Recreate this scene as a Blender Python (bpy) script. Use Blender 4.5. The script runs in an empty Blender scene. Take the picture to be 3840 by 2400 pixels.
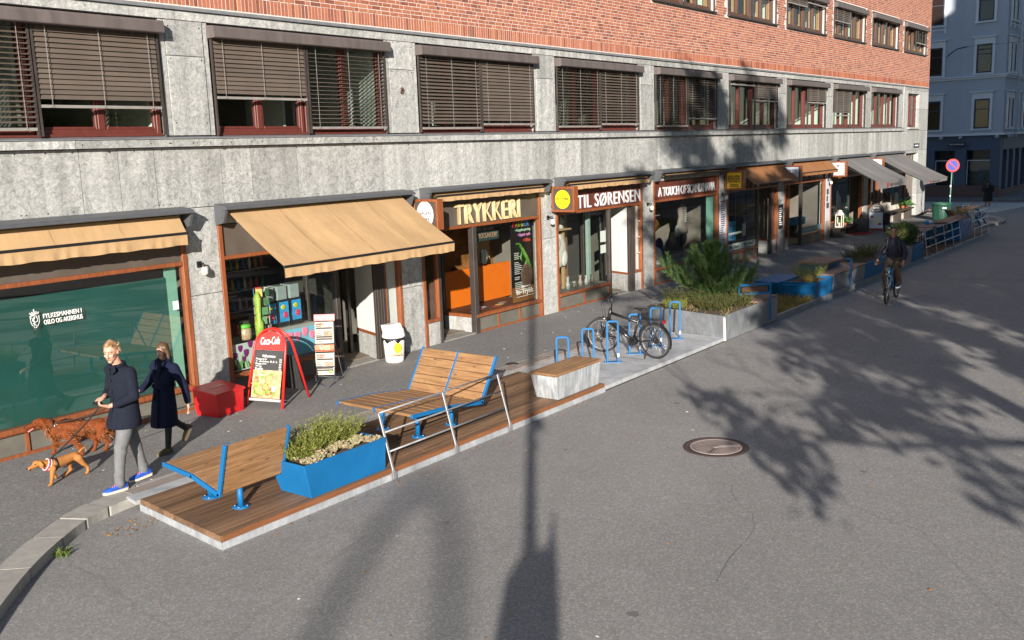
import bpy, bmesh, math, random
from mathutils import Matrix, Vector, Quaternion
R = math.radians
random.seed(7)
C = bpy.context.scene.collection
V = Vector
WM = {}

# ---------------------------------------------------------------- mesh helper
class MB:
    def __init__(s, M=None):
        s.v = []; s.f = []; s.sm = []; s.mi = []; s.M = M
    def add(s, vs, fs, smooth=False, mi=0):
        b = len(s.v)
        for p in vs:
            p = V(p)
            s.v.append(s.M @ p if s.M else p)
        for f in fs:
            s.f.append([b + i for i in f]); s.sm.append(smooth); s.mi.append(mi)
    def hexa(s, p, mi=0):
        s.add(p, [(3, 2, 1, 0), (4, 5, 6, 7), (0, 1, 5, 4), (1, 2, 6, 5), (2, 3, 7, 6), (3, 0, 4, 7)], False, mi)
    def box(s, x0, y0, z0, x1, y1, z1, mi=0):
        s.hexa([(x0, y0, z0), (x1, y0, z0), (x1, y1, z0), (x0, y1, z0), (x0, y0, z1), (x1, y0, z1), (x1, y1, z1), (x0, y1, z1)], mi)
    def quad(s, a, b, c, d, mi=0):
        s.add([a, b, c, d], [(0, 1, 2, 3)], False, mi)
    def prism(s, pts, vec, mi=0, smooth=False):
        n = len(pts); vec = V(vec)
        vs = [V(p) for p in pts] + [V(p) + vec for p in pts]
        fs = [tuple(range(n - 1, -1, -1)), tuple(range(n, 2 * n))]
        s.add(vs, fs, False, mi)
        s.add(vs, [(i, (i + 1) % n, n + (i + 1) % n, n + i) for i in range(n)], smooth, mi)
    def frustum(s, bot, top, mi=0):
        s.hexa(list(bot) + list(top), mi)
    def tube(s, pts, r, n=8, closed=False, caps=True, smooth=True, mi=0, sq=1.0):
        pts = [V(p) for p in pts]; m = len(pts)
        rs = r if isinstance(r, (list, tuple)) else [r] * m
        T = []
        for i in range(m):
            a = pts[(i - 1) % m] if (closed or i > 0) else pts[i]
            b = pts[(i + 1) % m] if (closed or i < m - 1) else pts[i]
            t = (b - a)
            T.append(t.normalized() if t.length > 1e-9 else V((0, 0, 1)))
        up = V((0, 0, 1)) if abs(T[0].z) < .9 else V((1, 0, 0))
        N = (up - T[0] * up.dot(T[0])).normalized()
        vs = []
        for i in range(m):
            N = (N - T[i] * N.dot(T[i])).normalized()
            B = T[i].cross(N)
            for k in range(n):
                a = 2 * math.pi * (k + .5) / n
                vs.append(pts[i] + N * (math.cos(a) * rs[i]) + B * (math.sin(a) * rs[i] * sq))
        fs = []
        for i in range(m if closed else m - 1):
            j = (i + 1) % m
            for k in range(n):
                l = (k + 1) % n
                fs.append((i * n + k, i * n + l, j * n + l, j * n + k))
        s.add(vs, fs, smooth, mi)
        if caps and not closed:
            b = len(s.v) - len(vs)
            s.f.append([b + k for k in range(n - 1, -1, -1)]); s.sm.append(False); s.mi.append(mi)
            s.f.append([b + (m - 1) * n + k for k in range(n)]); s.sm.append(False); s.mi.append(mi)
    def cyl(s, p0, p1, r0, r1=None, n=16, mi=0, smooth=True):
        s.tube([p0, p1], [r0, r0 if r1 is None else r1], n, smooth=smooth, mi=mi)
    def lathe(s, prof, c=(0, 0, 0), n=24, mi=0, smooth=True, sx=1, sy=1):
        c = V(c); vs = []; m = len(prof)
        for (r, z) in prof:
            for k in range(n):
                a = 2 * math.pi * k / n
                vs.append(c + V((math.cos(a) * r * sx, math.sin(a) * r * sy, z)))
        fs = [(i * n + k, i * n + (k + 1) % n, (i + 1) * n + (k + 1) % n, (i + 1) * n + k) for i in range(m - 1) for k in range(n)]
        s.add(vs, fs, smooth, mi)
        b = len(s.v) - len(vs)
        for i, rev in ((0, True), (m - 1, False)):
            if prof[i][0] > 1e-6:
                idx = [b + i * n + k for k in range(n)]
                s.f.append(idx[::-1] if rev else idx); s.sm.append(False); s.mi.append(mi)
    def ell(s, c, r, n=12, M=None, mi=0):
        c = V(c)
        if not isinstance(r, (list, tuple)): r = (r, r, r)
        vs = []; fs = []; h = n // 2
        for i in range(h + 1):
            t = math.pi * i / h
            for k in range(n):
                a = 2 * math.pi * k / n
                q = V((math.sin(t) * math.cos(a) * r[0], math.sin(t) * math.sin(a) * r[1], math.cos(t) * r[2]))
                if M: q = M @ q
                vs.append(c + q)
        for i in range(h):
            for k in range(n):
                l = (k + 1) % n
                fs.append((i * n + k, (i + 1) * n + k, (i + 1) * n + l, i * n + l))
        s.add(vs, fs, True, mi)
    def cap(s, p0, r0, p1, r1, n=12):
        """capsule that tapers from r0 to r1"""
        p0 = V(p0); p1 = V(p1); t = (p1 - p0)
        t = t.normalized() if t.length > 1e-9 else V((0, 0, 1))
        pts = []; rs = []
        for a in (-85, -60, -30): pts.append(p0 + t * (r0 * math.sin(R(a)))); rs.append(r0 * math.cos(R(a)))
        pts.append(p0); rs.append(r0); pts.append((p0 + p1) / 2); rs.append((r0 + r1) / 2); pts.append(p1); rs.append(r1)
        for a in (30, 60, 85): pts.append(p1 + t * (r1 * math.sin(R(a)))); rs.append(r1 * math.cos(R(a)))
        s.tube(pts, rs, n)
    def chain(s, pts, rs, n=12):
        for i in range(len(pts) - 1): s.cap(pts[i], rs[i], pts[i + 1], rs[i + 1], n)
    def mesh(s, name):
        me = bpy.data.meshes.new(name)
        me.from_pydata([tuple(v) for v in s.v], [], s.f)
        me.polygons.foreach_set('use_smooth', s.sm)
        me.polygons.foreach_set('material_index', s.mi)
        return me
    def build(s, name, mats, parent=None, bevel=0, recalc=True, seg=2):
        me = s.mesh(name)
        return link(name, me, mats, parent, bevel, recalc, seg)

def link(name, me, mats, parent=None, bevel=0, recalc=False, seg=2):
    if not isinstance(mats, (list, tuple)): mats = [mats]
    for m in mats: me.materials.append(m)
    if recalc:
        bm = bmesh.new(); bm.from_mesh(me)
        bmesh.ops.recalc_face_normals(bm, faces=bm.faces)
        bm.to_mesh(me); bm.free()
    o = bpy.data.objects.new(name, me); C.objects.link(o)
    if parent is not None:
        W = WM.get(parent.name, Matrix())
        me.transform(W.inverted()); o.parent = parent; WM[o.name] = W
    else:
        n = len(me.vertices)
        xs = [v.co for v in me.vertices]
        b = V((sum(c.x for c in xs) / n, sum(c.y for c in xs) / n, min(c.z for c in xs)))
        me.transform(Matrix.Translation(-b)); o.location = b; WM[o.name] = Matrix.Translation(b)
    if bevel:
        md = o.modifiers.new('bevel', 'BEVEL'); md.width = bevel; md.segments = seg; md.limit_method = 'ANGLE'; md.angle_limit = R(40)
    return o

def tag(o, label=None, cat=None, group=None, kind=None):
    if label: o['label'] = label
    if cat: o['category'] = cat
    if group: o['group'] = group
    if kind: o['kind'] = kind
    return o

def thing(name, label, cat, loc=(0, 0, 0), rz=0, group=None):
    o = bpy.data.objects.new(name, None); C.objects.link(o)
    o.empty_display_size = .1
    o.location = loc; o.rotation_euler = (0, 0, rz)
    WM[o.name] = Matrix.Translation(V(loc)) @ Matrix.Rotation(rz, 4, 'Z')
    return tag(o, label, cat, group)

def move(o, loc, rz=0):
    o.location = loc; o.rotation_euler = (0, 0, rz)

def dup(o, loc=None, rz=None, label=None, group=None, parent=None):
    c = o.copy(); C.objects.link(c)
    if parent is not None: c.parent = parent
    if loc is not None: c.location = loc
    if rz is not None: c.rotation_euler = (0, 0, rz)
    if label: c['label'] = label
    if group: c['group'] = group
    for ch in list(o.children): dup(ch, parent=c)
    return c

def face_mat(x, y, z, nrm):
    """place flat lettering: nrm = facing direction ('-y', '-x', 'up' or a horizontal Vector)"""
    if nrm == '-y': n = V((0, -1, 0))
    elif nrm == '-x': n = V((-1, 0, 0))
    else: n = V(nrm).normalized()
    up = V((0, 0, 1)); up = (up - n * n.dot(up)).normalized()
    r = up.cross(n)
    M = Matrix((r, up, n)).transposed().to_4x4()
    M.translation = V((x, y, z))
    return M

def text_mesh(body, w, h, extrude=.004, bold=0.0, spacing=1.0, shear=0, align='CENTER'):
    cu = bpy.data.curves.new('txt', 'FONT'); cu.body = body
    cu.size = 1; cu.extrude = 0.02; cu.offset = bold; cu.space_character = spacing; cu.shear = shear; cu.resolution_u = 3
    cu.align_x = align
    ob = bpy.data.objects.new('txt', cu); C.objects.link(ob)
    dg = bpy.context.evaluated_depsgraph_get(); dg.update()
    me = bpy.data.meshes.new_from_object(ob.evaluated_get(dg))
    bpy.data.objects.remove(ob); bpy.data.curves.remove(cu)
    xs = [v.co.x for v in me.vertices]; ys = [v.co.y for v in me.vertices]
    x0, x1, y0, y1 = min(xs), max(xs), min(ys), max(ys)
    for v in me.vertices:
        v.co = V(((v.co.x - (x0 + x1) / 2) / (x1 - x0) * w, (v.co.y - (y0 + y1) / 2) / (y1 - y0) * h, v.co.z / .02 * extrude))
    return me

def text(name, body, w, h, M, mat, parent=None, extrude=.003, bold=0.0, spacing=1.0, shear=0):
    me = text_mesh(body, w, h, extrude, bold, spacing, shear)
    me.transform(M)
    return link(name, me, mat, parent)

def evaluated(o):
    dg = bpy.context.evaluated_depsgraph_get(); dg.update()
    return bpy.data.meshes.new_from_object(o.evaluated_get(dg))

def blob(mb, name, mat, parent, voxel=.01, it=5, fac=.5, dec=None):
    """fuse overlapping closed pieces into one continuous smooth surface"""
    me = mb.mesh(name); o = bpy.data.objects.new('tmp', me); C.objects.link(o)
    md = o.modifiers.new('r', 'REMESH'); md.mode = 'VOXEL'; md.voxel_size = voxel
    if it:
        sm = o.modifiers.new('s', 'SMOOTH'); sm.factor = fac; sm.iterations = it
    m2 = evaluated(o); bpy.data.objects.remove(o)
    m2.polygons.foreach_set('use_smooth', [True] * len(m2.polygons))
    m2.materials.clear()
    return link(name, m2, mat, parent)

# ---------------------------------------------------------------- materials
def nmat(name):
    m = bpy.data.materials.new(name); m.use_nodes = True
    nt = m.node_tree; b = nt.nodes['Principled BSDF']
    return m, nt, b
def N(nt, t, **kw):
    n = nt.nodes.new(t)
    for k, v in kw.items():
        if k in n.inputs.keys(): n.inputs[k].default_value = v
        else: setattr(n, k, v)
    return n
def L(nt, a, b): nt.links.new(a, b)
def noise(nt, scale, detail=4, rough=.55, dist=0, vec=None):
    n = N(nt, 'ShaderNodeTexNoise'); n.inputs['Scale'].default_value = scale; n.inputs['Detail'].default_value = detail
    n.inputs['Roughness'].default_value = rough; n.inputs['Distortion'].default_value = dist
    if vec is not None: L(nt, vec, n.inputs['Vector'])
    return n.outputs['Fac']
def coords(nt, scale=(1, 1, 1), island=0):
    tc = N(nt, 'ShaderNodeTexCoord'); mp = N(nt, 'ShaderNodeMapping'); mp.inputs['Scale'].default_value = scale
    out = tc.outputs['Object']
    if island:
        g = N(nt, 'ShaderNodeNewGeometry'); ml = N(nt, 'ShaderNodeMath', operation='MULTIPLY'); ml.inputs[1].default_value = island
        L(nt, g.outputs['Random Per Island'], ml.inputs[0])
        ad = N(nt, 'ShaderNodeVectorMath', operation='ADD'); L(nt, out, ad.inputs[0]); L(nt, ml.outputs[0], ad.inputs[1]); out = ad.outputs[0]
    L(nt, out, mp.inputs['Vector'])
    return mp.outputs['Vector']
def ramp(nt, fac, stops, interp='LINEAR'):
    r = N(nt, 'ShaderNodeValToRGB'); r.color_ramp.interpolation = interp
    e = r.color_ramp.elements
    while len(e) < len(stops): e.new(.5)
    for i, (p, c) in enumerate(stops):
        e[i].position = p; e[i].color = (c, c, c, 1) if isinstance(c, (int, float)) else (*c, 1)
    L(nt, fac, r.inputs['Fac'])
    return r.outputs['Color']
def mixc(nt, fac, a, b, mode='MIX'):
    m = N(nt, 'ShaderNodeMix', data_type='RGBA', blend_type=mode)
    for s, v in ((m.inputs['Factor'], fac), (m.inputs['A'], a), (m.inputs['B'], b)):
        if isinstance(v, (int, float)): s.default_value = v
        elif isinstance(v, (tuple, list)): s.default_value = (*v, 1)
        else: L(nt, v, s)
    return m.outputs['Result']
def math_(nt, op, a, b=None):
    m = N(nt, 'ShaderNodeMath', operation=op)
    for i, v in ((0, a), (1, b)):
        if v is None: continue
        if isinstance(v, (int, float)): m.inputs[i].default_value = v
        else: L(nt, v, m.inputs[i])
    return m.outputs[0]
def bump(nt, b, h, strength=.3, dist=.01):
    n = N(nt, 'ShaderNodeBump'); n.inputs['Strength'].default_value = strength; n.inputs['Distance'].default_value = dist
    L(nt, h, n.inputs['Height']); L(nt, n.outputs['Normal'], b.inputs['Normal'])
def hsv(nt, col, value=None, sat=1.0):
    h = N(nt, 'ShaderNodeHueSaturation'); h.inputs['Saturation'].default_value = sat
    if isinstance(col, (tuple, list)): h.inputs['Color'].default_value = (*col, 1)
    else: L(nt, col, h.inputs['Color'])
    if value is not None: L(nt, value, h.inputs['Value'])
    return h.outputs['Color']
_cache = {}
def M_(name, col, rough=.6, metal=0., var=.15, vs=4., bmp=0., bs=60., island=0., spec=.5, coat=0., stretch=(1, 1, 1), emit=0, sheen=0):
    if name in _cache: return _cache[name]
    m, nt, b = nmat(name)
    vec = coords(nt, stretch)
    n1 = noise(nt, vs, 5, .6, .3, vec)
    val = math_(nt, 'ADD', math_(nt, 'MULTIPLY', math_(nt, 'SUBTRACT', n1, .5), 3 * var), 1.0)
    if island:
        g = N(nt, 'ShaderNodeNewGeometry')
        val = math_(nt, 'ADD', val, math_(nt, 'MULTIPLY', math_(nt, 'SUBTRACT', g.outputs['Random Per Island'], .5), 2 * island))
    L(nt, hsv(nt, col, val), b.inputs['Base Color'])
    rr = math_(nt, 'ADD', math_(nt, 'MULTIPLY', math_(nt, 'SUBTRACT', n1, .5), .25), rough)
    L(nt, rr, b.inputs['Roughness'])
    b.inputs['Metallic'].default_value = metal; b.inputs['Specular IOR Level'].default_value = spec; b.inputs['Coat Weight'].default_value = coat
    if sheen: b.inputs['Sheen Weight'].default_value = sheen
    if bmp: bump(nt, b, noise(nt, bs, 3, .6, 0, vec), bmp, .01)
    if emit:
        b.inputs['Emission Color'].default_value = (*col, 1); b.inputs['Emission Strength'].default_value = emit
    _cache[name] = m
    return m

def stone_mat():
    m, nt, b = nmat('serpentine_stone')
    v = coords(nt, (1, 1, 1), 37)
    w = noise(nt, 1.3, 3, .5, 0, v)
    vv = N(nt, 'ShaderNodeVectorMath', operation='ADD'); L(nt, v, vv.inputs[0])
    sc = math_(nt, 'MULTIPLY', w, .9); L(nt, sc, vv.inputs[1])
    a = noise(nt, 10.5, 10, .74, 1.0, vv.outputs[0])
    c = ramp(nt, a, [(.22, (.11, .115, .108)), (.40, (.28, .295, .285)), (.50, (.42, .43, .415)), (.60, (.53, .535, .515)), (.80, (.66, .66, .63))])
    big = noise(nt, .8, 3, .5, .5, v)
    c = mixc(nt, math_(nt, 'MULTIPLY', ramp(nt, big, [(.3, 0), (.7, 1)]), .45), c, (.36, .37, .36), 'MIX')
    tc = N(nt, 'ShaderNodeTexCoord'); mp = N(nt, 'ShaderNodeMapping'); mp.inputs['Scale'].default_value = (3.2, 3, .25); L(nt, tc.outputs['Object'], mp.inputs['Vector'])
    st = noise(nt, 1.6, 5, .6, .2, mp.outputs[0])
    c = mixc(nt, 1.0, c, ramp(nt, st, [(.33, .72), (.60, 1.0)]), 'MULTIPLY')
    fn_ = noise(nt, 34, 6, .7, .6, v)
    c = mixc(nt, 1.0, c, ramp(nt, fn_, [(.30, .62), (.62, 1.06)]), 'MULTIPLY')
    g = N(nt, 'ShaderNodeNewGeometry')
    val = math_(nt, 'ADD', math_(nt, 'MULTIPLY', g.outputs['Random Per Island'], .30), .84)
    L(nt, hsv(nt, c, val, .9), b.inputs['Base Color'])
    b.inputs['Roughness'].default_value = .62
    bump(nt, b, a, .25, .006)
    return m
def brick_mat():
    m, nt, b = nmat('red_brick')
    g = N(nt, 'ShaderNodeNewGeometry'); rnd = g.outputs['Random Per Island']
    c = ramp(nt, rnd, [(0, (.19, .060, .036)), (.2, (.29, .098, .055)), (.5, (.36, .132, .075)), (.8, (.33, .112, .062)), (.93, (.42, .18, .09)), (1, (.14, .05, .04))])
    v = coords(nt, (1, 1, 1), 9)
    n1 = noise(nt, 30, 6, .7, .4, v)
    c = mixc(nt, 1.0, c, ramp(nt, n1, [(.3, .72), (.6, 1.08)]), 'MULTIPLY')
    L(nt, c, b.inputs['Base Color']); b.inputs['Roughness'].default_value = .85
    bump(nt, b, n1, .5, .004)
    return m
def wood_mat(name, axis, c0, c1, c2, rough=.65, isl=.28, knots=True):
    m, nt, b = nmat(name)
    s = [14, 14, 14]; s['xyz'.index(axis)] = .9
    v = coords(nt, tuple(s), 23)
    gr = noise(nt, 1.6, 8, .7, .8, v)
    c = ramp(nt, gr, [(.28, c0), (.5, c1), (.74, c2)])
    if knots:
        s2 = [11, 11, 11]; s2['xyz'.index(axis)] = 3.2
        vo = N(nt, 'ShaderNodeTexVoronoi', feature='F1'); vo.inputs['Scale'].default_value = 1.0
        L(nt, coords(nt, tuple(s2), 23), vo.inputs['Vector'])
        k = ramp(nt, vo.outputs['Distance'], [(.05, .35), (.16, 1.0)])
        c = mixc(nt, 1, c, k, 'MULTIPLY')
    g = N(nt, 'ShaderNodeNewGeometry')
    val = math_(nt, 'ADD', math_(nt, 'MULTIPLY', g.outputs['Random Per Island'], 2 * isl), 1 - isl)
    wn = noise(nt, 1.3, 3, .5, .3, coords(nt))
    val = math_(nt, 'MULTIPLY', val, math_(nt, 'ADD', math_(nt, 'MULTIPLY', wn, .5), .75))
    L(nt, hsv(nt, c, val), b.inputs['Base Color'])
    b.inputs['Roughness'].default_value = rough
    bump(nt, b, gr, .3, .004)
    return m
def asphalt_mat(name, base, speck=1.0, patch=.2, warm=(1, .965, .93)):
    m, nt, b = nmat(name)
    v = coords(nt)
    fine = noise(nt, 75, 3, .75, 0, v)
    vo = N(nt, 'ShaderNodeTexVoronoi', feature='F1'); vo.inputs['Scale'].default_value = 55; L(nt, v, vo.inputs['Vector'])
    stone = ramp(nt, N_sep(nt, vo.outputs['Color']), [(.0, .62), (.55, .92), (.85, 1.25), (1, 1.75)])
    big = noise(nt, .35, 5, .6, .6, v); mid = noise(nt, 2.3, 5, .65, .4, v)
    val = math_(nt, 'ADD', math_(nt, 'MULTIPLY', math_(nt, 'SUBTRACT', big, .5), 2.2 * patch), 1.0)
    val = math_(nt, 'MULTIPLY', val, math_(nt, 'ADD', math_(nt, 'MULTIPLY', math_(nt, 'SUBTRACT', mid, .5), 1.3 * patch), 1.0))
    val = math_(nt, 'MULTIPLY', val, math_(nt, 'ADD', math_(nt, 'MULTIPLY', math_(nt, 'SUBTRACT', fine, .5), 1.5 * speck), 1.0))
    mp = N(nt, 'ShaderNodeMapping'); mp.inputs['Scale'].default_value = (.05, .8, 1); L(nt, v, mp.inputs['Vector'])
    tr = noise(nt, 1.0, 3, .5, .2, mp.outputs[0])
    val = math_(nt, 'MULTIPLY', val, math_(nt, 'ADD', math_(nt, 'MULTIPLY', math_(nt, 'SUBTRACT', tr, .5), .6 * patch), 1.0))
    # hairline cracks and old seams
    vc = N(nt, 'ShaderNodeTexVoronoi', feature='DISTANCE_TO_EDGE'); vc.inputs['Scale'].default_value = .16
    dv = N(nt, 'ShaderNodeVectorMath', operation='ADD'); L(nt, v, dv.inputs[0]); L(nt, math_(nt, 'MULTIPLY', noise(nt, 1.4, 6, .6, 0, v), 1.1), dv.inputs[1])
    L(nt, dv.outputs[0], vc.inputs['Vector'])
    cr = ramp(nt, vc.outputs['Distance'], [(.0, .72), (.0035, 1.0)])
    c = mixc(nt, .8 * speck, tuple(base * w for w in warm), stone, 'MULTIPLY')
    c = mixc(nt, .5, c, cr, 'MULTIPLY')
    L(nt, hsv(nt, c, val), b.inputs['Base Color'])
    b.inputs['Roughness'].default_value = .88; b.inputs['Specular IOR Level'].default_value = .35
    bump(nt, b, fine, .6, .008)
    return m
def N_sep(nt, col):
    s = N(nt, 'ShaderNodeSeparateColor'); L(nt, col, s.inputs[0]); return s.outputs[0]
def galv_mat(name='galvanised_steel', base=.50, metal=.35, tint=(.93, .98, 1.04), streak=.35):
    m, nt, b = nmat(name)
    v = coords(nt, (1, 1, 1), 5)
    sp = N(nt, 'ShaderNodeTexVoronoi', feature='F1'); sp.inputs['Scale'].default_value = 24; L(nt, v, sp.inputs['Vector'])
    n1 = noise(nt, 2.5, 6, .65, .8, v)
    st = noise(nt, 2.0, 5, .6, .1, coords(nt, (9, 9, .6), 5))
    c = ramp(nt, n1, [(.3, tuple(base * .72 * t for t in tint)), (.7, tuple(base * 1.15 * t for t in tint))])
    c = mixc(nt, .18, c, ramp(nt, N_sep(nt, sp.outputs['Color']), [(0, .78), (1, 1.15)]), 'MULTIPLY')
    c = mixc(nt, streak, c, ramp(nt, st, [(.35, .55), (.6, 1.1)]), 'MULTIPLY')
    L(nt, c, b.inputs['Base Color']); b.inputs['Metallic'].default_value = metal
    L(nt, ramp(nt, n1, [(.3, .38), (.7, .6)]), b.inputs['Roughness'])
    return m
def glass_mat(name='window_glass', tint=(.86, .90, .88), boost=.03):
    m, nt, b = nmat(name); nt.nodes.remove(b)
    out = nt.nodes['Material Output']
    tr = N(nt, 'ShaderNodeBsdfTransparent'); tr.inputs['Color'].default_value = (*tint, 1)
    gl = N(nt, 'ShaderNodeBsdfGlossy'); gl.inputs['Roughness'].default_value = .0
    ge = N(nt, 'ShaderNodeNewGeometry'); dt = N(nt, 'ShaderNodeVectorMath', operation='DOT_PRODUCT'); L(nt, ge.outputs['Incoming'], dt.inputs[0]); L(nt, ge.outputs['Normal'], dt.inputs[1])
    om = math_(nt, 'SUBTRACT', 1.0, math_(nt, 'ABSOLUTE', dt.outputs['Value']))
    f = math_(nt, 'ADD', math_(nt, 'MULTIPLY', math_(nt, 'POWER', om, 4.0), .85), .05 + boost)
    mx = N(nt, 'ShaderNodeMixShader'); L(nt, f, mx.inputs[0]); L(nt, tr.outputs[0], mx.inputs[1]); L(nt, gl.outputs[0], mx.inputs[2])
    v = coords(nt); bp = N(nt, 'ShaderNodeBump'); bp.inputs['Strength'].default_value = .02; bp.inputs['Distance'].default_value = .02
    L(nt, noise(nt, 1.2, 2, .5, 0, v), bp.inputs['Height']); L(nt, bp.outputs[0], gl.inputs['Normal'])
    L(nt, mx.outputs[0], out.inputs['Surface'])
    return m
def leaf_mat(name, c0, c1, c2, rough=.6, trans=.0):
    m, nt, b = nmat(name)
    g = N(nt, 'ShaderNodeNewGeometry')
    L(nt, ramp(nt, g.outputs['Random Per Island'], [(0, c0), (.5, c1), (1, c2)]), b.inputs['Base Color'])
    b.inputs['Roughness'].default_value = rough; b.inputs['Specular IOR Level'].default_value = .25
    if trans:
        t = N(nt, 'ShaderNodeBsdfTranslucent'); t.inputs['Color'].default_value = (*[min(1, x * 1.4) for x in c1], 1)
        mx = N(nt, 'ShaderNodeMixShader'); mx.inputs[0].default_value = trans
        L(nt, b.outputs[0], mx.inputs[1]); L(nt, t.outputs[0], mx.inputs[2]); L(nt, mx.outputs[0], nt.nodes['Material Output'].inputs['Surface'])
    return m
def fabric_mat(name, col, stain=.3):
    m, nt, b = nmat(name)
    v = coords(nt, (1, 1, 1))
    n1 = noise(nt, 1.3, 6, .62, .7, v)
    st = noise(nt, 1.4, 5, .6, .3, coords(nt, (2.2, .8, .8)))
    c = mixc(nt, ramp(nt, n1, [(.35, 0), (.75, stain)]), col, tuple(x * .55 for x in col))
    c = mixc(nt, ramp(nt, st, [(.45, 0), (.8, stain)]), c, tuple(x * .62 for x in col))
    L(nt, c, b.inputs['Base Color']); b.inputs['Roughness'].default_value = .85; b.inputs['Specular IOR Level'].default_value = .2
    t = N(nt, 'ShaderNodeBsdfTranslucent'); L(nt, c, t.inputs['Color'])
    mx = N(nt, 'ShaderNodeMixShader'); mx.inputs[0].default_value = .18
    L(nt, b.outputs[0], mx.inputs[1]); L(nt, t.outputs[0], mx.inputs[2]); L(nt, mx.outputs[0], nt.nodes['Material Output'].inputs['Surface'])
    bump(nt, b, noise(nt, 2.2, 3, .5, .3, coords(nt, (2.5, 1, 1))), .35, .03)
    return m

STONE = stone_mat(); BRICK = brick_mat()
MORTAR = M_('mortar', (.58, .52, .48), .9, var=.12, vs=9)
ROAD = asphalt_mat('road_asphalt', .218, .62, .17, (1, .98, .955))
PAVE = asphalt_mat('pavement_asphalt', .185, .7, .22, (1, .98, .955))
KERB = M_('granite', (.31, .295, .27), .85, var=.25, vs=7, bmp=.5, bs=90, island=.12)
FLASH = M_('zinc_flashing', (.10, .105, .115), .5, .3, var=.2, vs=3, stretch=(2, 2, .4))
BOXM = M_('anodised_blind_box', (.125, .105, .10), .55, .2, var=.3, vs=2.2, stretch=(3, 3, .5))
SLAT = M_('blind_slat', (.115, .092, .075), .5, .1, var=.12, vs=2, island=.08)
SLATRAIL = M_('blind_rail', (.36, .34, .32), .45, .4)
FRAME = M_('dark_red_window_timber', (.105, .026, .020), .45, var=.2, vs=5, stretch=(3, 3, .6))
WOODF = M_('varnished_shopfront_timber', (.215, .066, .024), .42, var=.45, vs=4, stretch=(5, 5, .8), coat=.15)
DARKM = M_('dark_bronze_metal', (.06, .050, .046), .5, .3, var=.3, vs=3)
SIGNB = M_('dark_fascia', (.085, .07, .058), .6, var=.35, vs=1.6, stretch=(1, 1, .6))
RISER = M_('stall_riser', (.13, .125, .105), .6, .1, var=.25, vs=3, bmp=.2, bs=120)
GLASS = glass_mat()
WHITE = M_('white_paint', (.75, .75, .73), .55, var=.05)
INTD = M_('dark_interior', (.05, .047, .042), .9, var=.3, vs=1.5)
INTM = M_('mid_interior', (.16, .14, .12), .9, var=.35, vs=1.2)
MINT = M_('mint_interior_wall', (.52, .62, .56), .8, var=.06)
INTF = M_('interior_floor', (.16, .13, .10), .6, var=.2)
GALV = galv_mat(); GALVP = galv_mat('galvanised_plate', .50, .3, (.95, .99, 1.03), .0)
GALVD = galv_mat('galvanised_planter', .31, .4, (.92, .98, 1.05), .3)
BLUE = M_('blue_powder_coat', (.005, .112, .29), .5, var=.2, vs=2.2, spec=.35)
BLUEG = M_('blue_glass_panel', (.006, .13, .34), .12, var=.08, vs=1.2)
DECKW = wood_mat('decking_timber', 'x', (.075, .040, .022), (.145, .082, .044), (.22, .135, .078), .65, .38, False)
DECKE = M_('deck_edge_timber', (.19, .075, .03), .55, var=.3, vs=4, stretch=(.6, 6, 6))
BENCHX = wood_mat('bench_timber_x', 'x', (.10, .050, .022), (.20, .108, .048), (.30, .175, .085), .55, .2)
BENCHY = wood_mat('bench_timber_y', 'y', (.11, .055, .024), (.22, .118, .052), (.33, .195, .095), .55, .2)
AWN = fabric_mat('tan_awning_cloth', (.54, .355, .185), .34)
AWNB = fabric_mat('brown_awning_cloth', (.34, .16, .07), .3)
AWNG = fabric_mat('grey_awning_cloth', (.20, .195, .195), .25)
BLACK = M_('black_metal', (.018, .018, .02), .4, .2)
RUBBER = M_('rubber', (.02, .02, .02), .8)
STEEL = M_('bright_steel', (.55, .55, .55), .3, .9)
RED = M_('red_enamel', (.46, .010, .014), .35, var=.08, spec=.5)
SOIL = M_('soil', (.07, .05, .035), .95, var=.4, vs=9, bmp=.6, bs=40)
# ================================================================ the setting
def struct(o): o['kind'] = 'structure'; return o
Zr = -.12
b = MB(); b.quad((-60, -60, Zr), (140, -60, Zr), (140, 60, Zr), (-60, 60, Zr))
struct(b.build('road', ROAD, recalc=False))

outer = [(-3.2, -9.0), (-1.9, -7.0), (-1.0, -5.55), (-.14, -4.57), (.54, -3.87), (1.17, -3.38), (1.57, -3.12), (1.93, -2.99), (2.5, -2.92), (4.5, -2.92), (9.9, -2.95), (15.2, -3.0), (25, -3.0), (36, -3.0), (40, -3.05),
         (42.0, -3.5), (43.6, -4.4), (45.6, -4.85), (47.6, -4.55), (49.1, -3.6), (50.2, -2.0), (50.7, 0.0), (50.75, 14)]
def offset_in(pts, d):
    out = []
    for i, p in enumerate(pts):
        a = V(pts[max(0, i - 1)]); c = V(pts[min(len(pts) - 1, i + 1)]); t = (c - a).normalized()
        out.append((p[0] - t.y * d, p[1] + t.x * d))
    return out
def resample(pts, step):
    out = [V(pts[0])]; 
    for i in range(len(pts) - 1):
        a, c = V(pts[i]), V(pts[i + 1]); n = max(1, int((c - a).length / step))
        for k in range(1, n + 1): out.append(a.lerp(c, k / n))
    return [tuple(p) for p in out]
def smooth_poly(pts, it=2):
    for _ in range(it):
        q = [pts[0]]
        for i in range(len(pts) - 1):
            a, c = V(pts[i]), V(pts[i + 1]); q += [tuple(a * .75 + c * .25), tuple(a * .25 + c * .75)]
        pts = q + [pts[-1]]
    return pts
outer_s = smooth_poly(outer)
inner_s = offset_in(outer_s, .36)
b = MB()
pv = [(x, y) for x, y in inner_s] + [(50.4, 14), (-8, 14), (-8, -9)]
b.prism([(x, y, -.30) for x, y in pv], (0, 0, .30))
struct(b.build('pavement', PAVE))
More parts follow.
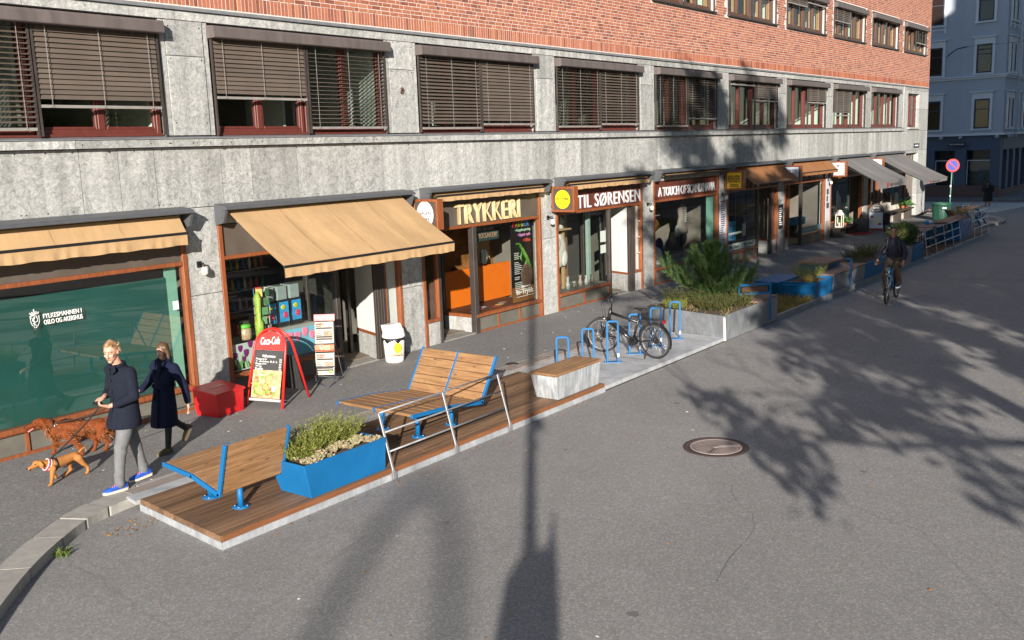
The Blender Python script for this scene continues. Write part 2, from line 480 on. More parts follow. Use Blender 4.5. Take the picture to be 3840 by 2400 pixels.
# granite kerb stones, cut every metre or so
b = MB(); ou = resample(outer_s, .25); inn = offset_in(ou, .355)
step = 4
for i in range(0, len(ou) - 1, step):
    j = min(i + step, len(ou) - 1); dz = random.uniform(-.006, .008)
    o1 = [V(ou[k]) for k in range(i, j + 1)]; i1 = [V(inn[k]) for k in range(i, j + 1)]
    if o1[0].x > 3 and o1[0].x < 41: continue
    g = .012
    def sh(L_): L_[0] = L_[0].lerp(L_[1], g / max((L_[1] - L_[0]).length, .02)); L_[-1] = L_[-1].lerp(L_[-2], g / max((L_[-1] - L_[-2]).length, .02))
    if len(o1) > 1: sh(o1); sh(i1)
    ring = [(p.x, p.y, -.28) for p in o1] + [(p.x, p.y, -.28) for p in reversed(i1)]
    b.prism(ring, (0, 0, .285 + dz))
struct(b.build('kerb', KERB, bevel=.018))
# kerb line kept flush inside the pavement behind the street furniture
b = MB(); x = 2.3
while x < 41:
    w = random.uniform(.9, 1.3); b.box(x, -2.94, -.2, x + w - .012, -2.66, .004 + random.uniform(0, .004)); x += w
struct(b.build('kerb_strip', M_('worn_kerb', (.235, .20, .175), .9, var=.25, vs=5, island=.15, bmp=.4, bs=70)))
# opposite pavement and the far corner pavement
b = MB()
b.box(-60, -40, -.3, 13, -15.2, 0); b.box(13, -40, -.3, 140, -16.5, 0)
b.box(62.0, -2.8, -.3, 140, 14, .0)
struct(b.build('far_pavement', asphalt_mat('far_paving', .17, .6, .15)))
b = MB()
for i in range(9):
    x = 53.2 + i * .86; y0 = -3.1 - .12 * i; y1 = 2.4
    b.box(x, y0, Zr - .01, x + .42, y1, Zr + .005)
struct(b.build('zebra_crossing', M_('road_paint', (.62, .62, .60), .7, var=.2, vs=3)))
b = MB(); b.box(46.5, -7.6, Zr - .01, 49.5, -7.15, Zr + .005); b.box(50.5, -7.6, Zr - .01, 53.5, -7.15, Zr + .005)
struct(b.build('road_marking', M_('road_paint', (.62, .62, .60), .7)))
# hairline cracks that run through the old asphalt
b = MB(); rc_ = random.Random(12)
for x, y, an, L_ in ((4.2, -9.9, .55, 3.0), (12.5, -7.6, .05, 9.0), (1.4, -10.4, 1.1, 1.8)):
    px_, py_ = x, y; prev = None
    for i in range(int(L_ / .12)):
        an += rc_.gauss(0, .22); an *= .97; w_ = rc_.uniform(.001, .004); q = (px_ - math.sin(an) * w_, py_ + math.cos(an) * w_, Zr + .004), (px_ + math.sin(an) * w_, py_ - math.cos(an) * w_, Zr + .004)
        if prev and rc_.random() < .93: b.quad(prev[0], prev[1], q[1], q[0])
        prev = q; px_ += math.cos(an) * .12; py_ += math.sin(an) * .12
struct(b.build('road_crack', M_('crack_dark', (.11, .107, .10), .95), recalc=False))
b = MB()
for i in range(26):
    x = rc_.uniform(0, 26); y = rc_.uniform(-12, -5.6); s_ = rc_.uniform(.02, .07); n_ = 9
    b.add([(x + s_ * rc_.uniform(.6, 1.3) * math.cos(k * .698), y + s_ * rc_.uniform(.6, 1.2) * math.sin(k * .698), Zr + .004) for k in range(n_)], [tuple(range(n_))])
struct(b.build('road_stain', M_('oil_spot', (.13, .125, .12), .8, var=.3), recalc=False))

# ================================================================ office building
P = 5.0
B = thing('office_building', 'long office building with grey stone ground floors, brown blinds and red brick upper floors', 'building')
B['category'] = 'building'
XL, XR = -9.0, 50.7
rnd = random.Random(3)
st = MB()
def slab(x0, x1, z0, z1, y0=0.0, y1=.22, j=.006):
    st.box(x0 + j, y0 + rnd.uniform(-.0015, .0015), z0 + j, x1 - j, y1, z1 - j)
# spandrel between shopfronts and ledge: tall narrow panels
x = XL
while x < XR - .01:
    w = rnd.choice([.62, .98, 1.02, 1.1, 1.24]); x1 = min(x + w, XR)
    if XR - x1 < .3: x1 = XR
    slab(x, x1, 3.34, 4.32); x = x1
for k in range(-3, 9):
    a, c = 10.33 + 5 * k, 10.97 + 5 * k
    if k in (7, 8): continue
    zc = rnd.choice([1.35, 1.9]); slab(a, c, -.05, zc); slab(a, c, zc, 3.34)
# lintels above the shop openings
for k in range(-3, 8):
    a, c = 5.97 + 5 * k, 10.33 + 5 * k
    if k == 7: c = 46.85
    x = a
    while x < c - .05:
        x1 = min(x + 1.09, c)
        if c - x1 < .3: x1 = c
        slab(x, x1, 3.03, 3.34); x = x1
# right-hand end around the gate
slab(46.85, 49.05, 3.2, 3.34); slab(49.05, 50.7, -.05, 1.1); slab(49.05, 50.7, 1.1, 2.2); slab(49.05, 50.7, 2.2, 3.34)
# first-floor piers and thin surrounds
def pier(a, c):
    slab(a + .10, c - .11, 4.5, 5.75); slab(a + .10, c - .11, 5.75, 6.30)
    slab(a, a + .10, 4.5, 6.30, .02, .3); slab(c - .11, c, 4.5, 6.30, .02, .3)
for k in range(-3, 7): pier(10.22 + 5 * k, 11.12 + 5 * k)
slab(45.22, 46.1, 4.5, 6.30); slab(46.1, 46.3, 4.32, 6.45, -.025, .2); slab(46.3, 46.92, 4.32, 6.30); slab(48.98, 50.7, 4.32, 5.4); slab(48.98, 50.7, 5.4, 6.30)
slab(46.92, 48.98, 4.32, 4.5)
slab(46.1, 46.3, 3.0, 4.32, -.02, 0.0)
x = XL
while x < XR - .01:
    x1 = min(x + 2.42, XR)
    if XR - x1 < .4: x1 = XR
    slab(x, x1, 6.30, 6.45)
    x = x1
x = XL
while x < 46.1:
    x1 = min(x + 2.1, 46.1); slab(x, x1, 4.32, 4.445, -.10, .2); x = x1
slab(46.95, 48.95, 4.40, 4.49, -.09, .2)
st.build('stone_cladding', STONE, B)
# dowel holes and little iron bits on the slabs
dw = MB()
for i in range(230):
    x = rnd.uniform(0, 46); z = rnd.choice([4.27, 3.42, 4.38]); y = -.10 if z == 4.38 else 0
    dw.cyl((x, y + .004, z), (x, y - .004, z), .011, n=6)
for k in range(-1, 7):
    for z in (4.7, 5.7, 6.2):
        dw.cyl((10.38 + 5 * k, .004, z), (10.38 + 5 * k, -.004, z), .012, n=6); dw.cyl((10.95 + 5 * k, .004, z), (10.95 + 5 * k, -.004, z), .012, n=6)
dw.build('dowel', BLACK, B)['kind'] = 'stuff'
fl = MB()
x = XL
while x < XR:
    x1 = min(x + 2.9, XR + .02); fl.prism([(x, .05, 6.45), (x, -.045, 6.455), (x, -.045, 6.50), (x, .05, 6.535)], (x1 - x - .006, 0, 0)); x = x1
fl.build('flashing', M_('ledge_zinc', (.22, .23, .245), .5, .3, var=.25, vs=3, stretch=(2, 2, .4)), B); fl = MB()
x = XL
while x < 46.1:
    x1 = min(x + 2.0, 46.1); fl.prism([(x, .1, 4.447), (x, -.115, 4.447), (x, -.115, 4.462), (x, .1, 4.50)], (x1 - x - .006, 0, 0)); x = x1
fl.build('ledge_cover', M_('ledge_zinc', (.22, .23, .245), .5), B)
# ---- brick: every brick modelled
UW = [(21.0 + 4.97 * i, 25.0 + 4.97 * i) for i in range(-5, 6)]
UW = [(a, c) for a, c in UW]
def in_window(x0, x1, z0, z1):
    if z1 < 8.06 or z0 > 9.50: return False
    return any(x1 > a - .02 and x0 < c + .02 for a, c in UW)
br = MB()
x = -2.0
while x < XR:
    w = .0615; br.box(x, rnd.uniform(-.006, -.001), 6.54, min(x + w, XR), .1, 6.765 + rnd.uniform(-.003, .003)); x += .0775
ch = .0775; z = 6.778; row = 0
while z < 11.4:
    x = -2.0 + [0, -.13, -.20, -.06][row % 4]; i = row % 3
    zb = 9.0 + (x > 0)
    x_start = 26 if z > 10 else 4 if z > 7.3 else -2
    while x < XR:
        w = .224 if (i % 3) else .104; i += 1
        x0, x1 = x, min(x + w, XR)
        if x1 > x_start and not in_window(x0, x1, z, z + .066):
            br.box(x0, rnd.uniform(-.006, -.001), z, x1, .1, z + .0615)
        x += w + .017
    z += ch; row += 1
br.build('brick_wall', BRICK, B, recalc=False)
mo = MB()
mo.box(XL, .003, 6.5, XR, .2, 8.06)
mo.box(XL, .003, 9.5, XR, .2, 17)
edges = [XL] + [v for a, c in UW for v in (a, c)] + [XR]
for i in range(0, len(edges), 2): mo.box(edges[i], .003, 8.06, edges[i + 1], .2, 9.5)
mo.build('mortar_wall', MORTAR, B)
# masonry core behind the cladding, floors, roof
co = MB()
co.box(XL, .22, 3.03, XR, .30, 4.50); co.box(XL, .22, 6.3, XR, .30, 6.54)
co.box(XL, .201, 4.13, XR, 9, 4.33); co.box(XL, .201, 6.42, XR, 9, 6.60)
co.box(XL, 9, -.3, XR, 9.2, 17); co.box(XL, .3, 17, XR, 9.2, 17.2); co.box(XR - .2, .23, -.3, XR, 9, 17); co.box(XL, .3, -.3, XL + .2, 9, 17)
co.build('masonry_core', INTM, B)
# rooms behind the windows
fi = MB(); fi.box(XL + .2, .32, -.2, XR - .2, 9, .05); fi.build('shop_floor', INTF, B)
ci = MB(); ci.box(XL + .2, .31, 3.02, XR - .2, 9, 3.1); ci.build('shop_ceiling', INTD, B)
bw = MB(); bw.box(XL + .2, 3.4, .05, XR - .2, 3.5, 3.02)
for k in range(-2, 8): bw.box(10.55 + 5 * k, .23, .05, 10.75 + 5 * k, 3.4, 3.02)
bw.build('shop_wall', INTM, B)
ow = MB(); ow.box(XL + .2, 4.2, 4.33, XR - .2, 4.3, 6.42); ow.box(XL + .2, 4.2, 6.6, XR - .2, 4.3, 10)
ow.build('office_wall', M_('office_back_wall', (.22, .215, .18), .9, var=.2, vs=1), B)
pw = MB()
for k in range(-2, 8):
    pw.box(10.30 + 5 * k, .34, 4.33, 10.42 + 5 * k, 4.2, 6.42)
    pw.box(8.30 + 5 * k, .9, 4.33, 8.36 + 5 * k, 2.0, 6.42)
for a, c in UW: pw.box(c + .02, .3, 6.6, c + .12, 4.2, 10)
pw.build('office_partition', MINT, B)

# ---- office windows with blind boxes, blinds, panes
def blind(b, x0, x1, ztop, zbot, tilt, y=-.02):
    pitch = .072; w = .08; z = ztop - .03; t = R(tilt)
    n = int((ztop - zbot - .03) / pitch)
    for i in range(n):
        zc = z - i * pitch - .02; tt = t + random.uniform(-.05, .05)
        dy, dz = math.cos(tt) * w / 2, math.sin(tt) * w / 2
        p = [(x0, y - dy, zc - dz), (x0, y - dy * .1, zc + .006 - dz * .1), (x0, y + dy, zc + dz)]
        q = [(x1, a, c) for _, a, c in p]
        b.add(p + q, [(0, 3, 4, 1), (1, 4, 5, 2)], True)
def blind_rail(b, x0, x1, zbot, y=-.02):
    b.box(x0, y - .035, zbot - .03, x1, y + .02, zbot + .012)
def office_window(x0, z0, x1, z1, left, right, boxh=.235, fm=FRAME, split=None, box=True, proj=.19, stack=False):
    """left/right: (blind bottom or None, tilt)"""
    f = MB(); ya, yb = .10, .20
    xm = split or (x0 + x1) / 2; t = .07
    for (a, c) in ((x0, xm - .02), (xm + .02, x1)):
        f.box(a, ya, z0, a + t, yb, z1); f.box(c - t, ya, z0, c, yb, z1)
        f.box(a + t, ya, z0, c - t, yb, z0 + .10); f.box(a + t, ya, z1 - t, c - t, yb, z1)
        m = (a + c) / 2; f.box(m - .055, ya + .005, z0 + .10, m + .055, yb, z1 - t)
        for (p, q) in ((a + t, m - .055), (m + .055, c - t)):
            f.box(p, ya + .02, z0 + .10, p + .035, yb - .01, z1 - t); f.box(q - .035, ya + .02, z0 + .10, q, yb - .01, z1 - t)
            f.box(p + .035, ya + .02, z0 + .10, q - .035, yb - .01, z0 + .14)
    f.box(x0, ya - .04, z0 - .012, x1, ya - .001, z0 + .035)
    w = f.build('window', fm, B, bevel=.006, seg=1)
    for (a, c) in ((x0, xm - .02), (xm + .02, x1)):
        m = (a + c) / 2
        for (p, q) in ((a + t, m - .055), (m + .055, c - t)):
            g = MB(); g.quad((p + .03, .165, z0 + .13), (q - .03, .165, z0 + .13), (q - .03, .165, z1 - t), (p + .03, .165, z1 - t)); g.build('pane', GLASS, w, recalc=False)
    if box:
        g = MB(); zb = z1 - boxh
        g.prism([(x0 - .03, .09, z1 - .02), (x0 - .03, -proj + .03, z1 - .045), (x0 - .03, -proj, z1 - .075), (x0 - .03, -proj - .005, zb + .01), (x0 - .03, -proj + .01, zb), (x0 - .03, .09, zb)], (x1 - x0 + .06, 0, 0))
        g.build('blind_box', BOXM, w, bevel=.008, seg=1)
        for xx in (x0 + .015, xm - .028, xm + .028, x1 - .015): r = MB(); r.box(xx - .014, -.04, z0 + .0, xx + .014, .0, zb); r.build('guide_rail', DARKM, w)
        for (a, c), (zb2, tilt) in (((x0 + .05, xm - .05), left), ((xm + .05, x1 - .05), right)):
            if zb2 is None: continue
            g = MB(); blind(g, a, c, zb, zb2 + .03, tilt); o = g.build('blind', SLAT, w, recalc=False)
            g = MB(); blind_rail(g, a, c, zb2 + .02)
            for s in (.08, .5, .92):
                xx = a + (c - a) * s; g.box(xx - .004, -.068, zb2 + .02, xx + .004, -.064, zb)
                g.box(xx - .03, -.064, zb2 + .0, xx + .03, -.060, zb2 + .012)
            g.build('bottom_rail', SLATRAIL, w)
    return w
WIN = {-1: ((4.60, 22), (4.92, 66)), 0: ((5.10, 66), (4.60, 14)), 1: ((4.58, 38), (4.66, 58)), 2: ((4.60, 22), (4.66, 34)), 3: ((4.60, 10), (4.82, 36)),
       4: ((5.93, 70), (5.44, 64)), 5: ((None, 0), (5.46, 62)), 6: ((5.0, 64), (None, 0)), 7: ((None, 0), (None, 0))}
for k, (l, r) in WIN.items():
    office_window(6.13 + 5 * k, 4.51, 10.16 + 5 * k, 6.29, l, r)
m = MB()
for a_, c_ in ((46.95, 47.07), (47.92, 48.04), (48.83, 48.95)): m.box(a_, .16, 4.51, c_, .26, 6.14)
m.box(47.07, .16, 4.51, 48.83, .26, 4.62); m.box(47.07, .16, 6.05, 48.83, .26, 6.14); nw = m.build('window', FRAME, B, bevel=.006, seg=1)
m = MB(); m.box(46.92, .0, 6.14, 48.98, .3, 6.30); m.build('lintel', STONE, B)
for a_, c_ in ((47.07, 47.92), (48.04, 48.83)): m = MB(); m.quad((a_, .22, 4.62), (c_, .22, 4.62), (c_, .22, 6.05), (a_, .22, 6.05)); m.build('pane', GLASS, nw, recalc=False)
m = MB(); m.box(47.5, .5, 4.5, 48.9, .52, 6.2); m.build('curtain', M_('pale_curtain', (.45, .44, .38), .9, var=.2, stretch=(8, 1, .5)), nw)
UFR = M_('oak_brown_window', (.09, .045, .03), .5, var=.2)
UB = {0: ((9.14, 70), (None, 0)), 1: ((9.12, 70), (9.02, 70)), 2: ((8.95, 70), (9.12, 70)), 3: ((8.72, 62), (None, 0)), 4: ((None, 0), (None, 0)), 5: ((None, 0), (8.6, 30))}
for i, (a, c) in enumerate(UW):
    if i < 4: continue
    l, r = UB.get(i - 5, ((None, 0), (None, 0)))
    office_window(a + .03, 8.12, c - .03, 9.48, l, r, boxh=.24, fm=UFR, proj=.16)
us = MB()
for i, (a, c) in enumerate(UW):
    if i >= 4: us.box(a - .03, -.09, 8.06, c + .03, .15, 8.105); us.box(a - .02, .0, 9.485, c + .02, .2, 9.52)
us.build('window_sill', DARKM, B)
# jambs of light timber seen inside the upper windows
jm = MB()
for i, (a, c) in enumerate(UW):
    if i >= 4:
        for xx in (a + 1.0, a + 2.0, a + 3.0, c - .1): jm.box(xx, .21, 8.12, xx + .07, .34, 9.4)
jm.build('inner_jamb', M_('light_jamb', (.42, .24, .10), .5), B)

# ---- shopfronts
def shopfront(k, kind, sign_top=3.03, sign_mat=SIGNB):
    Lx, Rx = 5.97 + 5 * k, 10.33 + 5 * k
    f = MB(); t = .085
    f.box(Lx, -.02, -.05, Lx + t, .12, 3.03); f.box(Rx - t, -.02, -.05, Rx, .12, 3.03)
    f.box(Lx + t, -.012, 2.425, Rx - t, .10, 2.49)
    return f, Lx, Rx
def fascia(par, Lx, Rx, mat, z0=2.49, z1=3.02):
    s = MB(); s.box(Lx + .086, .03, z0 + .001, Rx - .086, .09, z1); return s.build('fascia_board', mat, par)
def glass_pane(par, pts, name='shop_window'):
    g = MB(); g.quad(*pts); return g.build(name, GLASS, par, recalc=False)
def riser(par, x0, x1, n, z1=.36, y=.05):
    s = MB(); s.box(x0, y, -.05, x1, y + .08, z1 - .002); o = s.build('stall_riser', RISER, par)
    w = MB()
    for i in range(n + 1):
        xx = x0 + (x1 - x0) * i / n; w.box(max(x0, xx - .025), y - .025, .04, min(x1, xx + .025), y - .001, z1 - .003)
    w.box(x0, y - .03, -.05, x1, y - .001, .045)
    w.build('riser_rail', WOODF, par)
def sill(f, x0, x1, z=.36, y=-.03):
    f.box(x0, y, z, x1, .12, z + .07)

# k = -1 : county office with teal film
f, Lx, Rx = shopfront(-1, 0); sill(f, Lx + .085, Rx - .085); f.box(Lx + .085, -.01, .34, Rx - .085, .05, .359)
s_ = f.build('shopfront', WOODF, B, bevel=.006, seg=1)
fascia(s_, Lx, Rx, SIGNB); riser(s_, Lx + .086, Rx - .086, 3)
GLASSR = glass_mat('mirror_glass', (.86, .9, .88), .13)
g = MB(); g.quad((Lx + .08, .05, .43), (Rx - .08, .05, .43), (Rx - .08, .05, 2.43), (Lx + .08, .05, 2.43)); g.build('shop_window', GLASSR, s_, recalc=False)
m = MB(); m.box(Lx + .086, .11, .431, Rx - .36, .118, 2.26); m.build('window_film', M_('teal_film', (.017, .092, .078), .55, var=.3, vs=.9), s_)
m = MB(); m.box(Rx - .36, .13, .431, Rx - .14, .138, 2.42); m.build('mint_strip', M_('mint_film', (.22, .46, .36), .6, var=.1), s_)
m = MB(); m.box(Rx - .30, .042, 1.72, Rx - .20, .047, 1.86); m.build('sticker', WHITE, s_)
tp = M_('dark_timber_panel', (.10, .05, .035), .6, var=.3, stretch=(1, 4, 4))
# k = -2, just outside the left edge of the view
f, Lx, Rx = shopfront(-2, 0); sill(f, Lx + .085, Rx - .085)
s_ = f.build('shopfront', WOODF, B); fascia(s_, Lx, Rx, SIGNB); riser(s_, Lx + .086, Rx - .086, 3)
m = MB(); m.box(Lx + .086, .11, .431, Rx - .1, .118, 2.42); m.build('window_film', M_('teal_film', (.028, .16, .13), .55), s_)
glass_pane(s_, [(Lx + .08, .05, .43), (Rx - .08, .05, .43), (Rx - .08, .05, 2.43), (Lx + .08, .05, 2.43)])

PAPERW = M_('white_blind_film', (.62, .63, .63), .7, var=.05)
def recessed(k, leaf_mat, door_dark=True, white=True, zb=.52, leaf_w=.27):
    """show window on the left, recessed door, narrow window on the right"""
    f, Lx, Rx = shopfront(k, 0)
    xm = Lx + 2.55
    sill(f, Lx + .085, xm)
    f.box(Rx - .50, -.02, zb, Rx - .45, .08, 2.425); f.box(Rx - .45, -.02, zb, Rx - .085, .10, zb + .06)
    s_ = f.build('shopfront', WOODF, B, bevel=.006, seg=1)
    riser(s_, Lx + .086, xm - .02, 2)
    m = MB(); m.box(xm, .0, -.05, xm + .10, .12, 2.425)
    m.box(xm + .02, .86, .0, xm + .09, .96, 2.425); m.box(Rx - .72, .86, .0, Rx - .64, .96, 2.42); m.box(xm + .09, .86, 2.2, Rx - .72, .96, 2.42)
    m.build('door_frame', DARKM, s_, bevel=.006, seg=1)
    glass_pane(s_, [(Lx + .08, .05, .43), (xm, .05, .43), (xm, .05, 2.43), (Lx + .08, .05, 2.43)])
    glass_pane(s_, [(xm + .05, .12, .43), (xm + .05, .86, .43), (xm + .05, .86, 2.43), (xm + .05, .12, 2.43)], 'side_window')
    m = MB(); m.box(xm + .005, .12, -.05, xm + .095, .86, .43); m.build('side_sill', RISER, s_)
    # right-hand splay with its own low stone base
    a, c = Rx - .80, Rx - .52
    m = MB(); m.prism([(a, .06, -.05), (c, .86, -.05), (c + .06, .86, -.05), (a + .06, .06, -.05)], (0, 0, .55)); m.build('stone_base', STONE, s_)
    m = MB(); m.prism([(a, .06, .50), (c, .86, .50), (c + .06, .86, .50), (a + .06, .06, .50)], (0, 0, .06)); m.build('base_trim', WOODF, s_)
    if white:
        m = MB(); m.prism([(a + .02, .07, .56), (c + .02, .85, .56), (c + .04, .85, .56), (a + .04, .07, .56)], (0, 0, 1.86)); m.build('side_panel', PAPERW, s_)
    m = MB(); m.box(a - .02, -.045, .03, a + leaf_w, .02, 2.40)
    for q in (.06, .14, .21): m.box(a - .02 + q, -.058, .05, a - .02 + q + .02, -.046, 2.38)
    m.build('door_leaf', leaf_mat, s_, bevel=.005, seg=1)
    m = MB(); m.box(Rx - .45, .02, -.05, Rx - .086, .14, zb); m.build('stone_plinth', STONE, s_)
    if white: m = MB(); m.box(Rx - .44, .09, zb + .06, Rx - .09, .10, 2.42); m.build('narrow_panel', PAPERW, s_)
    glass_pane(s_, [(Rx - .45, .05, zb + .06), (Rx - .085, .05, zb + .06), (Rx - .085, .05, 2.43), (Rx - .45, .05, 2.43)], 'narrow_window')
    m = MB(); m.box(xm + .1, .0, -.06, Rx - .5, 1.2, .03); m.build('doorstep', M_('worn_step', (.21, .20, .18), .85, var=.3, vs=4), s_)
    m = MB(); m.box(Lx + .09, .14, .36, xm, 1.15, .42); m.build('display_floor', M_('display_floor', (.17, .18, .165), .7, var=.1), s_)
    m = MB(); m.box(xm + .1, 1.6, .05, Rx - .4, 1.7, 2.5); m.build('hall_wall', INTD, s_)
    return s_, Lx, Rx, xm
DLEAF = M_('dark_brown_door', (.040, .032, .028), .55, var=.35, vs=5, stretch=(8, 8, .5))
SHOP = {}
for k, mt in ((0, DLEAF), (2, DLEAF), (4, M_('near_black_door', (.02, .02, .02), .5))):
    SHOP[k] = recessed(k, mt, white=(k != 4), leaf_w=.27 if k != 4 else .12)
fascia(SHOP[0][0], SHOP[0][1], SHOP[0][2], SIGNB)
BRSIGN = M_('red_brown_fascia', (.105, .028, .016), .55, var=.25, vs=2, stretch=(.6, 1, 3))
fascia(SHOP[2][0], SHOP[2][1], SHOP[2][2], BRSIGN); fascia(SHOP[4][0], SHOP[4][1], SHOP[4][2], M_('dark_sign', (.04, .034, .03), .6))
# lattice bars on the narrow window of the k=2 shop
m = MB(); Rx = SHOP[2][2]
for z in (1.05, 1.5, 1.95): m.box(Rx - .44, .03, z, Rx - .09, .045, z + .025)
m.box(Rx - .28, .03, .6, Rx - .255, .045, 2.42); m.build('glazing_bar', M_('cream_bar', (.6, .6, .52), .6), SHOP[2][0])

# k = 1 : print shop, mirrored with the show window on the right
f, Lx, Rx = shopfront(1, 0)
xm = 12.68
sill(f, xm + .02, Rx - .085); f.box(xm - .02, .12, .36, xm + .05, .92, .43)
f.box(Lx + .085, -.02, .5, Lx + .50, .10, .57); f.box(Lx + .45, -.02, .57, Lx + .50, .08, 2.425)
s1 = f.build('shopfront', WOODF, B, bevel=.006, seg=1); SHOP[1] = (s1, Lx, Rx, xm)
riser(s1, xm + .05, Rx - .086, 3)
fascia(s1, Lx, Rx, SIGNB)
m = MB(); m.box(xm - .02, -.02, -.05, xm + .12, .12, 2.425); m.box(Lx + .51, -.0, -.05, Lx + .60, .14, 2.42); m.box(xm - .02, .92, 0, xm + .06, 1.0, 2.42); m.box(Lx + .55, .92, 0, Lx + .63, 1.0, 2.42); m.build('door_frame', DARKM, s1, bevel=.006, seg=1)
glass_pane(s1, [(xm + .1, .05, .43), (Rx - .08, .05, .43), (Rx - .08, .05, 2.43), (xm + .1, .05, 2.43)])
glass_pane(s1, [(xm + .03, .12, .43), (xm + .03, .92, .43), (xm + .03, .92, 2.43), (xm + .03, .12, 2.43)], 'side_window')
glass_pane(s1, [(Lx + .085, .05, .57), (Lx + .45, .05, .57), (Lx + .45, .05, 2.43), (Lx + .085, .05, 2.43)], 'narrow_window')
m = MB(); m.box(xm - .02, .125, -.05, xm + .05, .92, .36); m.build('stone_plinth', STONE, s1); m = MB(); m.box(Lx + .086, .02, -.05, Lx + .50, .14, .5); m.build('stone_plinth', STONE, s1)
m = MB(); m.box(Lx + .6, .0, -.06, xm - .02, 1.2, .03); m.build('doorstep', M_('worn_step', (.21, .20, .18), .85), s1)
m = MB(); m.box(xm + .06, .14, .36, Rx - .09, 1.3, .42); m.build('display_floor', M_('black_display', (.03, .027, .025), .5, var=.3), s1)
m = MB(); m.box(xm + .12, 1.15, .42, Rx + .2, 1.2, 1.30); m.build('orange_counter', M_('orange_panel', (.75, .16, .01), .5, var=.05), s1)
m = MB(); m.box(Lx + .6, 1.0, .03, xm, 1.05, 2.42); m.build('door', M_('dark_glazed_door', (.03, .03, .035), .15), s1)
m = MB(); m.box(Lx + .51, .14, .0, Lx + .58, .92, 2.42); m.build('recess_wall', tp, s1)

# k = 3 : full-width gift shop window
f, Lx, Rx = shopfront(3, 0); sill(f, Lx + .085, Rx - .085, .42)
s3 = f.build('shopfront', WOODF, B, bevel=.006, seg=1); SHOP[3] = (s3, Lx, Rx, 0)
fascia(s3, Lx, Rx, BRSIGN); riser(s3, Lx + .086, Rx - .086, 4, .42)
glass_pane(s3, [(Lx + .08, .05, .49), (Rx - .08, .05, .49), (Rx - .08, .05, 2.43), (Lx + .08, .05, 2.43)])
m = MB(); m.box(Lx + .09, .14, .42, Rx - .09, 1.3, .48); m.build('display_floor', M_('display_floor', (.17, .18, .165), .7), s3)
m = MB(); m.box(Rx - .62, .13, .48, Rx - .12, .14, 2.42); m.build('side_curtain', M_('mint_film', (.22, .46, .36), .6), s3)

# k = 5 : mirrored, door on the left
f, Lx, Rx = shopfront(5, 0); xm = Lx + 1.8
sill(f, xm, Rx - .085); f.box(Lx + .085, -.02, .42, Lx + .5, .10, .48); f.box(Lx + .46, -.02, .48, Lx + .51, .1, 2.42)
s5 = f.build('shopfront', WOODF, B, bevel=.006, seg=1); SHOP[5] = (s5, Lx, Rx, xm)
fascia(s5, Lx, Rx, M_('dark_sign', (.04, .034, .03), .6)); riser(s5, xm + .05, Rx - .086, 2)
m = MB(); m.box(xm - .04, -.01, -.05, xm + .05, .12, 2.42); m.box(Lx + .52, .5, 0, Lx + .58, .6, 2.4); m.build('door_frame', DARKM, s5)
m = MB(); m.box(Lx + .52, .62, .03, xm, .66, 2.42); m.build('door', M_('near_black_door', (.02, .02, .02), .5), s5)
glass_pane(s5, [(xm + .05, .05, .43), (Rx - .08, .05, .43), (Rx - .08, .05, 2.43), (xm + .05, .05, 2.43)])
glass_pane(s5, [(Lx + .085, .05, .48), (Lx + .46, .05, .48), (Lx + .46, .05, 2.43), (Lx + .085, .05, 2.43)], 'narrow_window')
m = MB(); m.box(Lx + .086, .02, -.05, Lx + .5, .14, .42); m.build('stone_plinth', STONE, s5)
m = MB(); m.box(Lx + .5, .02, -.06, xm, .62, .03); m.build('doorstep', M_('worn_step', (.21, .20, .18), .85), s5)

# k = 6, 7 : bakery
DK = M_('near_black_door', (.02, .02, .02), .5)
f = MB()
f.box(35.97, -.02, -.05, 36.06, .12, 3.03); f.box(36.06, -.012, 2.42, 46.8, .10, 2.49); f.box(40.0, -.02, -.05, 40.1, .12, 2.42); f.box(41.25, -.02, -.05, 41.35, .12, 2.42); f.box(46.77, -.02, 1.0, 46.85, .12, 3.03)
f.box(42.4, -.02, .95, 42.48, .12, 2.42); f.box(36.06, -.02, .6, 38.4, .12, .66)
s6 = f.build('shopfront', WOODF, B, bevel=.006, seg=1); SHOP[6] = (s6, 36, 46.8, 0)
fascia(s6, 35.95, 46.85, M_('dark_sign', (.04, .034, .03), .6))
m = MB(); m.box(36.06, .05, -.05, 38.4, .14, .6); m.box(41.35, .04, -.05, 42.4, .14, .9); m.build('stall_riser', M_('dark_riser', (.06, .055, .05), .6), s6)
m = MB(); m.box(42.4, -.10, -.1, 46.86, .14, .95); m.build('plinth', M_('whitewashed_brick', (.48, .45, .39), .85, var=.5, vs=2.5, bmp=.4, bs=30), s6)
m = MB(); m.box(38.4, .02, -.05, 38.5, .12, 2.42); m.box(38.5, .55, -.02, 40.0, .6, 2.42); m.box(40.1, .06, .5, 41.25, .1, .56); m.box(40.66, .04, -.05, 40.72, .1, 2.42); m.build('door', DK, s6)
m = MB(); m.box(40.1, .06, -.05, 41.25, .12, .5); m.build('panel', WOODF, s6)
glass_pane(s6, [(36.06, .05, .66), (38.4, .05, .66), (38.4, .05, 2.42), (36.06, .05, 2.42)])
glass_pane(s6, [(40.1, .05, .56), (41.25, .05, .56), (41.25, .05, 2.42), (40.1, .05, 2.42)])
glass_pane(s6, [(41.35, .05, .9), (46.77, .05, .95), (46.77, .05, 2.42), (41.35, .05, 2.42)])
g = MB(); g.box(46.86, .25, 0, 49.04, .30, 3.18)
for i in range(8): xx = 46.95 + i * .285; g.box(xx, .20, .05, xx + .06, .249, 2.6 if i % 2 else 3.1)
for z in (.9, 2.6): g.box(46.86, .19, z, 49.04, .249, z + .08)
g.build('gate', M_('weathered_gate', (.14, .125, .11), .7, var=.35, vs=4, stretch=(4, 4, .5)), B)
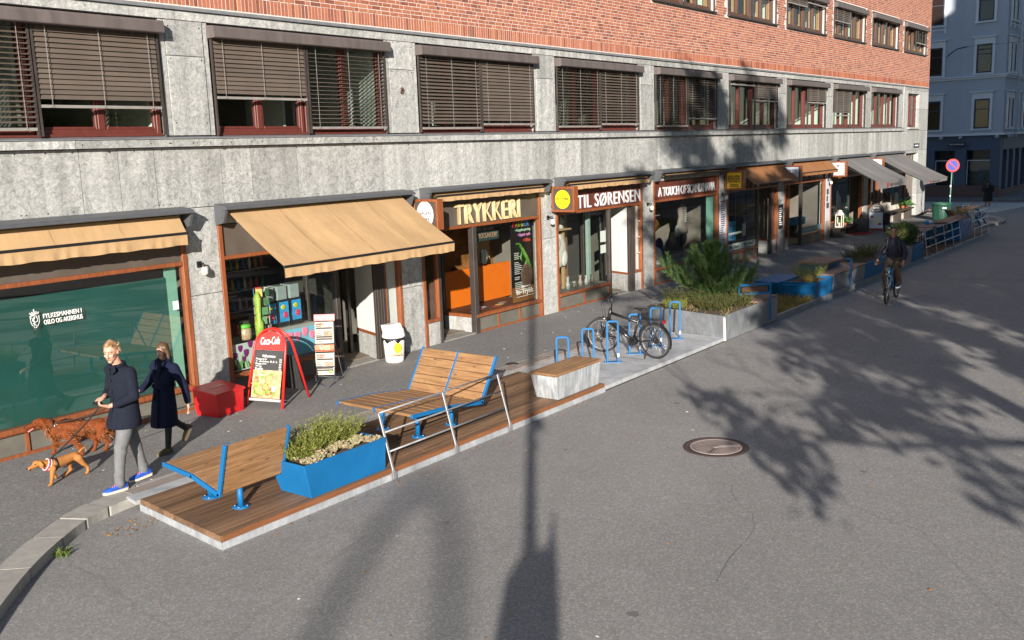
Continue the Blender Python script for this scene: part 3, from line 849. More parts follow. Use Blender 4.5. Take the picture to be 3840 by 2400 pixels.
# ================================================================ awnings
def awning(label, x0, x1, bar, val, cloth, cx0=None, cx1=None, top=(-.17, 3.245), text_=None, thinbar=BLACK):
    t = thing('awning', label, 'awning', ((x0 + x1) / 2, 0, 3.2), 0, 'awnings over the shop windows')
    cx0 = x0 - .12 if cx0 is None else cx0; cx1 = x1 + .12 if cx1 is None else cx1
    c = MB(); c.prism([(cx0, -.002, 3.375), (cx0, -.30, 3.335), (cx0, -.345, 3.30), (cx0, -.345, 3.275), (cx0, -.18, 3.262), (cx0, -.002, 3.262)], (cx1 - cx0, 0, 0))
    c.build('hood', FLASH, t, bevel=.006, seg=1)
    for xx in (cx0, cx1 - .05):
        e = MB(); e.prism([(xx, -.004, 3.262), (xx, -.31, 3.262), (xx, -.22, 3.06), (xx, -.004, 3.02)], (.05, 0, 0)); e.build('end_bracket', FLASH, t)
    r = MB(); r.cyl((x0 + .02, -.12, 3.21), (x1 - .02, -.12, 3.21), .045, n=10); r.build('roller', cloth, t)
    by, bz = bar
    m = MB(); nx = 64; ny = 12
    rr = random.Random(int(x0 * 10))
    seams = [.010 * math.sin(i * .55 + rr.random()) + .012 * math.sin(i * .21 + 1) + rr.uniform(-.004, .004) for i in range(nx + 1)]
    vs = []; L0 = math.hypot(by - top[0], bz - top[1])
    for j in range(ny + 1):
        v = j / ny
        for i in range(nx + 1):
            u = i / nx; sag = -.035 * L0 * math.sin(math.pi * v) * (1 + .5 * math.sin(u * 9)) + seams[i] * math.sin(math.pi * v) * L0
            vs.append((x0 + (x1 - x0) * u, top[0] + (by - top[0]) * v, top[1] + (bz - top[1]) * v + sag * .6))
    m.add(vs, [(j * (nx + 1) + i, j * (nx + 1) + i + 1, (j + 1) * (nx + 1) + i + 1, (j + 1) * (nx + 1) + i) for j in range(ny) for i in range(nx)], True)
    m.build('cloth', cloth, t, recalc=False)
    cl = t.children[-1]; nse = 3
    for q in range(1, nse + 1):
        i = int(nx * q / (nse + 1)); m = MB(); ln = [vs[j * (nx + 1) + i] for j in range(ny + 1)]; off = V((0, (bz - top[1]), -(by - top[1]))).normalized() * .003
        for a, c in zip(ln[:-1], ln[1:]): a = V(a) + V((0, -.003, .003)); c = V(c) + V((0, -.003, .003)); m.quad(a - V((.012, 0, 0)), a + V((.012, 0, 0)), c + V((.012, 0, 0)), c - V((.012, 0, 0)))
        m.build('seam', M_('seam_' + cloth.name, {AWN: (.36, .22, .10), AWNB: (.22, .10, .045)}.get(cloth, (.165, .16, .16)), .9, var=.5, vs=6), cl, recalc=False)
    f = MB(); f.box(x0 - .01, by - .03, bz - .035, x1 + .01, by + .012, bz + .006); f.build('front_bar', thinbar, t, bevel=.005, seg=1)
    if val > .04:
        m = MB(); nx = int((x1 - x0) / .045); vs = []
        for j in range(4):
            for i in range(nx + 1):
                u = i / nx; w = .012 * math.sin(i * 1.1 + math.sin(i * .37) * 2) * (j / 3)
                vs.append((x0 + (x1 - x0) * u, by - .018 + w, bz - .03 - val * j / 3 + (.006 * math.sin(i * .5) if j == 3 else 0)))
        m.add(vs, [(j * (nx + 1) + i, j * (nx + 1) + i + 1, (j + 1) * (nx + 1) + i + 1, (j + 1) * (nx + 1) + i) for j in range(3) for i in range(nx)], True)
        v_ = m.build('valance', cloth, t, recalc=False)
        if text_:
            m = MB(); q = x0 + 1.15; m.box(q, by - .05, bz - .03 - val * .85, q + .16, by - .045, bz - .03 - val * .15); m.build('red_mark', RED, v_)
            text('lettering', text_, 1.3, val * .45, face_mat(q + .98, by - .05, bz - .03 - val * .5, '-y'), M_('dark_print', (.06, .06, .06), .8), v_)
    if abs(by) > .6:
        for xx in (x0 + .35, x1 - .35):
            a = MB(); mid = (xx + (.45 if xx < (x0 + x1) / 2 else -.45), (by - .2) / 2, (bz + 3.12) / 2 - .16)
            a.tube([(xx, -.12, 3.05), mid, (xx, by + .02, bz - .05)], .02, 6); a.build('arm', WHITE, t)
    return t
awning('tan awning pulled out a little over the teal office window', .85, 5.14, (-.34, 2.985), .17, AWN, .6, 5.33)
awning('fully extended sloping tan awning over the kiosk entrance', 6.08, 10.28, (-1.50, 2.385), .165, AWN, 5.94, 10.52)
awning('almost closed tan awning with a pleated edge above the cream TRYKKERI letters', 11.22, 15.12, (-.27, 3.20), .10, AWN, 11.0, 15.42)
awning('almost closed tan awning above the brown SORENSEN fascia', 16.25, 20.22, (-.27, 3.19), .11, AWN, 15.94, 20.5)
awning('closed tan awning folded under its dark hood above the Scandinavia letters', 21.25, 25.15, (-.30, 3.20), .02, AWN, 20.95, 25.45)
awning('brown awning half extended beside the yellow RENSERI sign', 26.2, 30.2, (-.86, 2.70), .03, AWNB, 25.95, 30.45)
awning('brown awning with a short flap next to the LUNA sign', 31.25, 35.2, (-.53, 2.87), .10, AWNB, 30.95, 35.4)
awning('grey awning with red mark over the bakery door, nearer of the two grey ones', 36.15, 40.2, (-1.86, 2.29), .27, AWNG, 35.9, 40.4, text_='BAKER HANSEN', thinbar=AWNG)
awning('grey awning with red mark at the far end of the stone facade', 41.15, 45.4, (-2.30, 2.11), .15, AWNG, 40.95, 45.6, text_='BAKER HANSEN', thinbar=AWNG)

# ================================================================ fascia lettering and hanging box signs
CREAM = M_('cream_letters', (.62, .50, .27), .5, var=.1)
SILV = M_('silver_white_letters', (.62, .63, .66), .5, var=.1)
o = text('shop_sign', 'TRYKKERI', 2.36, .44, face_mat(13.28, -.0, 2.735, '-y'), CREAM, extrude=.03, bold=.004, spacing=1.12)
tag(o, 'tall cream block letters spelling TRYKKERI on the dark fascia', 'shop sign')
o = text('shop_sign', 'KETIL SØRENSEN', 3.8, .345, face_mat(18.33, .015, 2.70, '-y'), SILV, extrude=.012, bold=.004, spacing=1.1)
tag(o, 'white letters spelling KETIL SØRENSEN on a red brown fascia', 'shop sign')
o = text('shop_sign', 'A TOUCH OF SCANDINAVIA', 3.78, .27, face_mat(23.2, .015, 2.71, '-y'), SILV, extrude=.012, bold=.010)
tag(o, 'white letters spelling A TOUCH OF SCANDINAVIA on a red brown fascia', 'shop sign')
o = text('shop_sign', 'RENSERI', 2.6, .32, face_mat(28.2, .015, 2.62, '-y'), M_('old_gold', (.22, .13, .03), .5), extrude=.012)
tag(o, 'dull gold RENSERI letters half hidden under the brown awning', 'shop sign')
o = text('shop_sign', 'LUNA SHOP', 2.8, .26, face_mat(33.5, .015, 2.64, '-y'), M_('dull_letters', (.2, .19, .19), .5), extrude=.012)
tag(o, 'grey LUNA SHOP letters on a black fascia', 'shop sign')

BROWN = M_('brown_sign_panel', (.075, .055, .042), .55, var=.2)
WSIGN = M_('white_sign', (.72, .72, .72), .45, var=.04)
def disc(cx, cy, cz, rx, rz, th, nrm, n=36):
    M = face_mat(cx, cy, cz, nrm); b = MB(M)
    b.prism([(rx * math.cos(2 * math.pi * i / n), rz * math.sin(2 * math.pi * i / n), 0) for i in range(n)], (0, 0, th), smooth=False)
    return b
def hang_sign(label, x, face, z0=2.54, z1=3.16, y0=-.06, y1=-.72, edge=WOODF):
    t = thing('hanging_sign', label, 'sign', (x, y0, z0), 0, 'box signs hanging out from the facade')
    b = MB(); e = .055
    b.box(x - .01, y1, z0, x + .19, y1 + e, z1); b.box(x - .01, y0 - e, z0, x + .19, y0, z1); b.box(x - .01, y1 + e, z0, x + .19, y0 - e, z0 + e); b.box(x - .01, y1 + e, z1 - e, x + .19, y0 - e, z1)
    b.build('frame', edge, t, bevel=.006, seg=1)
    b = MB(); b.box(x, y1 + e, z0 + e, x + .18, y0 - e, z1 - e); b.build('panel', face, t)
    b = MB(); b.box(x + .06, y0, z1 - .16, x + .12, 0.0, z1 - .10); b.box(x + .06, y0, z0 + .1, x + .12, 0.0, z0 + .16); b.build('wall_bracket', BLACK, t)
    return t
yc, zc = -.39, 2.85
t = hang_sign('brown box sign with a white oval partly behind the extended tan awning', 10.72, BROWN)
disc(10.717, yc, zc, .225, .27, .006, '-x').build('oval', WSIGN, t)
d = MB(); M = face_mat(10.710, yc, zc, '-x'); d.M = M; d.tube([(.205 * math.cos(a * math.pi / 18), .25 * math.sin(a * math.pi / 18), 0) for a in range(36)], .006, 6, closed=True); d.build('ring', M_('sign_navy', (.02, .04, .12), .5), t)
text('lettering', 'HAGEN', .32, .075, face_mat(10.708, yc, 2.88, '-x'), BLACK, t); text('lettering', 'TRYKK', .28, .075, face_mat(10.708, yc, 2.755, '-x'), BLACK, t)
t = hang_sign('brown box sign with a round yellow In-Trykk disc', 15.72, BROWN)
disc(15.717, yc, zc, .215, .225, .006, '-x').build('disc', M_('sign_yellow', (.80, .66, .01), .5, var=.04), t)
text('lettering', 'In-Trykk', .36, .115, face_mat(15.708, yc, 2.865, '-x'), BLACK, t, bold=.01)
m = MB(); m.box(15.705, yc - .16, 2.79, 15.711, yc + .16, 2.798); m.build('underline', BLACK, t)
m = MB(); m.box(15.705, yc - .1, 2.735, 15.711, yc + .1, 2.75); m.build('text_line', RED, t)
t = hang_sign('square yellow RENSERI sign in a brown box', 25.68, BROWN)
m = MB(); m.box(25.672, yc - .245, zc - .25, 25.679, yc + .245, zc + .25); m.build('yellow_plate', M_('sign_amber', (.72, .42, .01), .5, var=.06), t)
text('lettering', 'RENSERI', .42, .23, face_mat(25.668, yc, 2.90, '-x'), BLACK, t, bold=.012)
m = MB(); m.box(25.668, yc - .13, 2.70, 25.672, yc + .13, 2.725); m.build('text_line', BLACK, t); m = MB(); m.box(25.668, yc - .17, 2.65, 25.672, yc + .17, 2.675); m.build('text_line', BLACK, t)
t = hang_sign('white and brown LUNA sign behind the brown awning', 30.68, BROWN)
m = MB(); m.box(30.672, yc - .245, zc - .25, 30.679, yc + .245, zc + .25); m.build('white_plate', M_('pale_blue_plate', (.50, .58, .70), .5, var=.06), t)
text('lettering', 'CASA LUNA', .42, .075, face_mat(30.668, yc, 2.99, '-x'), BLACK, t)
for i in range(4):
    m = MB(); m.box(30.668, yc - .2 + .03 * i, 2.88 - i * .07, 30.672, yc + .2 - .04 * (i % 2), 2.90 - i * .07); m.build('text_line', BLACK, t)
for lab, x in (('bakery box sign with a white disc, beside the nearer grey awning', 35.68), ('bakery box sign with a white disc, between the two grey awnings', 40.68)):
    t = hang_sign(lab, x, M_('silver_panel', (.36, .36, .36), .5))
    disc(x - .003, yc, zc, .24, .25, .006, '-x').build('disc', WSIGN, t)
    m = MB(); m.box(x - .014, yc - .045, zc + .09, x - .01, yc + .045, zc + .16); m.build('red_square', RED, t)
    text('lettering', 'BAKER', .26, .07, face_mat(x - .012, yc, 2.83, '-x'), BLACK, t); text('lettering', 'HANSEN', .34, .07, face_mat(x - .012, yc, 2.74, '-x'), BLACK, t)

# wall lamps on the piers
for i, k in enumerate((-1, 1, 2, 3, 5)):
    x = 10.62 + 5 * k if k != -1 else 5.55
    lab = ['small wall lamp on the grey pier right of the teal window', 'small wall lamp on the pier left of the round yellow sign', 'small wall lamp on the pier between the two red brown fascias', 'small wall lamp on the pier beside the yellow square sign', 'small wall lamp on the pier beside the nearer bakery sign'][i]
    t = thing('wall_lamp', lab, 'wall lamp', (x, 0, 2.3), 0, 'wall lamps on the piers')
    m = MB(); m.box(x - .04, -.02, 2.36, x + .04, 0, 2.46); m.tube([(x, -.02, 2.42), (x, -.13, 2.43), (x, -.15, 2.38)], .015, 6); m.build('bracket', BLACK, t)
    m = MB(); m.lathe([(.035, 2.37), (.055, 2.33), (.055, 2.26), (.03, 2.24), (0, 2.24)], (x, -.15, 0), 12); m.build('shade', M_('opal_shade', (.6, .58, .5), .4), t)
m = MB(); m.tube([(10.62 + .035 * math.cos(a * .6), -.03 - .02 * math.sin(a * .6), 5.33 + .05 * math.sin(a * .6)) for a in range(11)], .012, 6, closed=True); m.cyl((10.62, .0, 5.38), (10.62, -.05, 5.38), .02, n=8)
tag(m.build('iron_ring', M_('rusty_iron', (.10, .06, .04), .8, .3), None), 'small iron ring fixed to the grey stone between the upper windows', 'iron ring')

# office lettering with crest on the teal window
t = thing('window_lettering', 'white crest and two lines of white lettering on the teal window', 'lettering', (2.4, .044, 1.5))
text('lettering', 'FYLKESMANNEN I', .585, .07, face_mat(3.19, .044, 1.955, '-y'), WHITE, t, bold=.012, spacing=1.05)
text('lettering', 'OSLO OG AKERSHUS', .59, .07, face_mat(3.195, .044, 1.865, '-y'), WHITE, t, bold=.012)
m = MB(face_mat(2.775, .044, 1.925, '-y') @ Matrix.Scale(.6, 4))
pr = [(-.105, .10), (-.105, -.03), (-.09, -.10), (-.05, -.16), (0, -.20), (.05, -.16), (.09, -.10), (.105, -.03), (.105, .10)]
for i in range(len(pr)): m.tube([(*pr[i], 0), (*pr[(i + 1) % len(pr)], 0)], .007, 6)
m.tube([(-.03, -.14, 0), (-.01, -.06, 0), (-.04, -.0, 0), (-.01, .05, 0), (.02, .075, 0)], [.008, .016, .018, .016, .012], 6)
for q in ([(-.02, .02), (-.07, .04), (-.075, .06)], [(-.02, -.02), (-.07, -.02)], [(-.015, -.07), (-.06, -.09)], [(-.02, -.1), (.02, -.14), (.03, -.16)], [(.01, -.06), (.05, -.05), (.07, 0), (.05, .05), (.06, .08)], [(.03, .07), (.05, .06)]): m.tube([(*a, 0) for a in q], .007, 6)
for a in (-.1, -.05, 0, .05, .1): m.tube([(a * .8, .13, 0), (a, .19 - abs(a) * .3, 0)], .01, 6); m.ell((a, .20 - abs(a) * .3, 0), .013, 8)
m.tube([(-.085, .13, 0), (.085, .13, 0)], .011, 6); m.tube([(0, .2, 0), (0, .25, 0)], .008, 6); m.tube([(-.02, .235, 0), (.02, .235, 0)], .007, 6)
m.build('crest', WHITE, t)

# street name plates
t = thing('street_plate', 'dark street name plate above the gate', 'street sign', (48.7, 0, 3.55)); NAVY = M_('navy_enamel', (.012, .018, .04), .4)
m = MB(); m.box(48.2, -.015, 3.45, 49.2, 0.0, 3.68); m.build('plate', NAVY, t); m = MB(); m.box(48.38, -.018, 3.54, 49.02, -.0155, 3.60); m.build('text_line', WHITE, t)

# notices fixed to the piers
def notice(label, x0, x1, z0, z1, mat, rows, ink, y=-.012, hd=None):
    t = thing('notice_board', label, 'notice', ((x0 + x1) / 2, 0, z0))
    m = MB(); m.box(x0, y, z0, x1, 0, z1); m.build('board', mat, t)
    r = random.Random(int(x0 * 7)); m = MB()
    for i in range(rows):
        z = z1 - (z1 - z0) * (i + 2.2) / (rows + 3); a = x0 + (x1 - x0) * .14
        m.box(a, y - .003, z, a + (x1 - x0) * r.uniform(.35, .7), y - .0005, z + (z1 - z0) / rows * .4)
    o = m.build('print', ink, t); o['kind'] = 'stuff'
    if hd:
        m = MB(); m.box(x0 + .03, y - .004, z1 - .12, x1 - .03, y - .0005, z1 - .105); m.box(x0 + .03, y - .004, z0 + .13, x1 - .03, y - .0005, z0 + .145); m.build('red_rule', hd, t)
notice('tall white notice with red rules on the pier left of the cleaners', 25.42, 25.90, .95, 2.30, M_('pale_notice', (.55, .55, .62), .6), 16, M_('ink', (.05, .05, .07), .8), hd=RED)
notice('narrow black price board on the pier right of the cleaners', 30.42, 30.85, .85, 1.75, M_('black_board', (.015, .015, .018), .5), 9, WHITE)
notice('tall pale poster with dark pictures on the pier before the bakery', 35.42, 35.9, .75, 2.45, M_('pale_poster', (.45, .48, .52), .6), 3, M_('ink', (.05, .05, .07), .8))

# ================================================================ things in the shop windows
def prop(name, label, cat, b, mat, bevel=0, group=None):
    o = b.build(name, mat, None, bevel=bevel); return tag(o, label, cat, group)
def box_b(x0, y0, z0, x1, y1, z1): m = MB(); m.box(x0, y0, z0, x1, y1, z1); return m
PINK = M_('tulip_pink', (.75, .22, .34), .6, var=.3, vs=9); PURP = M_('tulip_purple', (.16, .012, .12), .6, var=.3, vs=9); LEAFG = M_('tulip_leaf', (.09, .32, .04), .6, var=.3, vs=8)
t = thing('tulip_poster', 'long window poster of pink and purple tulips on pale blue in the kiosk', 'poster', (7.4, .09, .5))
m = MB(); m.box(6.75, .10, .48, 8.40, .106, .98); m.build('sheet', M_('sky_blue_print', (.16, .47, .62), .6, var=.3, vs=1.6), t)
m = MB(); m.box(6.1, .10, .45, 6.749, .107, .92); m.build('white_part', M_('pale_print', (.45, .52, .50), .6, var=.2), t)
r = random.Random(5)
def tulip(b, x, z, s, n=3):
    for i in range(n):
        a = (i - (n - 1) / 2) * .35
        b.ell((x + math.sin(a) * s * .35, .096, z + math.cos(a) * s * .12), (s * .26, .005, s * .5), 8, Matrix.Rotation(a, 3, 'Y'))
b1 = MB(); b2 = MB(); b3 = MB()
for x, z, s in ((6.95, .86, .17), (7.12, .74, .15), (7.42, .82, .2), (7.60, .80, .2), (7.78, .86, .19), (7.95, .78, .18), (8.12, .88, .2), (8.3, .80, .18), (7.25, .88, .13)): tulip(b1, x, z, s)
for x, z, s in ((6.18, .70, .14), (6.30, .82, .13), (6.42, .72, .15), (6.52, .86, .14), (6.62, .76, .13), (6.36, .62, .12)): tulip(b2, x, z, s)
for i in range(34): x = r.uniform(6.12, 6.75); b3.prism([(x, .0935, .47), (x + .035, .0935, .47), (x + r.uniform(-.1, .1), .0935, r.uniform(.6, .78))], (0, .002, 0))
b1.build('pink_tulip', PINK, t)['kind'] = 'stuff'; b2.build('purple_tulip', PURP, t)['kind'] = 'stuff'; b3.build('foliage', LEAFG, t)['kind'] = 'stuff'
for i, x in enumerate((7.45, 7.75, 8.05)):
    t = thing('drink_dispenser', ['slush dispenser in the kiosk window, left of three', 'slush dispenser in the kiosk window, middle of three', 'slush dispenser in the kiosk window, right of three'][i], 'dispenser', (x, .7, .95), 0, 'slush dispensers in the kiosk')
    m = MB(); m.box(x - .13, .62, .95, x + .13, .95, 1.45); m.build('body', BLACK, t, bevel=.01)
    m = MB(); m.box(x - .12, .64, 1.45, x + .12, .93, 1.72); m.build('tank', M_('clear_tank', (.25, .3, .3), .15), t, bevel=.02)
    m = MB(); m.box(x - .105, .61, 1.04, x + .105, .619, 1.42); m.build('front_picture', M_('blue_picture', (.03, .30, .62), .4, var=.4, vs=9), t)
    m = MB(); m.ell((x + .02, .607, 1.17), (.055, .006, .07), 10); m.build('cup_picture', M_('cup_red', (.6, .05, .12), .4, var=.5, vs=20), t)
    m = MB(); m.ell((x - .02, .607, 1.32), (.06, .006, .05), 8); m.build('fruit_picture', M_('fruit', (.55, .5, .04), .4, var=.8, vs=22), t)
prop('counter', 'pale counter inside the kiosk window', 'counter', box_b(6.4, .55, .43, 8.4, 1.1, .94), M_('pale_counter', (.30, .31, .28), .6))
t = thing('postcard_rack', 'revolving rack of colourful postcards in the kiosk window', 'rack', (7.15, .5, .43))
m = MB(); m.cyl((7.15, .5, .43), (7.15, .5, 1.75), .015, n=8); m.build('pole', STEEL, t)
r = random.Random(8)
for j in range(5):
    for a in range(5):
        an = a * 1.256 + j * .3 + .4; cx, cy = 7.15 + .13 * math.sin(an), .5 - .13 * math.cos(an)
        m = MB(Matrix.Translation((cx, cy, .95 + j * .17)) @ Matrix.Rotation(an, 4, 'Z')); m.box(-.06, -.004, 0, .06, .004, .14)
        m.build('postcard', M_('card_%d' % ((j * 5 + a) % 5), [(.5, .5, .45), (.5, .05, .05), (.08, .22, .4), (.45, .40, .1), (.1, .25, .12)][(j * 5 + a) % 5], .4, var=.5, vs=25), t)
t = thing('candy_jar', 'glass jar of sweets with a green lid in the kiosk window', 'jar', (6.62, .35, .92))
m = MB(); m.lathe([(.0, .92), (.10, .92), (.11, .95), (.11, 1.10), (.09, 1.13)], (6.62, .35, 0), 18); m.build('glass', M_('sweets', (.45, .32, .2), .3, var=.9, vs=30), t)
m = MB(); m.lathe([(.095, 1.13), (.105, 1.14), (.10, 1.19), (0, 1.20)], (6.62, .35, 0), 18); m.build('lid', M_('green_lid', (.12, .5, .05), .4), t)
m = MB(); m.lathe([(.0, .42), (.10, .43), (.09, .75), (.05, .82), (.075, 1.2), (.03, 1.30), (0, 1.31)], (6.98, .4, .42), 14, sx=.8); prop('bottle_display', 'tall green bottle shaped display in the kiosk window', 'display', m, M_('yellow_green', (.30, .42, .05), .5, var=.6, vs=14))
for i, (x, c, lab) in enumerate(((6.72, (.5, .04, .03), 'red cup on the kiosk counter beside the jar'), (6.86, (.55, .55, .55), 'white box on the kiosk counter beside the bottle display'), (7.32, (.04, .07, .3), 'blue box of sweets on the kiosk counter'))):
    prop('counter_item', lab, 'counter item', box_b(x - .06, .62, .945, x + .06, .74, 1.15 + .04 * i), M_('item_%d' % i, c, .4, var=.5, vs=15), .006)
t = thing('flower_pot', 'white pot with red and green flowers on the kiosk shelf', 'flower pot', (6.3, .6, 1.72))
m = MB(); m.lathe([(0, 1.72), (.07, 1.72), (.10, 1.90), (.09, 1.90), (.06, 1.74)], (6.3, .6, 0), 16); m.build('pot', WHITE, t)
m = MB()
for i in range(24): m.ell((6.3 + r.uniform(-.1, .1), .6 + r.uniform(-.08, .08), 1.93 + r.uniform(0, .08)), (.03, .02, .035), 6)
m.build('flowers', leaf_mat('pot_flowers', (.4, .02, .03), (.05, .2, .03), (.05, .15, .03)), t)
prop('shelf', 'dark shelf carrying the white flower pot', 'shelf', box_b(6.1, .45, 1.69, 6.6, .9, 1.715), INTM)
for i in range(3):
    x = 6.35 + .35 * i; m = MB(); m.cyl((x, .5, 2.45), (x, .5, 2.36), .035, .05, n=10); m.cyl((x, .5, 2.45), (x, .5, 3.02), .008, n=6)
    prop('spotlight', ['brass spotlight at the left of the kiosk window', 'brass spotlight second from the left in the kiosk', 'brass spotlight third from the left in the kiosk'][i], 'spotlight', m, M_('brass', (.5, .33, .1), .35, .8), group='kiosk spotlights')

bt = MB(); bt.lathe([(0, 0), (.032, 0), (.034, .13), (.014, .19), (.014, .24), (0, .24)], (0, 0, 0), 10)
cols_ = [(.45, .04, .03), (.05, .25, .08), (.5, .38, .05), (.06, .12, .35), (.5, .5, .48), (.4, .15, .03)]
for j, z in enumerate((1.15, 1.55, 1.95)):
    prop('back_shelf', ['lowest', 'middle', 'topmost'][j] + ' back shelf of bottles in the kiosk', 'shelf', box_b(6.2, 1.9, z - .02, 8.5, 2.2, z), M_('shelf_grey', (.3, .3, .3), .5), group='kiosk back shelves')
    for i in range(15):
        q = link('bottle', bt.mesh('bottle'), M_('btl_%d' % ((i * 5 + j * 3) % 6), cols_[(i * 5 + j * 3) % 6], .3), None) if (j == 0 and i < 6) else None
        if q is None: q = bottles_[(i * 5 + j) % 6].copy(); C.objects.link(q)
        else: bottles_ = ([] if i == 0 else bottles_) + [q]
        q.location = (6.3 + i * .148, 1.98, z + .001); tag(q, 'small drink bottle in the rows on the back shelves of the kiosk', 'bottle', 'bottles on the kiosk back shelves')
# print shop window
t = thing('lizard_poster', 'tall black print shop poster with a green lizard and coloured words', 'poster', (14.85, .2, .45))
m = MB(); m.box(14.33, .20, .44, 15.24, .206, 2.42); m.build('sheet', M_('black_print', (.012, .010, .009), .35), t)
m = MB(); m.box(14.34, .196, .44, 15.23, .1995, .80); m.build('brown_base', M_('brown_print', (.20, .085, .025), .4, var=.5, vs=2.5), t)
for i, (ch, c) in enumerate(zip('FARGER', [(.5, .03, .03), (.5, .12, .02), (.10, .30, .05), (.5, .35, .02), (.05, .2, .5), (.05, .25, .55)])):
    text('letter', ch, .085, .15, face_mat(14.46 + i * .115, .195, 2.33, '-y'), M_('farge_%d' % i, c, .5), t, bold=.02)
for s_t, c, z, x, w in (('• Fargekopiering', (.35, .55, .42), 2.17, 14.83, .62), ('• Digitalt trykk', (.6, .25, .5), 2.05, 14.88, .52), ('• Offset', (.6, .08, .05), 1.92, 14.98, .3)):
    text('line', s_t, w, .085, face_mat(x, .195, z, '-y'), M_('pl_%d' % int(z * 100), c, .5), t, bold=.01)
m = MB(face_mat(14.85, .19, 1.45, '-y')); m.tube([(-.32, .40, 0), (-.25, .42, 0), (-.12, .28, 0), (.02, .08, 0), (.16, -.12, 0), (.33, -.30, 0)], [.03, .07, .085, .10, .07, .02], 8, sq=.1)
m.tube([(-.1, .2, 0), (-.16, .05, 0), (-.08, -.05, 0)], .025, 6, sq=.2); m.tube([(.1, 0, 0), (.02, -.12, 0)], .03, 6, sq=.2); m.build('lizard', M_('lizard_green', (.10, .26, .04), .5, var=.8, vs=14), t)
m = MB(face_mat(14.95, .192, 1.05, '-y')); m.ell((0, 0, 0), (.26, .33, .003), 14); m.build('rock', M_('rock_print', (.10, .06, .04), .6, var=.8, vs=10), t)
m = MB(); r = random.Random(4)
for i in range(22):
    if i in (4, 12, 15): continue
    z = 1.62 - i * .045; m.box(14.46, .193, z, 14.46 + (r.uniform(.15, .3) if i < 16 else r.uniform(.5, .65)), .199, z + .018)
m.build('small_print', M_('print_white', (.5, .5, .48), .6), t)['kind'] = 'stuff'
text('line', 'Velkommen til', .36, .055, face_mat(14.88, .192, .80, '-y'), WHITE, t); text('line', 'In-Trykk', .70, .17, face_mat(14.85, .192, .66, '-y'), WHITE, t, bold=.012)
m = MB(); m.box(14.5, .192, .555, 15.2, .198, .565); m.build('rule', WHITE, t)
t = thing('hanging_placard', 'dark hanging placard reading Alt innen TRYKKSAKER inside the print shop', 'placard', (13.6, .4, 2.05))
m = MB(); m.box(13.05, .40, 2.02, 14.15, .41, 2.40); m.build('board', M_('placard_green', (.02, .045, .045), .6), t); text('lettering', 'Alt innen', .7, .11, face_mat(13.6, .395, 2.31, '-y'), M_('placard_tan', (.34, .20, .13), .6), t, bold=.01); text('lettering', 'TRYKKSAKER!', .95, .12, face_mat(13.6, .395, 2.14, '-y'), M_('placard_tan', (.34, .20, .13), .6), t, bold=.01)
m = MB(face_mat(14.3, 1.0, 1.55, '-y')); m.tube([(.12 * math.cos(a * math.pi / 12), .16 * math.sin(a * math.pi / 12), 0) for a in range(24)], .03, 8, closed=True); m.ell((0, 0, -.02), (.11, .15, .01), 16)
prop('wall_clock', 'round clock with black rim inside the print shop', 'clock', m, M_('clock_black', (.05, .05, .05), .3))
prop('wall_board', 'tan panel with a heart cut in it inside the print shop', 'panel', box_b(14.6, 1.5, 1.1, 15.15, 1.53, 2.0), M_('tan_board', (.45, .30, .13), .6))
prop('back_shelving', 'shelf wall of coloured paper stacks at the back of the print shop', 'shelving', box_b(12.8, 1.7, 1.2, 15.6, 1.9, 2.3), M_('orange_mixed', (.25, .10, .03), .6, var=.9, vs=5))
for i in range(7):
    x = 13.0 + i * .27; prop('print_sample', 'printed card sample lying on the black display shelf, number %d from the corner post' % (i + 1) if 0 else ['blue card beside the corner post on the black shelf', 'orange card on the black shelf', 'small white card on the black shelf', 'red card on the black shelf', 'pale yellow card on the black shelf', 'grey card on the black shelf', 'white card nearest the lizard poster'][i], 'print sample', box_b(x, .3 + .12 * (i % 3), .421, x + .2, .42 + .12 * (i % 3), .428), M_('sample_%d' % i, [(.05, .2, .5), (.6, .2, .03), (.6, .6, .6), (.5, .04, .03), (.6, .5, .2), (.3, .3, .3), (.55, .55, .55)][i], .4, var=.4, vs=15))

# gift shops : hides, shelves, figures
FUR = M_('white_fur', (.55, .54, .49), .95, var=.2, vs=10, bmp=.8, bs=40); TAN = M_('tan_wood', (.36, .24, .12), .6, var=.3); GREYF = M_('grey_fur', (.16, .14, .12), .95, var=.5, vs=8, bmp=.8, bs=40)
m = MB(); m.ell((16.75, .45, 1.45), (.30, .07, .44), 16); m.ell((16.6, .42, 1.62), (.16, .06, .22), 12); m.ell((16.92, .42, 1.25), (.15, .06, .22), 12); prop('sheepskin', 'white sheepskin hanging in the Sørensen window', 'sheepskin', m, FUR)
t = thing('display_shelf', 'tall tan display post with small shelf in the Sørensen window', 'shelf', (17.1, .5, .42)); m = MB(); m.box(17.0, .5, .42, 17.08, .58, 2.2); m.build('post', TAN, t); m = MB(); m.box(16.5, .35, 1.98, 17.2, .65, 2.02); m.build('board', TAN, t)
for i, (x, lab) in enumerate(((16.55, 'white figurine at the left on the Sørensen shelf'), (16.92, 'white figurine at the right on the Sørensen shelf'))):
    m = MB(); m.lathe([(0, 2.02), (.07, 2.02), (.05, 2.1), (.085, 2.2), (.05, 2.28), (.03, 2.34), (0, 2.35)], (x, .5, 0), 12); prop('figurine', lab, 'figurine', m, M_('figurine', (.42, .44, .42), .5), group='figurines in the shop window')
m = MB(); m.box(17.62, .9, .05, 17.80, 1.1, 3.0); prop('room_post', 'brown post standing inside the Sørensen shop', 'post', m, M_('brown_post', (.20, .11, .06), .6))
prop('pale_column', 'pale green tall cabinet at the right of the Sørensen window', 'cabinet', box_b(18.24, .5, .43, 18.34, .6, 2.42), M_('pale_mint', (.24, .33, .29), .6))
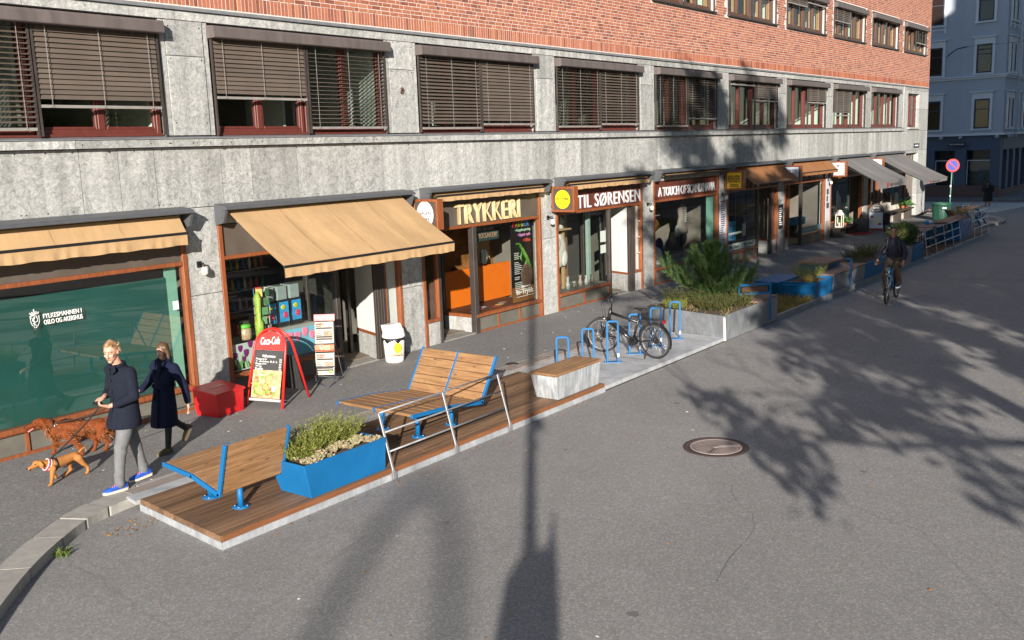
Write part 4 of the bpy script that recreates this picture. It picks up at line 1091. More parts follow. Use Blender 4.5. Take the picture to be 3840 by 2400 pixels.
for z0, z1, lab in ((1.55, 1.85, 'larger white notice taped in the Sørensen window'), (1.25, 1.47, 'smaller white notice under the larger one in the Sørensen window')):
    prop('window_notice', lab, 'notice', box_b(18.15, .06, z0, 18.42, .066, z1), WHITE, group='notices taped to the glass')
m = MB(); m.box(16.15, .55, .42, 16.75, .9, .95); prop('wooden_chest', 'brown wooden chest in the Sørensen window', 'chest', m, M_('chest_brown', (.14, .085, .05), .6), .01)
m = MB(); m.ell((16.45, .55, 1.0), (.35, .16, .10), 14); prop('fur_throw', 'white fur throw over the wooden chest', 'throw', m, FUR)
rr = random.Random(2); cols = [(.3, .3, .28), (.35, .14, .08), (.10, .08, .07), (.5, .5, .46), (.25, .2, .15), (.4, .2, .1)]
for i in range(9):
    x = 16.95 + i * .15; h = rr.uniform(.12, .34); m = MB(); z0 = .42
    m.lathe([(0, z0), (.05, z0), (.065, z0 + h * .35), (.035, z0 + h * .7), (.045, z0 + h), (0, z0 + h)], (x, .35 + .1 * (i % 2), 0), 12)
    prop('souvenir', ['grey souvenir beside the chest', 'small rust brown vase', 'black mug', 'white reindeer souvenir', 'brown tumbler', 'copper coloured figure', 'grey bowl', 'rust brown candle', 'dark bottle nearest the pale cabinet'][i] + ' in the Sørensen window', 'souvenir', m, M_('sv_%d' % (i % 6), cols[i % 6], .5, var=.3, vs=14), group='souvenirs on the display floor')
m = MB(); m.tube([(19.75, 1.02, 2.35), (19.73, 1.0, 1.9), (19.78, .98, 1.4), (19.74, .97, 1.0)], [.04, .10, .09, .03], 8, sq=.4); prop('fur_pelt', 'grey brown pelt hanging in the Sørensen doorway', 'pelt', m, GREYF)
# scandinavia window
m = MB(); m.cap((21.65, .55, .85), .20, (22.15, .6, .80), .22); m.cap((21.45, .5, .75), .10, (21.6, .5, .82), .12); m.cap((21.7, .5, .48), .08, (21.72, .5, .75), .09); m.cap((22.15, .5, .48), .08, (22.15, .5, .75), .09)
blob(m, 'bear_figure', FUR, None, .03, 4); tag(bpy.context.scene.collection.objects['bear_figure'], 'white furry animal figure low in the Scandinavia window', 'figure')
t = thing('costume_stand', 'grey dress costume on a stand in the Scandinavia window', 'costume', (24.1, .7, .48))
m = MB(); m.lathe([(.30, 1.25), (.24, 1.5), (.16, 1.78), (.20, 2.0), (.17, 2.12), (.06, 2.18), (.05, 2.26)], (24.1, .7, 0), 18, sy=.6); m.build('dress', M_('dress_grey', (.20, .17, .15), .9, var=.3, stretch=(6, 6, 1)), t); m = MB(); m.cyl((24.1, .7, .48), (24.1, .7, 1.3), .03); m.build('pole', BLACK, t)
m = MB()
for i in range(7): m.box(24.06, .55 - .002 * i, 1.62 + i * .07, 24.14, .57, 1.66 + i * .07)
m.build('bodice_lacing', M_('lace', (.5, .5, .45), .7), t)
for i, (x, z, rx, c, lab) in enumerate(((23.3, 1.15, .22, (.16, .11, .06), 'tan round drum in the Scandinavia window'), (23.85, 1.35, .20, (.28, .29, .28), 'white round shield in the Scandinavia window'), (24.35, 1.1, .30, (.06, .05, .045), 'dark round shield in the Scandinavia window'), (22.95, .95, .26, (.02, .03, .07), 'dark blue bundle in the Scandinavia window'))):
    m = MB(); m.ell((x, .6 + .1 * i, z), (rx, .06, rx), 18); prop('round_shield', lab, 'shield', m, M_('shield_%d' % i, c, .5, var=.6, vs=6), group='shields in the shop window')
m = MB(); m.cap((21.75, .9, 1.25), .10, (21.72, .9, 1.75), .13); prop('white_boots', 'pale fur boots on a stand in the Scandinavia window', 'boots', m, FUR)
m = MB(); m.ell((22.4, .9, 1.75), (.28, .15, .2), 12); m.ell((22.65, .9, 1.62), (.2, .15, .2), 12); prop('orange_fur', 'orange brown fur hats in the Scandinavia window', 'fur hat', m, M_('orange_fur', (.30, .15, .05), .9, var=.4, vs=12))
prop('wall_shelf', 'dark shelf with small goods in the Scandinavia window', 'shelf', box_b(21.2, 1.0, 1.88, 23.2, 1.3, 1.93), INTM)
for i in range(6): prop('small_box', ['white box left end', 'green box second', 'white box third', 'red box fourth', 'grey box fifth', 'white box right end'][i] + ' of the dark shelf in the gift shop', 'box', box_b(21.35 + i * .3, 1.05, 1.93, 21.5 + i * .3, 1.2, 2.03 + .05 * (i % 3)), M_('sb_%d' % i, [(.5, .5, .48), (.1, .3, .15), (.5, .5, .5), (.4, .05, .04), (.2, .2, .2), (.5, .48, .4)][i], .5), group='boxes on the gift shop shelf')
# cleaners and luna windows
t = thing('window_banner', 'white strip reading Alt i Rens, Alt i Vask in the cleaners window', 'banner', (27.3, .06, .5))
m = MB(); m.box(26.1, .062, .46, 28.5, .068, .68); m.build('strip', M_('banner_pale', (.42, .47, .46), .5), t); text('lettering', 'Alt i Rens   ·   Alt i Vask', 2.0, .13, face_mat(27.3, .058, .57, '-y'), BLACK, t, bold=.012)
text('lettering', 'RENS EN SKJORTE', 1.1, .09, face_mat(26.75, .058, 1.02, '-y'), WHITE, t)
prop('plant_pot', 'bare potted twig in the cleaners window', 'pot plant', (lambda m: (m.lathe([(0, .69), (.09, .69), (.11, .85), (0, .86)], (26.75, .4, 0), 12), [m.tube([(26.75, .4, .85), (26.75 + dx, .4, 1.15), (26.75 + dx * 1.6, .4, 1.45)], .012, 5) for dx in (-.06, .02, .09)], m)[-1])(MB()), M_('pot_brown', (.25, .14, .08), .7))
prop('blue_carton', 'blue carton in the cleaners window', 'carton', box_b(27.5, .5, .69, 27.8, .8, 1.35), M_('carton_blue', (.03, .16, .30), .6)); prop('white_sheet', 'white sheet of paper beside the blue carton', 'paper', box_b(27.9, .3, .8, 28.2, .31, 1.25), M_('paper', (.45, .5, .5), .6))
t = thing('window_banner', 'pale strip of lettering along the bottom of the dress shop window', 'banner', (34, .06, .5)); m = MB(); m.box(32.95, .062, .46, 35.2, .068, .68); m.build('strip', M_('banner_pale2', (.22, .32, .33), .5), t); m = MB(); m.box(33.2, .056, .55, 34.1, .0615, .60); m.build('text_line', M_('soft_white', (.5, .55, .55), .6), t)
prop('folded_clothes', 'stack of blue folded clothes in the dress shop window', 'clothes', box_b(33.5, .5, .7, 34.6, .9, 1.0), M_('clothes_blue', (.03, .22, .34), .8, var=.6, vs=5), .05)
# ================================================================ street furniture
ZD = .03
def plank_deck(name, label, x0, x1, y0, y1, skewl=0.0, ramp_=True, w=.114):
    t = thing(name, label, 'deck', ((x0 + x1) / 2, (y0 + y1) / 2, Zr))
    m = MB(); y = y0; r = random.Random(int(x0)); n = int((y1 - y0) / w)
    for i in range(n):
        ya = y0 + (y1 - y0) * i / n; yb = y0 + (y1 - y0) * (i + 1) / n - .013
        xs = [x0 + skewl * (i + .5) / n - (.0 if i else 0)]; L_ = r.uniform(2.2, 4.2)
        while xs[-1] + L_ < x1 - 1: xs.append(xs[-1] + L_); L_ = 4.2
        xs.append(x1)
        for a, c in zip(xs[:-1], xs[1:]): m.box(a, ya, -.045, c - .004, yb, ZD + r.uniform(-.002, .002))
    m.build('decking', DECKW, t)
    m = MB(); m.box(x0 + .02, y0 - .022, -.04, x1, y0 - .003, ZD - .002); m.build('edge_board', DECKE, t)
    m = MB(); m.box(x0, y0 - .035, Zr, x1, y0 - .0235, -.035); m.prism([(x0 - .012, y0 - .035, Zr), (x0 - .001, y0 - .035, Zr), (x0 + skewl - .001, y1, Zr), (x0 + skewl - .012, y1, Zr)], (0, 0, .085))
    m.build('steel_edging', GALV, t)
    m = MB(); m.prism([(x0 + skewl - .06, y1 + .002, -.03), (x1, y1 + .002, -.03), (x1, y1 + .25, -.03), (x0 + skewl - .03, y1 + .25, -.03)], (0, 0, .05)); m.build('cover_strip', GALVP, t)
    return t
plank_deck('timber_deck', 'brown timber deck with pale steel edge under the two blue framed loungers', 2.02, 10.0, -5.03, -3.16, .20)
# blue-framed seats
def pipe(b, pts, w=.032, h=.06): b.tube(pts, .03, 4, smooth=False)
def bar(b, a, c, w, h):
    """flat bar between two points lying in a vertical plane; w across, h in the plane"""
    a = V(a); c = V(c); d = (c - a).normalized(); s = V((0, 0, 1)).cross(d)
    s = s.normalized() if s.length > 1e-4 else V((1, 0, 0)); u = d.cross(s)
    q = [a + s * (w / 2) * i + u * (h / 2) * j for i, j in ((-1, -1), (1, -1), (1, 1), (-1, 1))]
    b.hexa([*q, *[p + (c - a) for p in q]])
def seat(label, width, prof, woodm, origin, rz, nframe, posts):
    """profile runs in local x (front to back), seat spans local y"""
    t = thing('lounge_bench', label, 'bench', (0, 0, 0), 0, 'blue framed loungers on the deck')
    for i in range(nframe):
        y = -width / 2 + width * i / (nframe - 1); m = MB()
        for a, c in zip(prof[:-1], prof[1:]):
            A = V((a[0], y, a[1])); Cc = V((c[0], y, c[1])); d = (Cc - A).normalized() * .018; bar(m, A - d, Cc + d, .036, .055)
        m.build('frame', BLUE, t, bevel=.006, seg=1)
    for sgi, (a, c) in enumerate(zip(prof[:-1], prof[1:])):
        A = V((a[0], 0, a[1])); Cc = V((c[0], 0, c[1])); L_ = (Cc - A).length; n = max(1, round(L_ / .148)); d = (Cc - A) / n
        nrm = V((-d.z, 0, d.x)).normalized()
        if nrm.z < 0 and sgi < 2: nrm = -nrm
        if sgi == len(prof) - 2: nrm = V((-abs(nrm.x), 0, abs(nrm.z) * (1 if d.x > 0 else 1)))
        for i in range(n):
            p0 = A + d * i + d.normalized() * (.004 if i or sgi else .0); p1 = A + d * (i + 1) - d.normalized() * .004
            for j in range(nframe - 1):
                ya = -width / 2 + width * j / (nframe - 1) + .02; yb = -width / 2 + width * (j + 1) / (nframe - 1) - .02
                m = MB(); o1 = nrm * -.012; o2 = nrm * .026
                m.hexa([(p + V((0, y, 0)) + o) for o in (o1, o2) for p, y in ((p0, ya), (p1, ya), (p1, yb), (p0, yb))])
                m.build('seat_slat' if sgi < len(prof) - 2 else 'back_slat', woodm, t, bevel=.006, seg=1)
    for px, py, zt in posts:
        m = MB(); m.cyl((px, py, ZD + .012), (px, py, zt), .036, n=14); m.build('leg', BLUE, t)
        m = MB(); m.lathe([(0, ZD), (.105, ZD), (.105, ZD + .012), (0, ZD + .012)], (px, py, 0), 20)
        p_ = m.build('foot_plate', BLUE, t); m = MB()
        for q in range(4): a = q * math.pi / 2 + .6; m.cyl((px + .075 * math.cos(a), py + .075 * math.sin(a), ZD + .012), (px + .075 * math.cos(a), py + .075 * math.sin(a), ZD + .022), .011, n=6)
        m.build('bolt', STEEL, t)
    for y in (-width * .28, width * .28):
        pass
    m = MB(); A = prof[-2]
    m.cyl((A[0] - .1, -width / 2, A[1] - .01), (A[0] - .1, width / 2, A[1] - .01), .016, n=8); m.build('cross_bar', BLUE, t)
    move(t, origin, rz); return t
# local x for bench one points to -y (back toward the street)
t1 = seat('blue framed timber seat facing the shops, left of the bright blue planter', .92, [(-.50, .475), (.06, .425), (.56, .285), (.75, .90)], BENCHY, (2.86, -3.97, 0), R(-90), 2, [(-.10, -.12, .42), (.50, -.13, .30)])
t2 = seat('wide double timber lounger with blue frame behind the steel railing', 1.50, [(-.95, .485), (-.15, .435), (.58, .335), (.98, .96)], BENCHY, (6.45, -3.95, 0), 0, 3, [(-.50, -.42, .45), (.25, -.42, .36), (-.47, .32, .45), (.25, .32, .36)])

# steel railings
def railing(label, posts, y, lean, ztop, mat, group='steel railings along the decks', r=.0125, levels=(1, .66, .33)):
    t = thing('railing', label, 'railing', (posts[0], y, Zr), 0, group)
    for x in posts:
        m = MB(); bar(m, (x, y - .012, -.09), (x, y - .012, .02), .055, .024); bar(m, (x, y - .012, .0), (x, y + lean, ztop), .036, .018); m.build('post', mat, t, bevel=.004, seg=1)
        m = MB(); m.box(x - .05, y - .02, -.11, x + .05, y - .003, -.01); m.build('fixing_plate', mat, t)
    for f in levels:
        m = MB(); z = .0 + ztop * f; m.cyl((posts[0], y + lean * f, z), (posts[-1], y + lean * f, z), r, n=8); m.build('rail', mat, t)
    return t
RAILM = galv_mat('rail_steel', .34, .5, (.95, .98, 1.02), .3)
railing('galvanised railing with three leaning posts in front of the wide double lounger', (4.69, 5.96, 7.22), -5.075, .20, .76, RAILM)

# block bench
def block(label, x0, x1, y0, y1, h, body, top, fl=.09, name='block_bench', cat='bench', topm=None, z0=ZD, left_only=True):
    t = thing(name, label, cat, ((x0 + x1) / 2, (y0 + y1) / 2, z0))
    m = MB(); m.hexa([(x0 + fl, y0 + .03, z0), (x1 - fl * .3, y0 + .03, z0), (x1 - fl * .3, y1 - .05, z0), (x0 + fl, y1 - .05, z0), (x0, y0, h - .045), (x1, y0, h - .045), (x1, y1, h - .045), (x0, y1, h - .045)])
    m.build('base', body, t, bevel=.006, seg=1)
    n = max(3, int((y1 - y0) / .1))
    for i in range(n):
        ya = y0 - .01 + (y1 - y0 + .02) * i / n
        m = MB(); m.box(x0 - .015, ya, h - .045, x1 + .015, ya + (y1 - y0 + .02) / n - .006, h); m.build('seat_slat', top, t, bevel=.004, seg=1)
    return t
GALVB = galv_mat('streaked_steel', .50, .25, (.92, .98, 1.04), .8)
block('pale streaked steel block bench with slatted timber top at the right end of the deck', 8.57, 9.93, -5.02, -4.50, .48, GALVB, BENCHX)

# steel ground plate and hoops
m = MB(); m.box(10.02, -5.045, -.10, 14.95, -2.96, -.028); t = thing('ground_plate', 'large pale steel ground plate under the blue cycle hoops', 'steel plate', (12.5, -4, Zr)); m.build('plate', GALVP, t, bevel=.004, seg=1)
m = MB(); m.box(10.03, -5.035, Zr, 14.9, -5.0, -.101); m.build('edge_bar', BLACK, t)
for x in (12.2,):
    m = MB(); m.box(x, -5.03, -.0285, x + .008, -2.98, -.0265); m.build('joint', BLACK, t)
hoop = None
racks = [9.99, 10.876, 11.74, 12.61, 13.465, 14.327]
labs = ['blue cycle hoop nearest the block bench', 'blue cycle hoop second from the block bench', 'blue cycle hoop in front of the black bicycle', 'blue cycle hoop right behind the bicycle frame', 'blue cycle hoop behind the bicycle rear wheel', 'blue cycle hoop nearest the big planter']
zb = -.028
t = thing('cycle_hoop', labs[0], 'cycle rack', (0, 0, 0), 0, 'blue cycle hoops on the steel plate')
m = MB(); pts = []; hw = .105; hh = .80; rc = .045
path = [(-hw, 0, 0), (-hw, 0, hh - rc)] + [(-hw + rc - rc * math.cos(a), 0, hh - rc + rc * math.sin(a)) for a in (R(30), R(60), R(90))] + [(hw - rc + rc * math.sin(a), 0, hh - rc + rc * math.cos(a)) for a in (0, R(30), R(60), R(90))] + [(hw, 0, 0)]
m.tube(path, .027, 4, smooth=False, sq=.62); m.build('hoop', BLUE, t, bevel=.005, seg=1)
m = MB(); m.box(-.17, -.06, 0, .17, .06, .012); m.build('base_plate', BLUE, t)
for s in (-.145, .145): m = MB(); m.cyl((s, .03, .012), (s, .03, .022), .011, n=6); m.build('bolt', STEEL, t)
m = MB(); m.box(.09, -.024, .10, .12, -.021, .17); m.build('sticker', WHITE, t)
move(t, (racks[0], -4.19, zb), R(-58))
for i in range(1, 6): dup(t, (racks[i], -4.17 + .01 * (i % 2), zb), R(-58 + (i % 3) * 2), labs[i])

# planters
def planter(label, bot, top, z0, z1, mat, wall=.03, soil=.05):
    t = thing('planter', label, 'planter', ((bot[0][0] + bot[2][0]) / 2, (bot[0][1] + bot[2][1]) / 2, z0))
    c = V((sum(p[0] for p in top) / 4, sum(p[1] for p in top) / 4))
    def ins(p, d): v = c - V(p); return (p[0] + math.copysign(d, v.x), p[1] + math.copysign(d, v.y))
    m = MB()
    B4 = [(*p, z0) for p in bot]; T4 = [(*p, z1) for p in top]; I4 = [(*ins(p, wall), z1) for p in top]; J4 = [(*ins(p, wall), z1 - .12) for p in top]
    m.add(B4 + T4 + I4 + J4, [(3, 2, 1, 0)] + [(i, (i + 1) % 4, 4 + (i + 1) % 4, 4 + i) for i in range(4)] + [(4 + i, 4 + (i + 1) % 4, 8 + (i + 1) % 4, 8 + i) for i in range(4)] + [(8 + i, 8 + (i + 1) % 4, 12 + (i + 1) % 4, 12 + i) for i in range(4)] + [(12, 13, 14, 15)])
    m.build('box', mat, t, bevel=.006, seg=1)
    m = MB(); m.prism([(*ins(p, wall + .002), z1 - soil - .05) for p in top], (0, 0, .05)); m.build('soil', SOIL, t)
    return t
planter('bright blue flared planter with heather between the two loungers', [(3.36, -5.0), (4.63, -5.0), (4.63, -4.44), (3.36, -4.44)], [(3.27, -5.01), (4.66, -5.01), (4.66, -4.34), (3.27, -4.34)], ZD, .46, BLUE)
BP = planter('very large galvanised planter holding the pine tree', [(14.83, -5.06), (17.70, -5.06), (17.70, -3.0), (15.35, -3.0)], [(14.72, -5.10), (17.72, -5.10), (17.75, -2.98), (15.2, -2.98)], -.10, .47, GALVD, .035, .03)
m = MB(); m.hexa([(14.79, -5.085, -.08), (14.85, -5.10, -.08), (14.85, -5.07, -.08), (14.81, -5.05, -.08), (14.70, -5.115, .44), (14.755, -5.125, .44), (14.77, -5.09, .44), (14.72, -5.08, .44)]); m.build('corner_strip', M_('bright_strip', (.66, .62, .64), .5), BP)
# seat with armrest at the right end of the big planter
t = thing('timber_bench', 'small timber seat with blue armrest at the right end of the big planter', 'bench', (17.4, -4.8, .47))
for i in range(5): m = MB(); m.box(16.55, -5.10 + i * .105, .475, 17.70, -5.10 + i * .105 + .098, .52); m.build('seat_slat', wood_mat('grey_brown_slats', 'x', (.09, .06, .05), (.16, .105, .085), (.22, .15, .12), .6, .15, False) if i == 0 else bpy.data.materials['grey_brown_slats'], t)
m = MB(); bar(m, (17.16, -5.135, .0), (17.16, -5.135, .86), .05, .03); bar(m, (17.16, -5.135, .85), (16.62, -4.61, .85), .05, .05); bar(m, (16.63, -4.6, .45), (16.63, -4.6, .86), .05, .03); bar(m, (17.14, -5.1, .64), (16.63, -4.61, .64), .03, .05); m.build('armrest', BLUE, t)
m = MB(); bar(m, (17.1, -5.08, .745), (16.66, -4.65, .745), .03, .11); m.build('back_slat', M_('dark_red_slat', (.09, .035, .02), .6), t)
GB = bpy.data.materials['grey_brown_slats']
# planted bed and its kerb
t = thing('planted_bed', 'low bed of dry grass with grey edging beside the big planter', 'flower bed', (19, -4.2, Zr))
m = MB(); m.box(17.72, -5.10, Zr, 27.4, -5.02, .02); m.build('edging', GALVD, t); m = MB(); m.box(17.76, -5.015, Zr, 20.4, -3.1, .0); m.build('soil', SOIL, t)
planter('blue angular planter right of the dry grass bed', [(20.5, -5.0), (21.75, -5.0), (21.75, -4.15), (20.5, -4.15)], [(20.36, -5.02), (21.75, -5.02), (21.75, -4.15), (20.30, -4.15)], -.06, .44, BLUE)
m = MB(); m.hexa([(20.5, -4.145, -.05), (21.7, -4.145, -.05), (21.7, -3.5, -.05), (20.5, -3.5, -.05), (20.05, -4.145, .44), (21.75, -4.145, .44), (21.75, -3.45, .44), (20.15, -3.45, .44)]); tag(m.build('side_block', BLUE, None, bevel=.01), 'blue flat topped block behind the small shrub planter', 'block')
t = thing('box_table', 'blue box table with dark timber top beyond the pine tree', 'table', (23.2, -3.9, 0))
m = MB(); m.box(22.75, -4.45, 0, 23.95, -3.72, .62); m.build('body', BLUE, t, bevel=.01); m = MB(); m.box(22.6, -4.55, .62, 24.05, -3.65, .67); m.box(22.6, -4.55, .0, 22.7, -4.47, .62); m.build('table_top', GB, t)
def long_bench(label, x0, x1, body, arm=None):
    t = block(label, x0, x1, -5.02, -4.35, .48, body, GB, 0, z0=-.06)
    if arm: m = MB(); bar(m, (arm, -5.06, .05), (arm, -5.06, .78), .05, .03); bar(m, (arm, -5.08, .76), (arm, -4.86, .76), .05, .03); m.build('armrest', BLUE, t)
long_bench('long grey bench with dark slats and blue armrest after the small shrub planter', 21.80, 24.5, GALVD, 23.1)
planter('dark blue planter with low shrubs behind the cyclist', [(24.52, -5.0), (27.3, -5.0), (27.3, -4.1), (24.7, -4.1)], [(24.52, -5.03), (27.3, -5.03), (27.3, -4.0), (24.3, -4.0)], -.06, .48, BLUE)
long_bench('grey bench with dark slats right behind the cyclist', 27.32, 29.5, GALVD)
planter('blue planter with a round clipped shrub where the far railing begins', [(29.52, -5.0), (30.9, -5.0), (30.9, -4.1), (29.52, -4.1)], [(29.52, -5.03), (30.9, -5.03), (30.9, -4.0), (29.52, -4.0)], -.06, .48, BLUE)
m = MB(); m.box(20.3, -3.3, Zr, 30.9, -3.02, .012); tag(m.build('steel_strip', GALVP, None), 'pale steel strip along the pavement edge behind the planters', 'strip')
m = MB(); m.box(21.8, -5.02, Zr, 30.9, -3.31, -.061); tag(m.build('base_frame', GALVD, None), 'low steel base under the row of far planters', 'base')

# far deck
plank_deck('timber_deck', 'far timber deck with tables and blue panels', 30.95, 40.75, -5.06, -3.2, 0)
railing('galvanised railing of five posts in front of the far cafe tables', (31.0, 32.3, 33.55, 34.75, 35.9), -5.10, .1, .84, GALV, r=.02)
WST = M_('white_galvanised', (.62, .64, .66), .4, .25, var=.1)
railing('whitish railing of three posts at the far end of the far deck', (38.1, 39.4, 40.65), -5.12, .05, .95, WST, r=.024)
t = thing('bar_counter', 'blue panelled counter with timber top on the far deck', 'counter', (37, -4.5, ZD))
for x0, x1 in ((34.9, 35.88), (35.92, 38.0)): m = MB(); m.box(x0, -5.02 if x0 > 35 else -4.6, ZD, x1, -4.55 if x0 < 35 else -4.97, .80); m.build('panel', BLUEG, t)
m = MB(); m.box(35.92, -4.96, ZD, 37.8, -4.5, .72); m.build('box', BLUE, t); m = MB(); m.box(34.8, -4.95, .80, 38.0, -4.35, .85); m.build('top', BENCHX, t)
m = MB(); m.box(34.95, -4.54, ZD, 35.85, -4.0, .78); m.build('side_box', BLUE, t)
t = thing('bar_table', 'high bar table with light timber top at the end of the far deck', 'table', (39.3, -4.6, ZD))
m = MB(); m.box(37.9, -5.0, 1.06, 40.2, -4.5, 1.11); m.build('table_top', M_('light_wood', (.48, .30, .15), .6, var=.2), t); m = MB(); m.cyl((39.4, -4.75, ZD), (39.4, -4.75, 1.05), .05, n=10); m.box(37.95, -4.98, .99, 38.6, -4.52, 1.059); m.build('leg', WST, t)
def cafe_table(label, x, y):
    t = thing('cafe_table', label, 'table', (x, y, ZD), 0, 'tables on the far deck')
    for i in range(6): m = MB(); m.box(x - .7, y - .42 + i * .14, .74, x + .7, y - .42 + i * .14 + .132, .775); m.build('table_slat', GB, t)
    for sx in (-.58, .58): m = MB(); m.tube([(x + sx, y - .36, ZD), (x + sx, y - .36, .735), (x + sx, y + .36, .735), (x + sx, y + .36, ZD)], .018, 6); m.build('leg', BLACK, t)
cafe_table('brown slatted cafe table nearest the clipped shrub on the far deck', 32.3, -4.3); cafe_table('brown slatted cafe table next to the blue counter on the far deck', 34.0, -4.35)
ch = thing('cafe_chair', 'dark folding chair behind the near cafe table', 'chair', (0, 0, 0), 0, 'chairs on the far deck')
m = MB(); m.box(-.2, -.2, .44, .2, .2, .465); m.build('seat', DARKM, ch); m = MB(); m.box(-.2, .19, .66, .2, .215, .90); m.build('backrest', DARKM, ch)
for sx in (-.19, .19):
    m = MB(); m.tube([(sx, -.24, 0), (sx, .2, .45), (sx, .21, .88)], .012, 6); m.build('leg', BLACK, ch); m = MB(); m.tube([(sx, .26, 0), (sx, -.18, .45)], .012, 6); m.build('leg', BLACK, ch)
move(ch, (33.0, -3.75, ZD), 0)
for x, y, rz, lab in ((31.6, -3.75, .1, 'dark folding chair behind the clipped shrub'), (33.9, -3.72, -.1, 'dark folding chair by the blue cup'), (32.1, -4.85, math.pi, 'dark folding chair against the railing, left of two'), (33.7, -4.86, math.pi + .1, 'dark folding chair against the railing, right of two')): dup(ch, (x, y, ZD), rz, lab)
m = MB(); m.lathe([(0, .775), (.06, .775), (.075, .93), (.06, .93), (.05, .79)], (34.45, -4.2, 0), 14); tag(m.build('cup', M_('cup_blue', (.02, .3, .62), .4), None), 'bright blue cup on the cafe table', 'cup')
bc = thing('blue_chair', 'blue deck chair nearest the green litter bin', 'chair', (0, 0, 0), 0, 'blue chairs at the far deck')
for sx in (-.22, .22): m = MB(); bar(m, (sx, -.35, .02), (sx, .28, .92), .05, .05); m.build('leg', BLUE, bc); m = MB(); bar(m, (sx, .35, .02), (sx, -.25, .5), .05, .05); m.build('leg', BLUE, bc)
m = MB(); bar(m, (0, .08, .66), (0, .26, .93), .40, .03); m.build('backrest', BENCHX, bc); m = MB(); m.box(-.2, -.25, .42, .2, .12, .45); m.build('seat', BENCHX, bc)
move(bc, (42.0, -3.9, 0), R(50))
for x, y, lab in ((42.9, -3.95, 'blue deck chair in the middle of three'), (43.8, -4.0, 'blue deck chair farthest from the green litter bin'), (39.6, -4.0, 'blue stool beside the bar table')): dup(bc, (x, y, 0 if x > 41 else ZD), R(50), lab)
# litter bin, no-parking sign
t = thing('litter_bin', 'green slatted litter bin before the no parking sign', 'litter bin', (45.7, -2.05, 0))
GRN = M_('bin_green', (.018, .085, .055), .5, var=.2); m = MB(); m.lathe([(0, .03), (.36, .03), (.385, .70), (.38, .70), (.33, .06)], (45.7, -2.05, 0), 28); m.build('drum', M_('bin_dark', (.01, .035, .025), .6), t)
m = MB()
for i in range(40): a = i * math.pi / 20; m.box(-.001, -.001, 0, .001, .001, .001) if 0 else m.prism([(45.7 + .375 * math.cos(a + s), -2.05 + .375 * math.sin(a + s), .04) for s in (-.04, .04)] + [(45.7 + .392 * math.cos(a + s), -2.05 + .392 * math.sin(a + s), .04) for s in (.04, -.04)], (.025 * math.cos(a), .025 * math.sin(a), .74))
m.build('slats', GRN, t); m = MB(); m.lathe([(.40, .72), (.46, .78), (.47, .84), (.36, .85), (.34, .78), (.40, .72)], (45.7, -2.05, 0), 32); m.build('rim', GRN, t)
m = MB(face_mat(45.32, -2.27, .62, (-.86, -.5, 0))); m.box(-.09, -.03, .0, .09, .03, .012); m.build('sticker', WHITE, t)
t = thing('no_parking_sign', 'round red and blue no parking sign on a thin green pole', 'road sign', (47.25, -2.05, 0))
m = MB(); m.cyl((47.22, -2.05, 0), (47.3, -2.09, 2.85), .03, n=10); m.build('pole', M_('pole_green', (.10, .22, .18), .5, var=.4, vs=6), t)
nv = V((-.86, -.5, .0)); M = face_mat(47.23, -2.12, 2.57, nv)
m = MB(M); pr = [(.32 * math.cos(a * math.pi / 20), .32 * math.sin(a * math.pi / 20), 0) for a in range(40)]; m.prism(pr, (0, 0, .012)); m.build('red_disc', M_('sign_red', (.50, .008, .012), .4), t)
m = MB(M); m.prism([(x * .75, y * .75, .0125) for x, y, z in pr], (0, 0, .004)); m.build('blue_disc', M_('sign_blue', (.004, .028, .28), .4), t)
m = MB(M @ Matrix.Rotation(R(-45), 4, 'Z')); m.box(-.25, -.022, .017, .25, .022, .020); m.build('red_slash', M_('sign_red', (.50, .008, .012), .4), t)
m = MB(); m.cyl((47.24, -2.055, 1.5), (47.245, -2.06, 1.62), .034, n=10); m.cyl((47.24, -2.055, 1.05), (47.245, -2.06, 1.12), .034, n=10); m.build('sticker', WHITE, t)

# ================================================================ on the pavement by the kiosk
t = thing('storage_box', 'red newspaper box with sloping lid on the pavement beside the grey pier', 'box', (5.45, -.5, 0))
c0 = [(5.10, -.80), (5.68, -.74), (5.60, -.22), (5.02, -.28)]
cx, cy = 5.35, -.51
m = MB(); m.hexa([(cx + (x - cx) * .93, cy + (y - cy) * .93, 0.0) for x, y in c0] + [(x, y, .37) for x, y in c0[:2]] + [(x, y, .43) for x, y in c0[2:]]); m.build('body', RED, t, bevel=.008)
m = MB(); l4 = [(cx + (x - cx) * 1.07, cy + (y - cy) * 1.07) for x, y in c0]; m.hexa([(*l4[0], .355), (*l4[1], .355), (*l4[2], .42), (*l4[3], .42), (*l4[0], .395), (*l4[1], .395), (*l4[2], .465), (*l4[3], .465)]); m.build('lid', RED, t, bevel=.008)
nrm = (V(l4[1] + (.395,)) - V(l4[0] + (.395,))).cross(V(l4[3] + (.465,)) - V(l4[0] + (.395,))).normalized()
Mx = face_mat(5.37, -.50, .4335, nrm)
for s_, w_, h_, dy in (('Dagbladet', .30, .055, .03),):
    text('lettering', s_, w_, h_, Mx @ Matrix.Translation((0, dy, .003)), M_('red_letter_white', (.6, .5, .48), .5), t, extrude=.001, bold=.01)

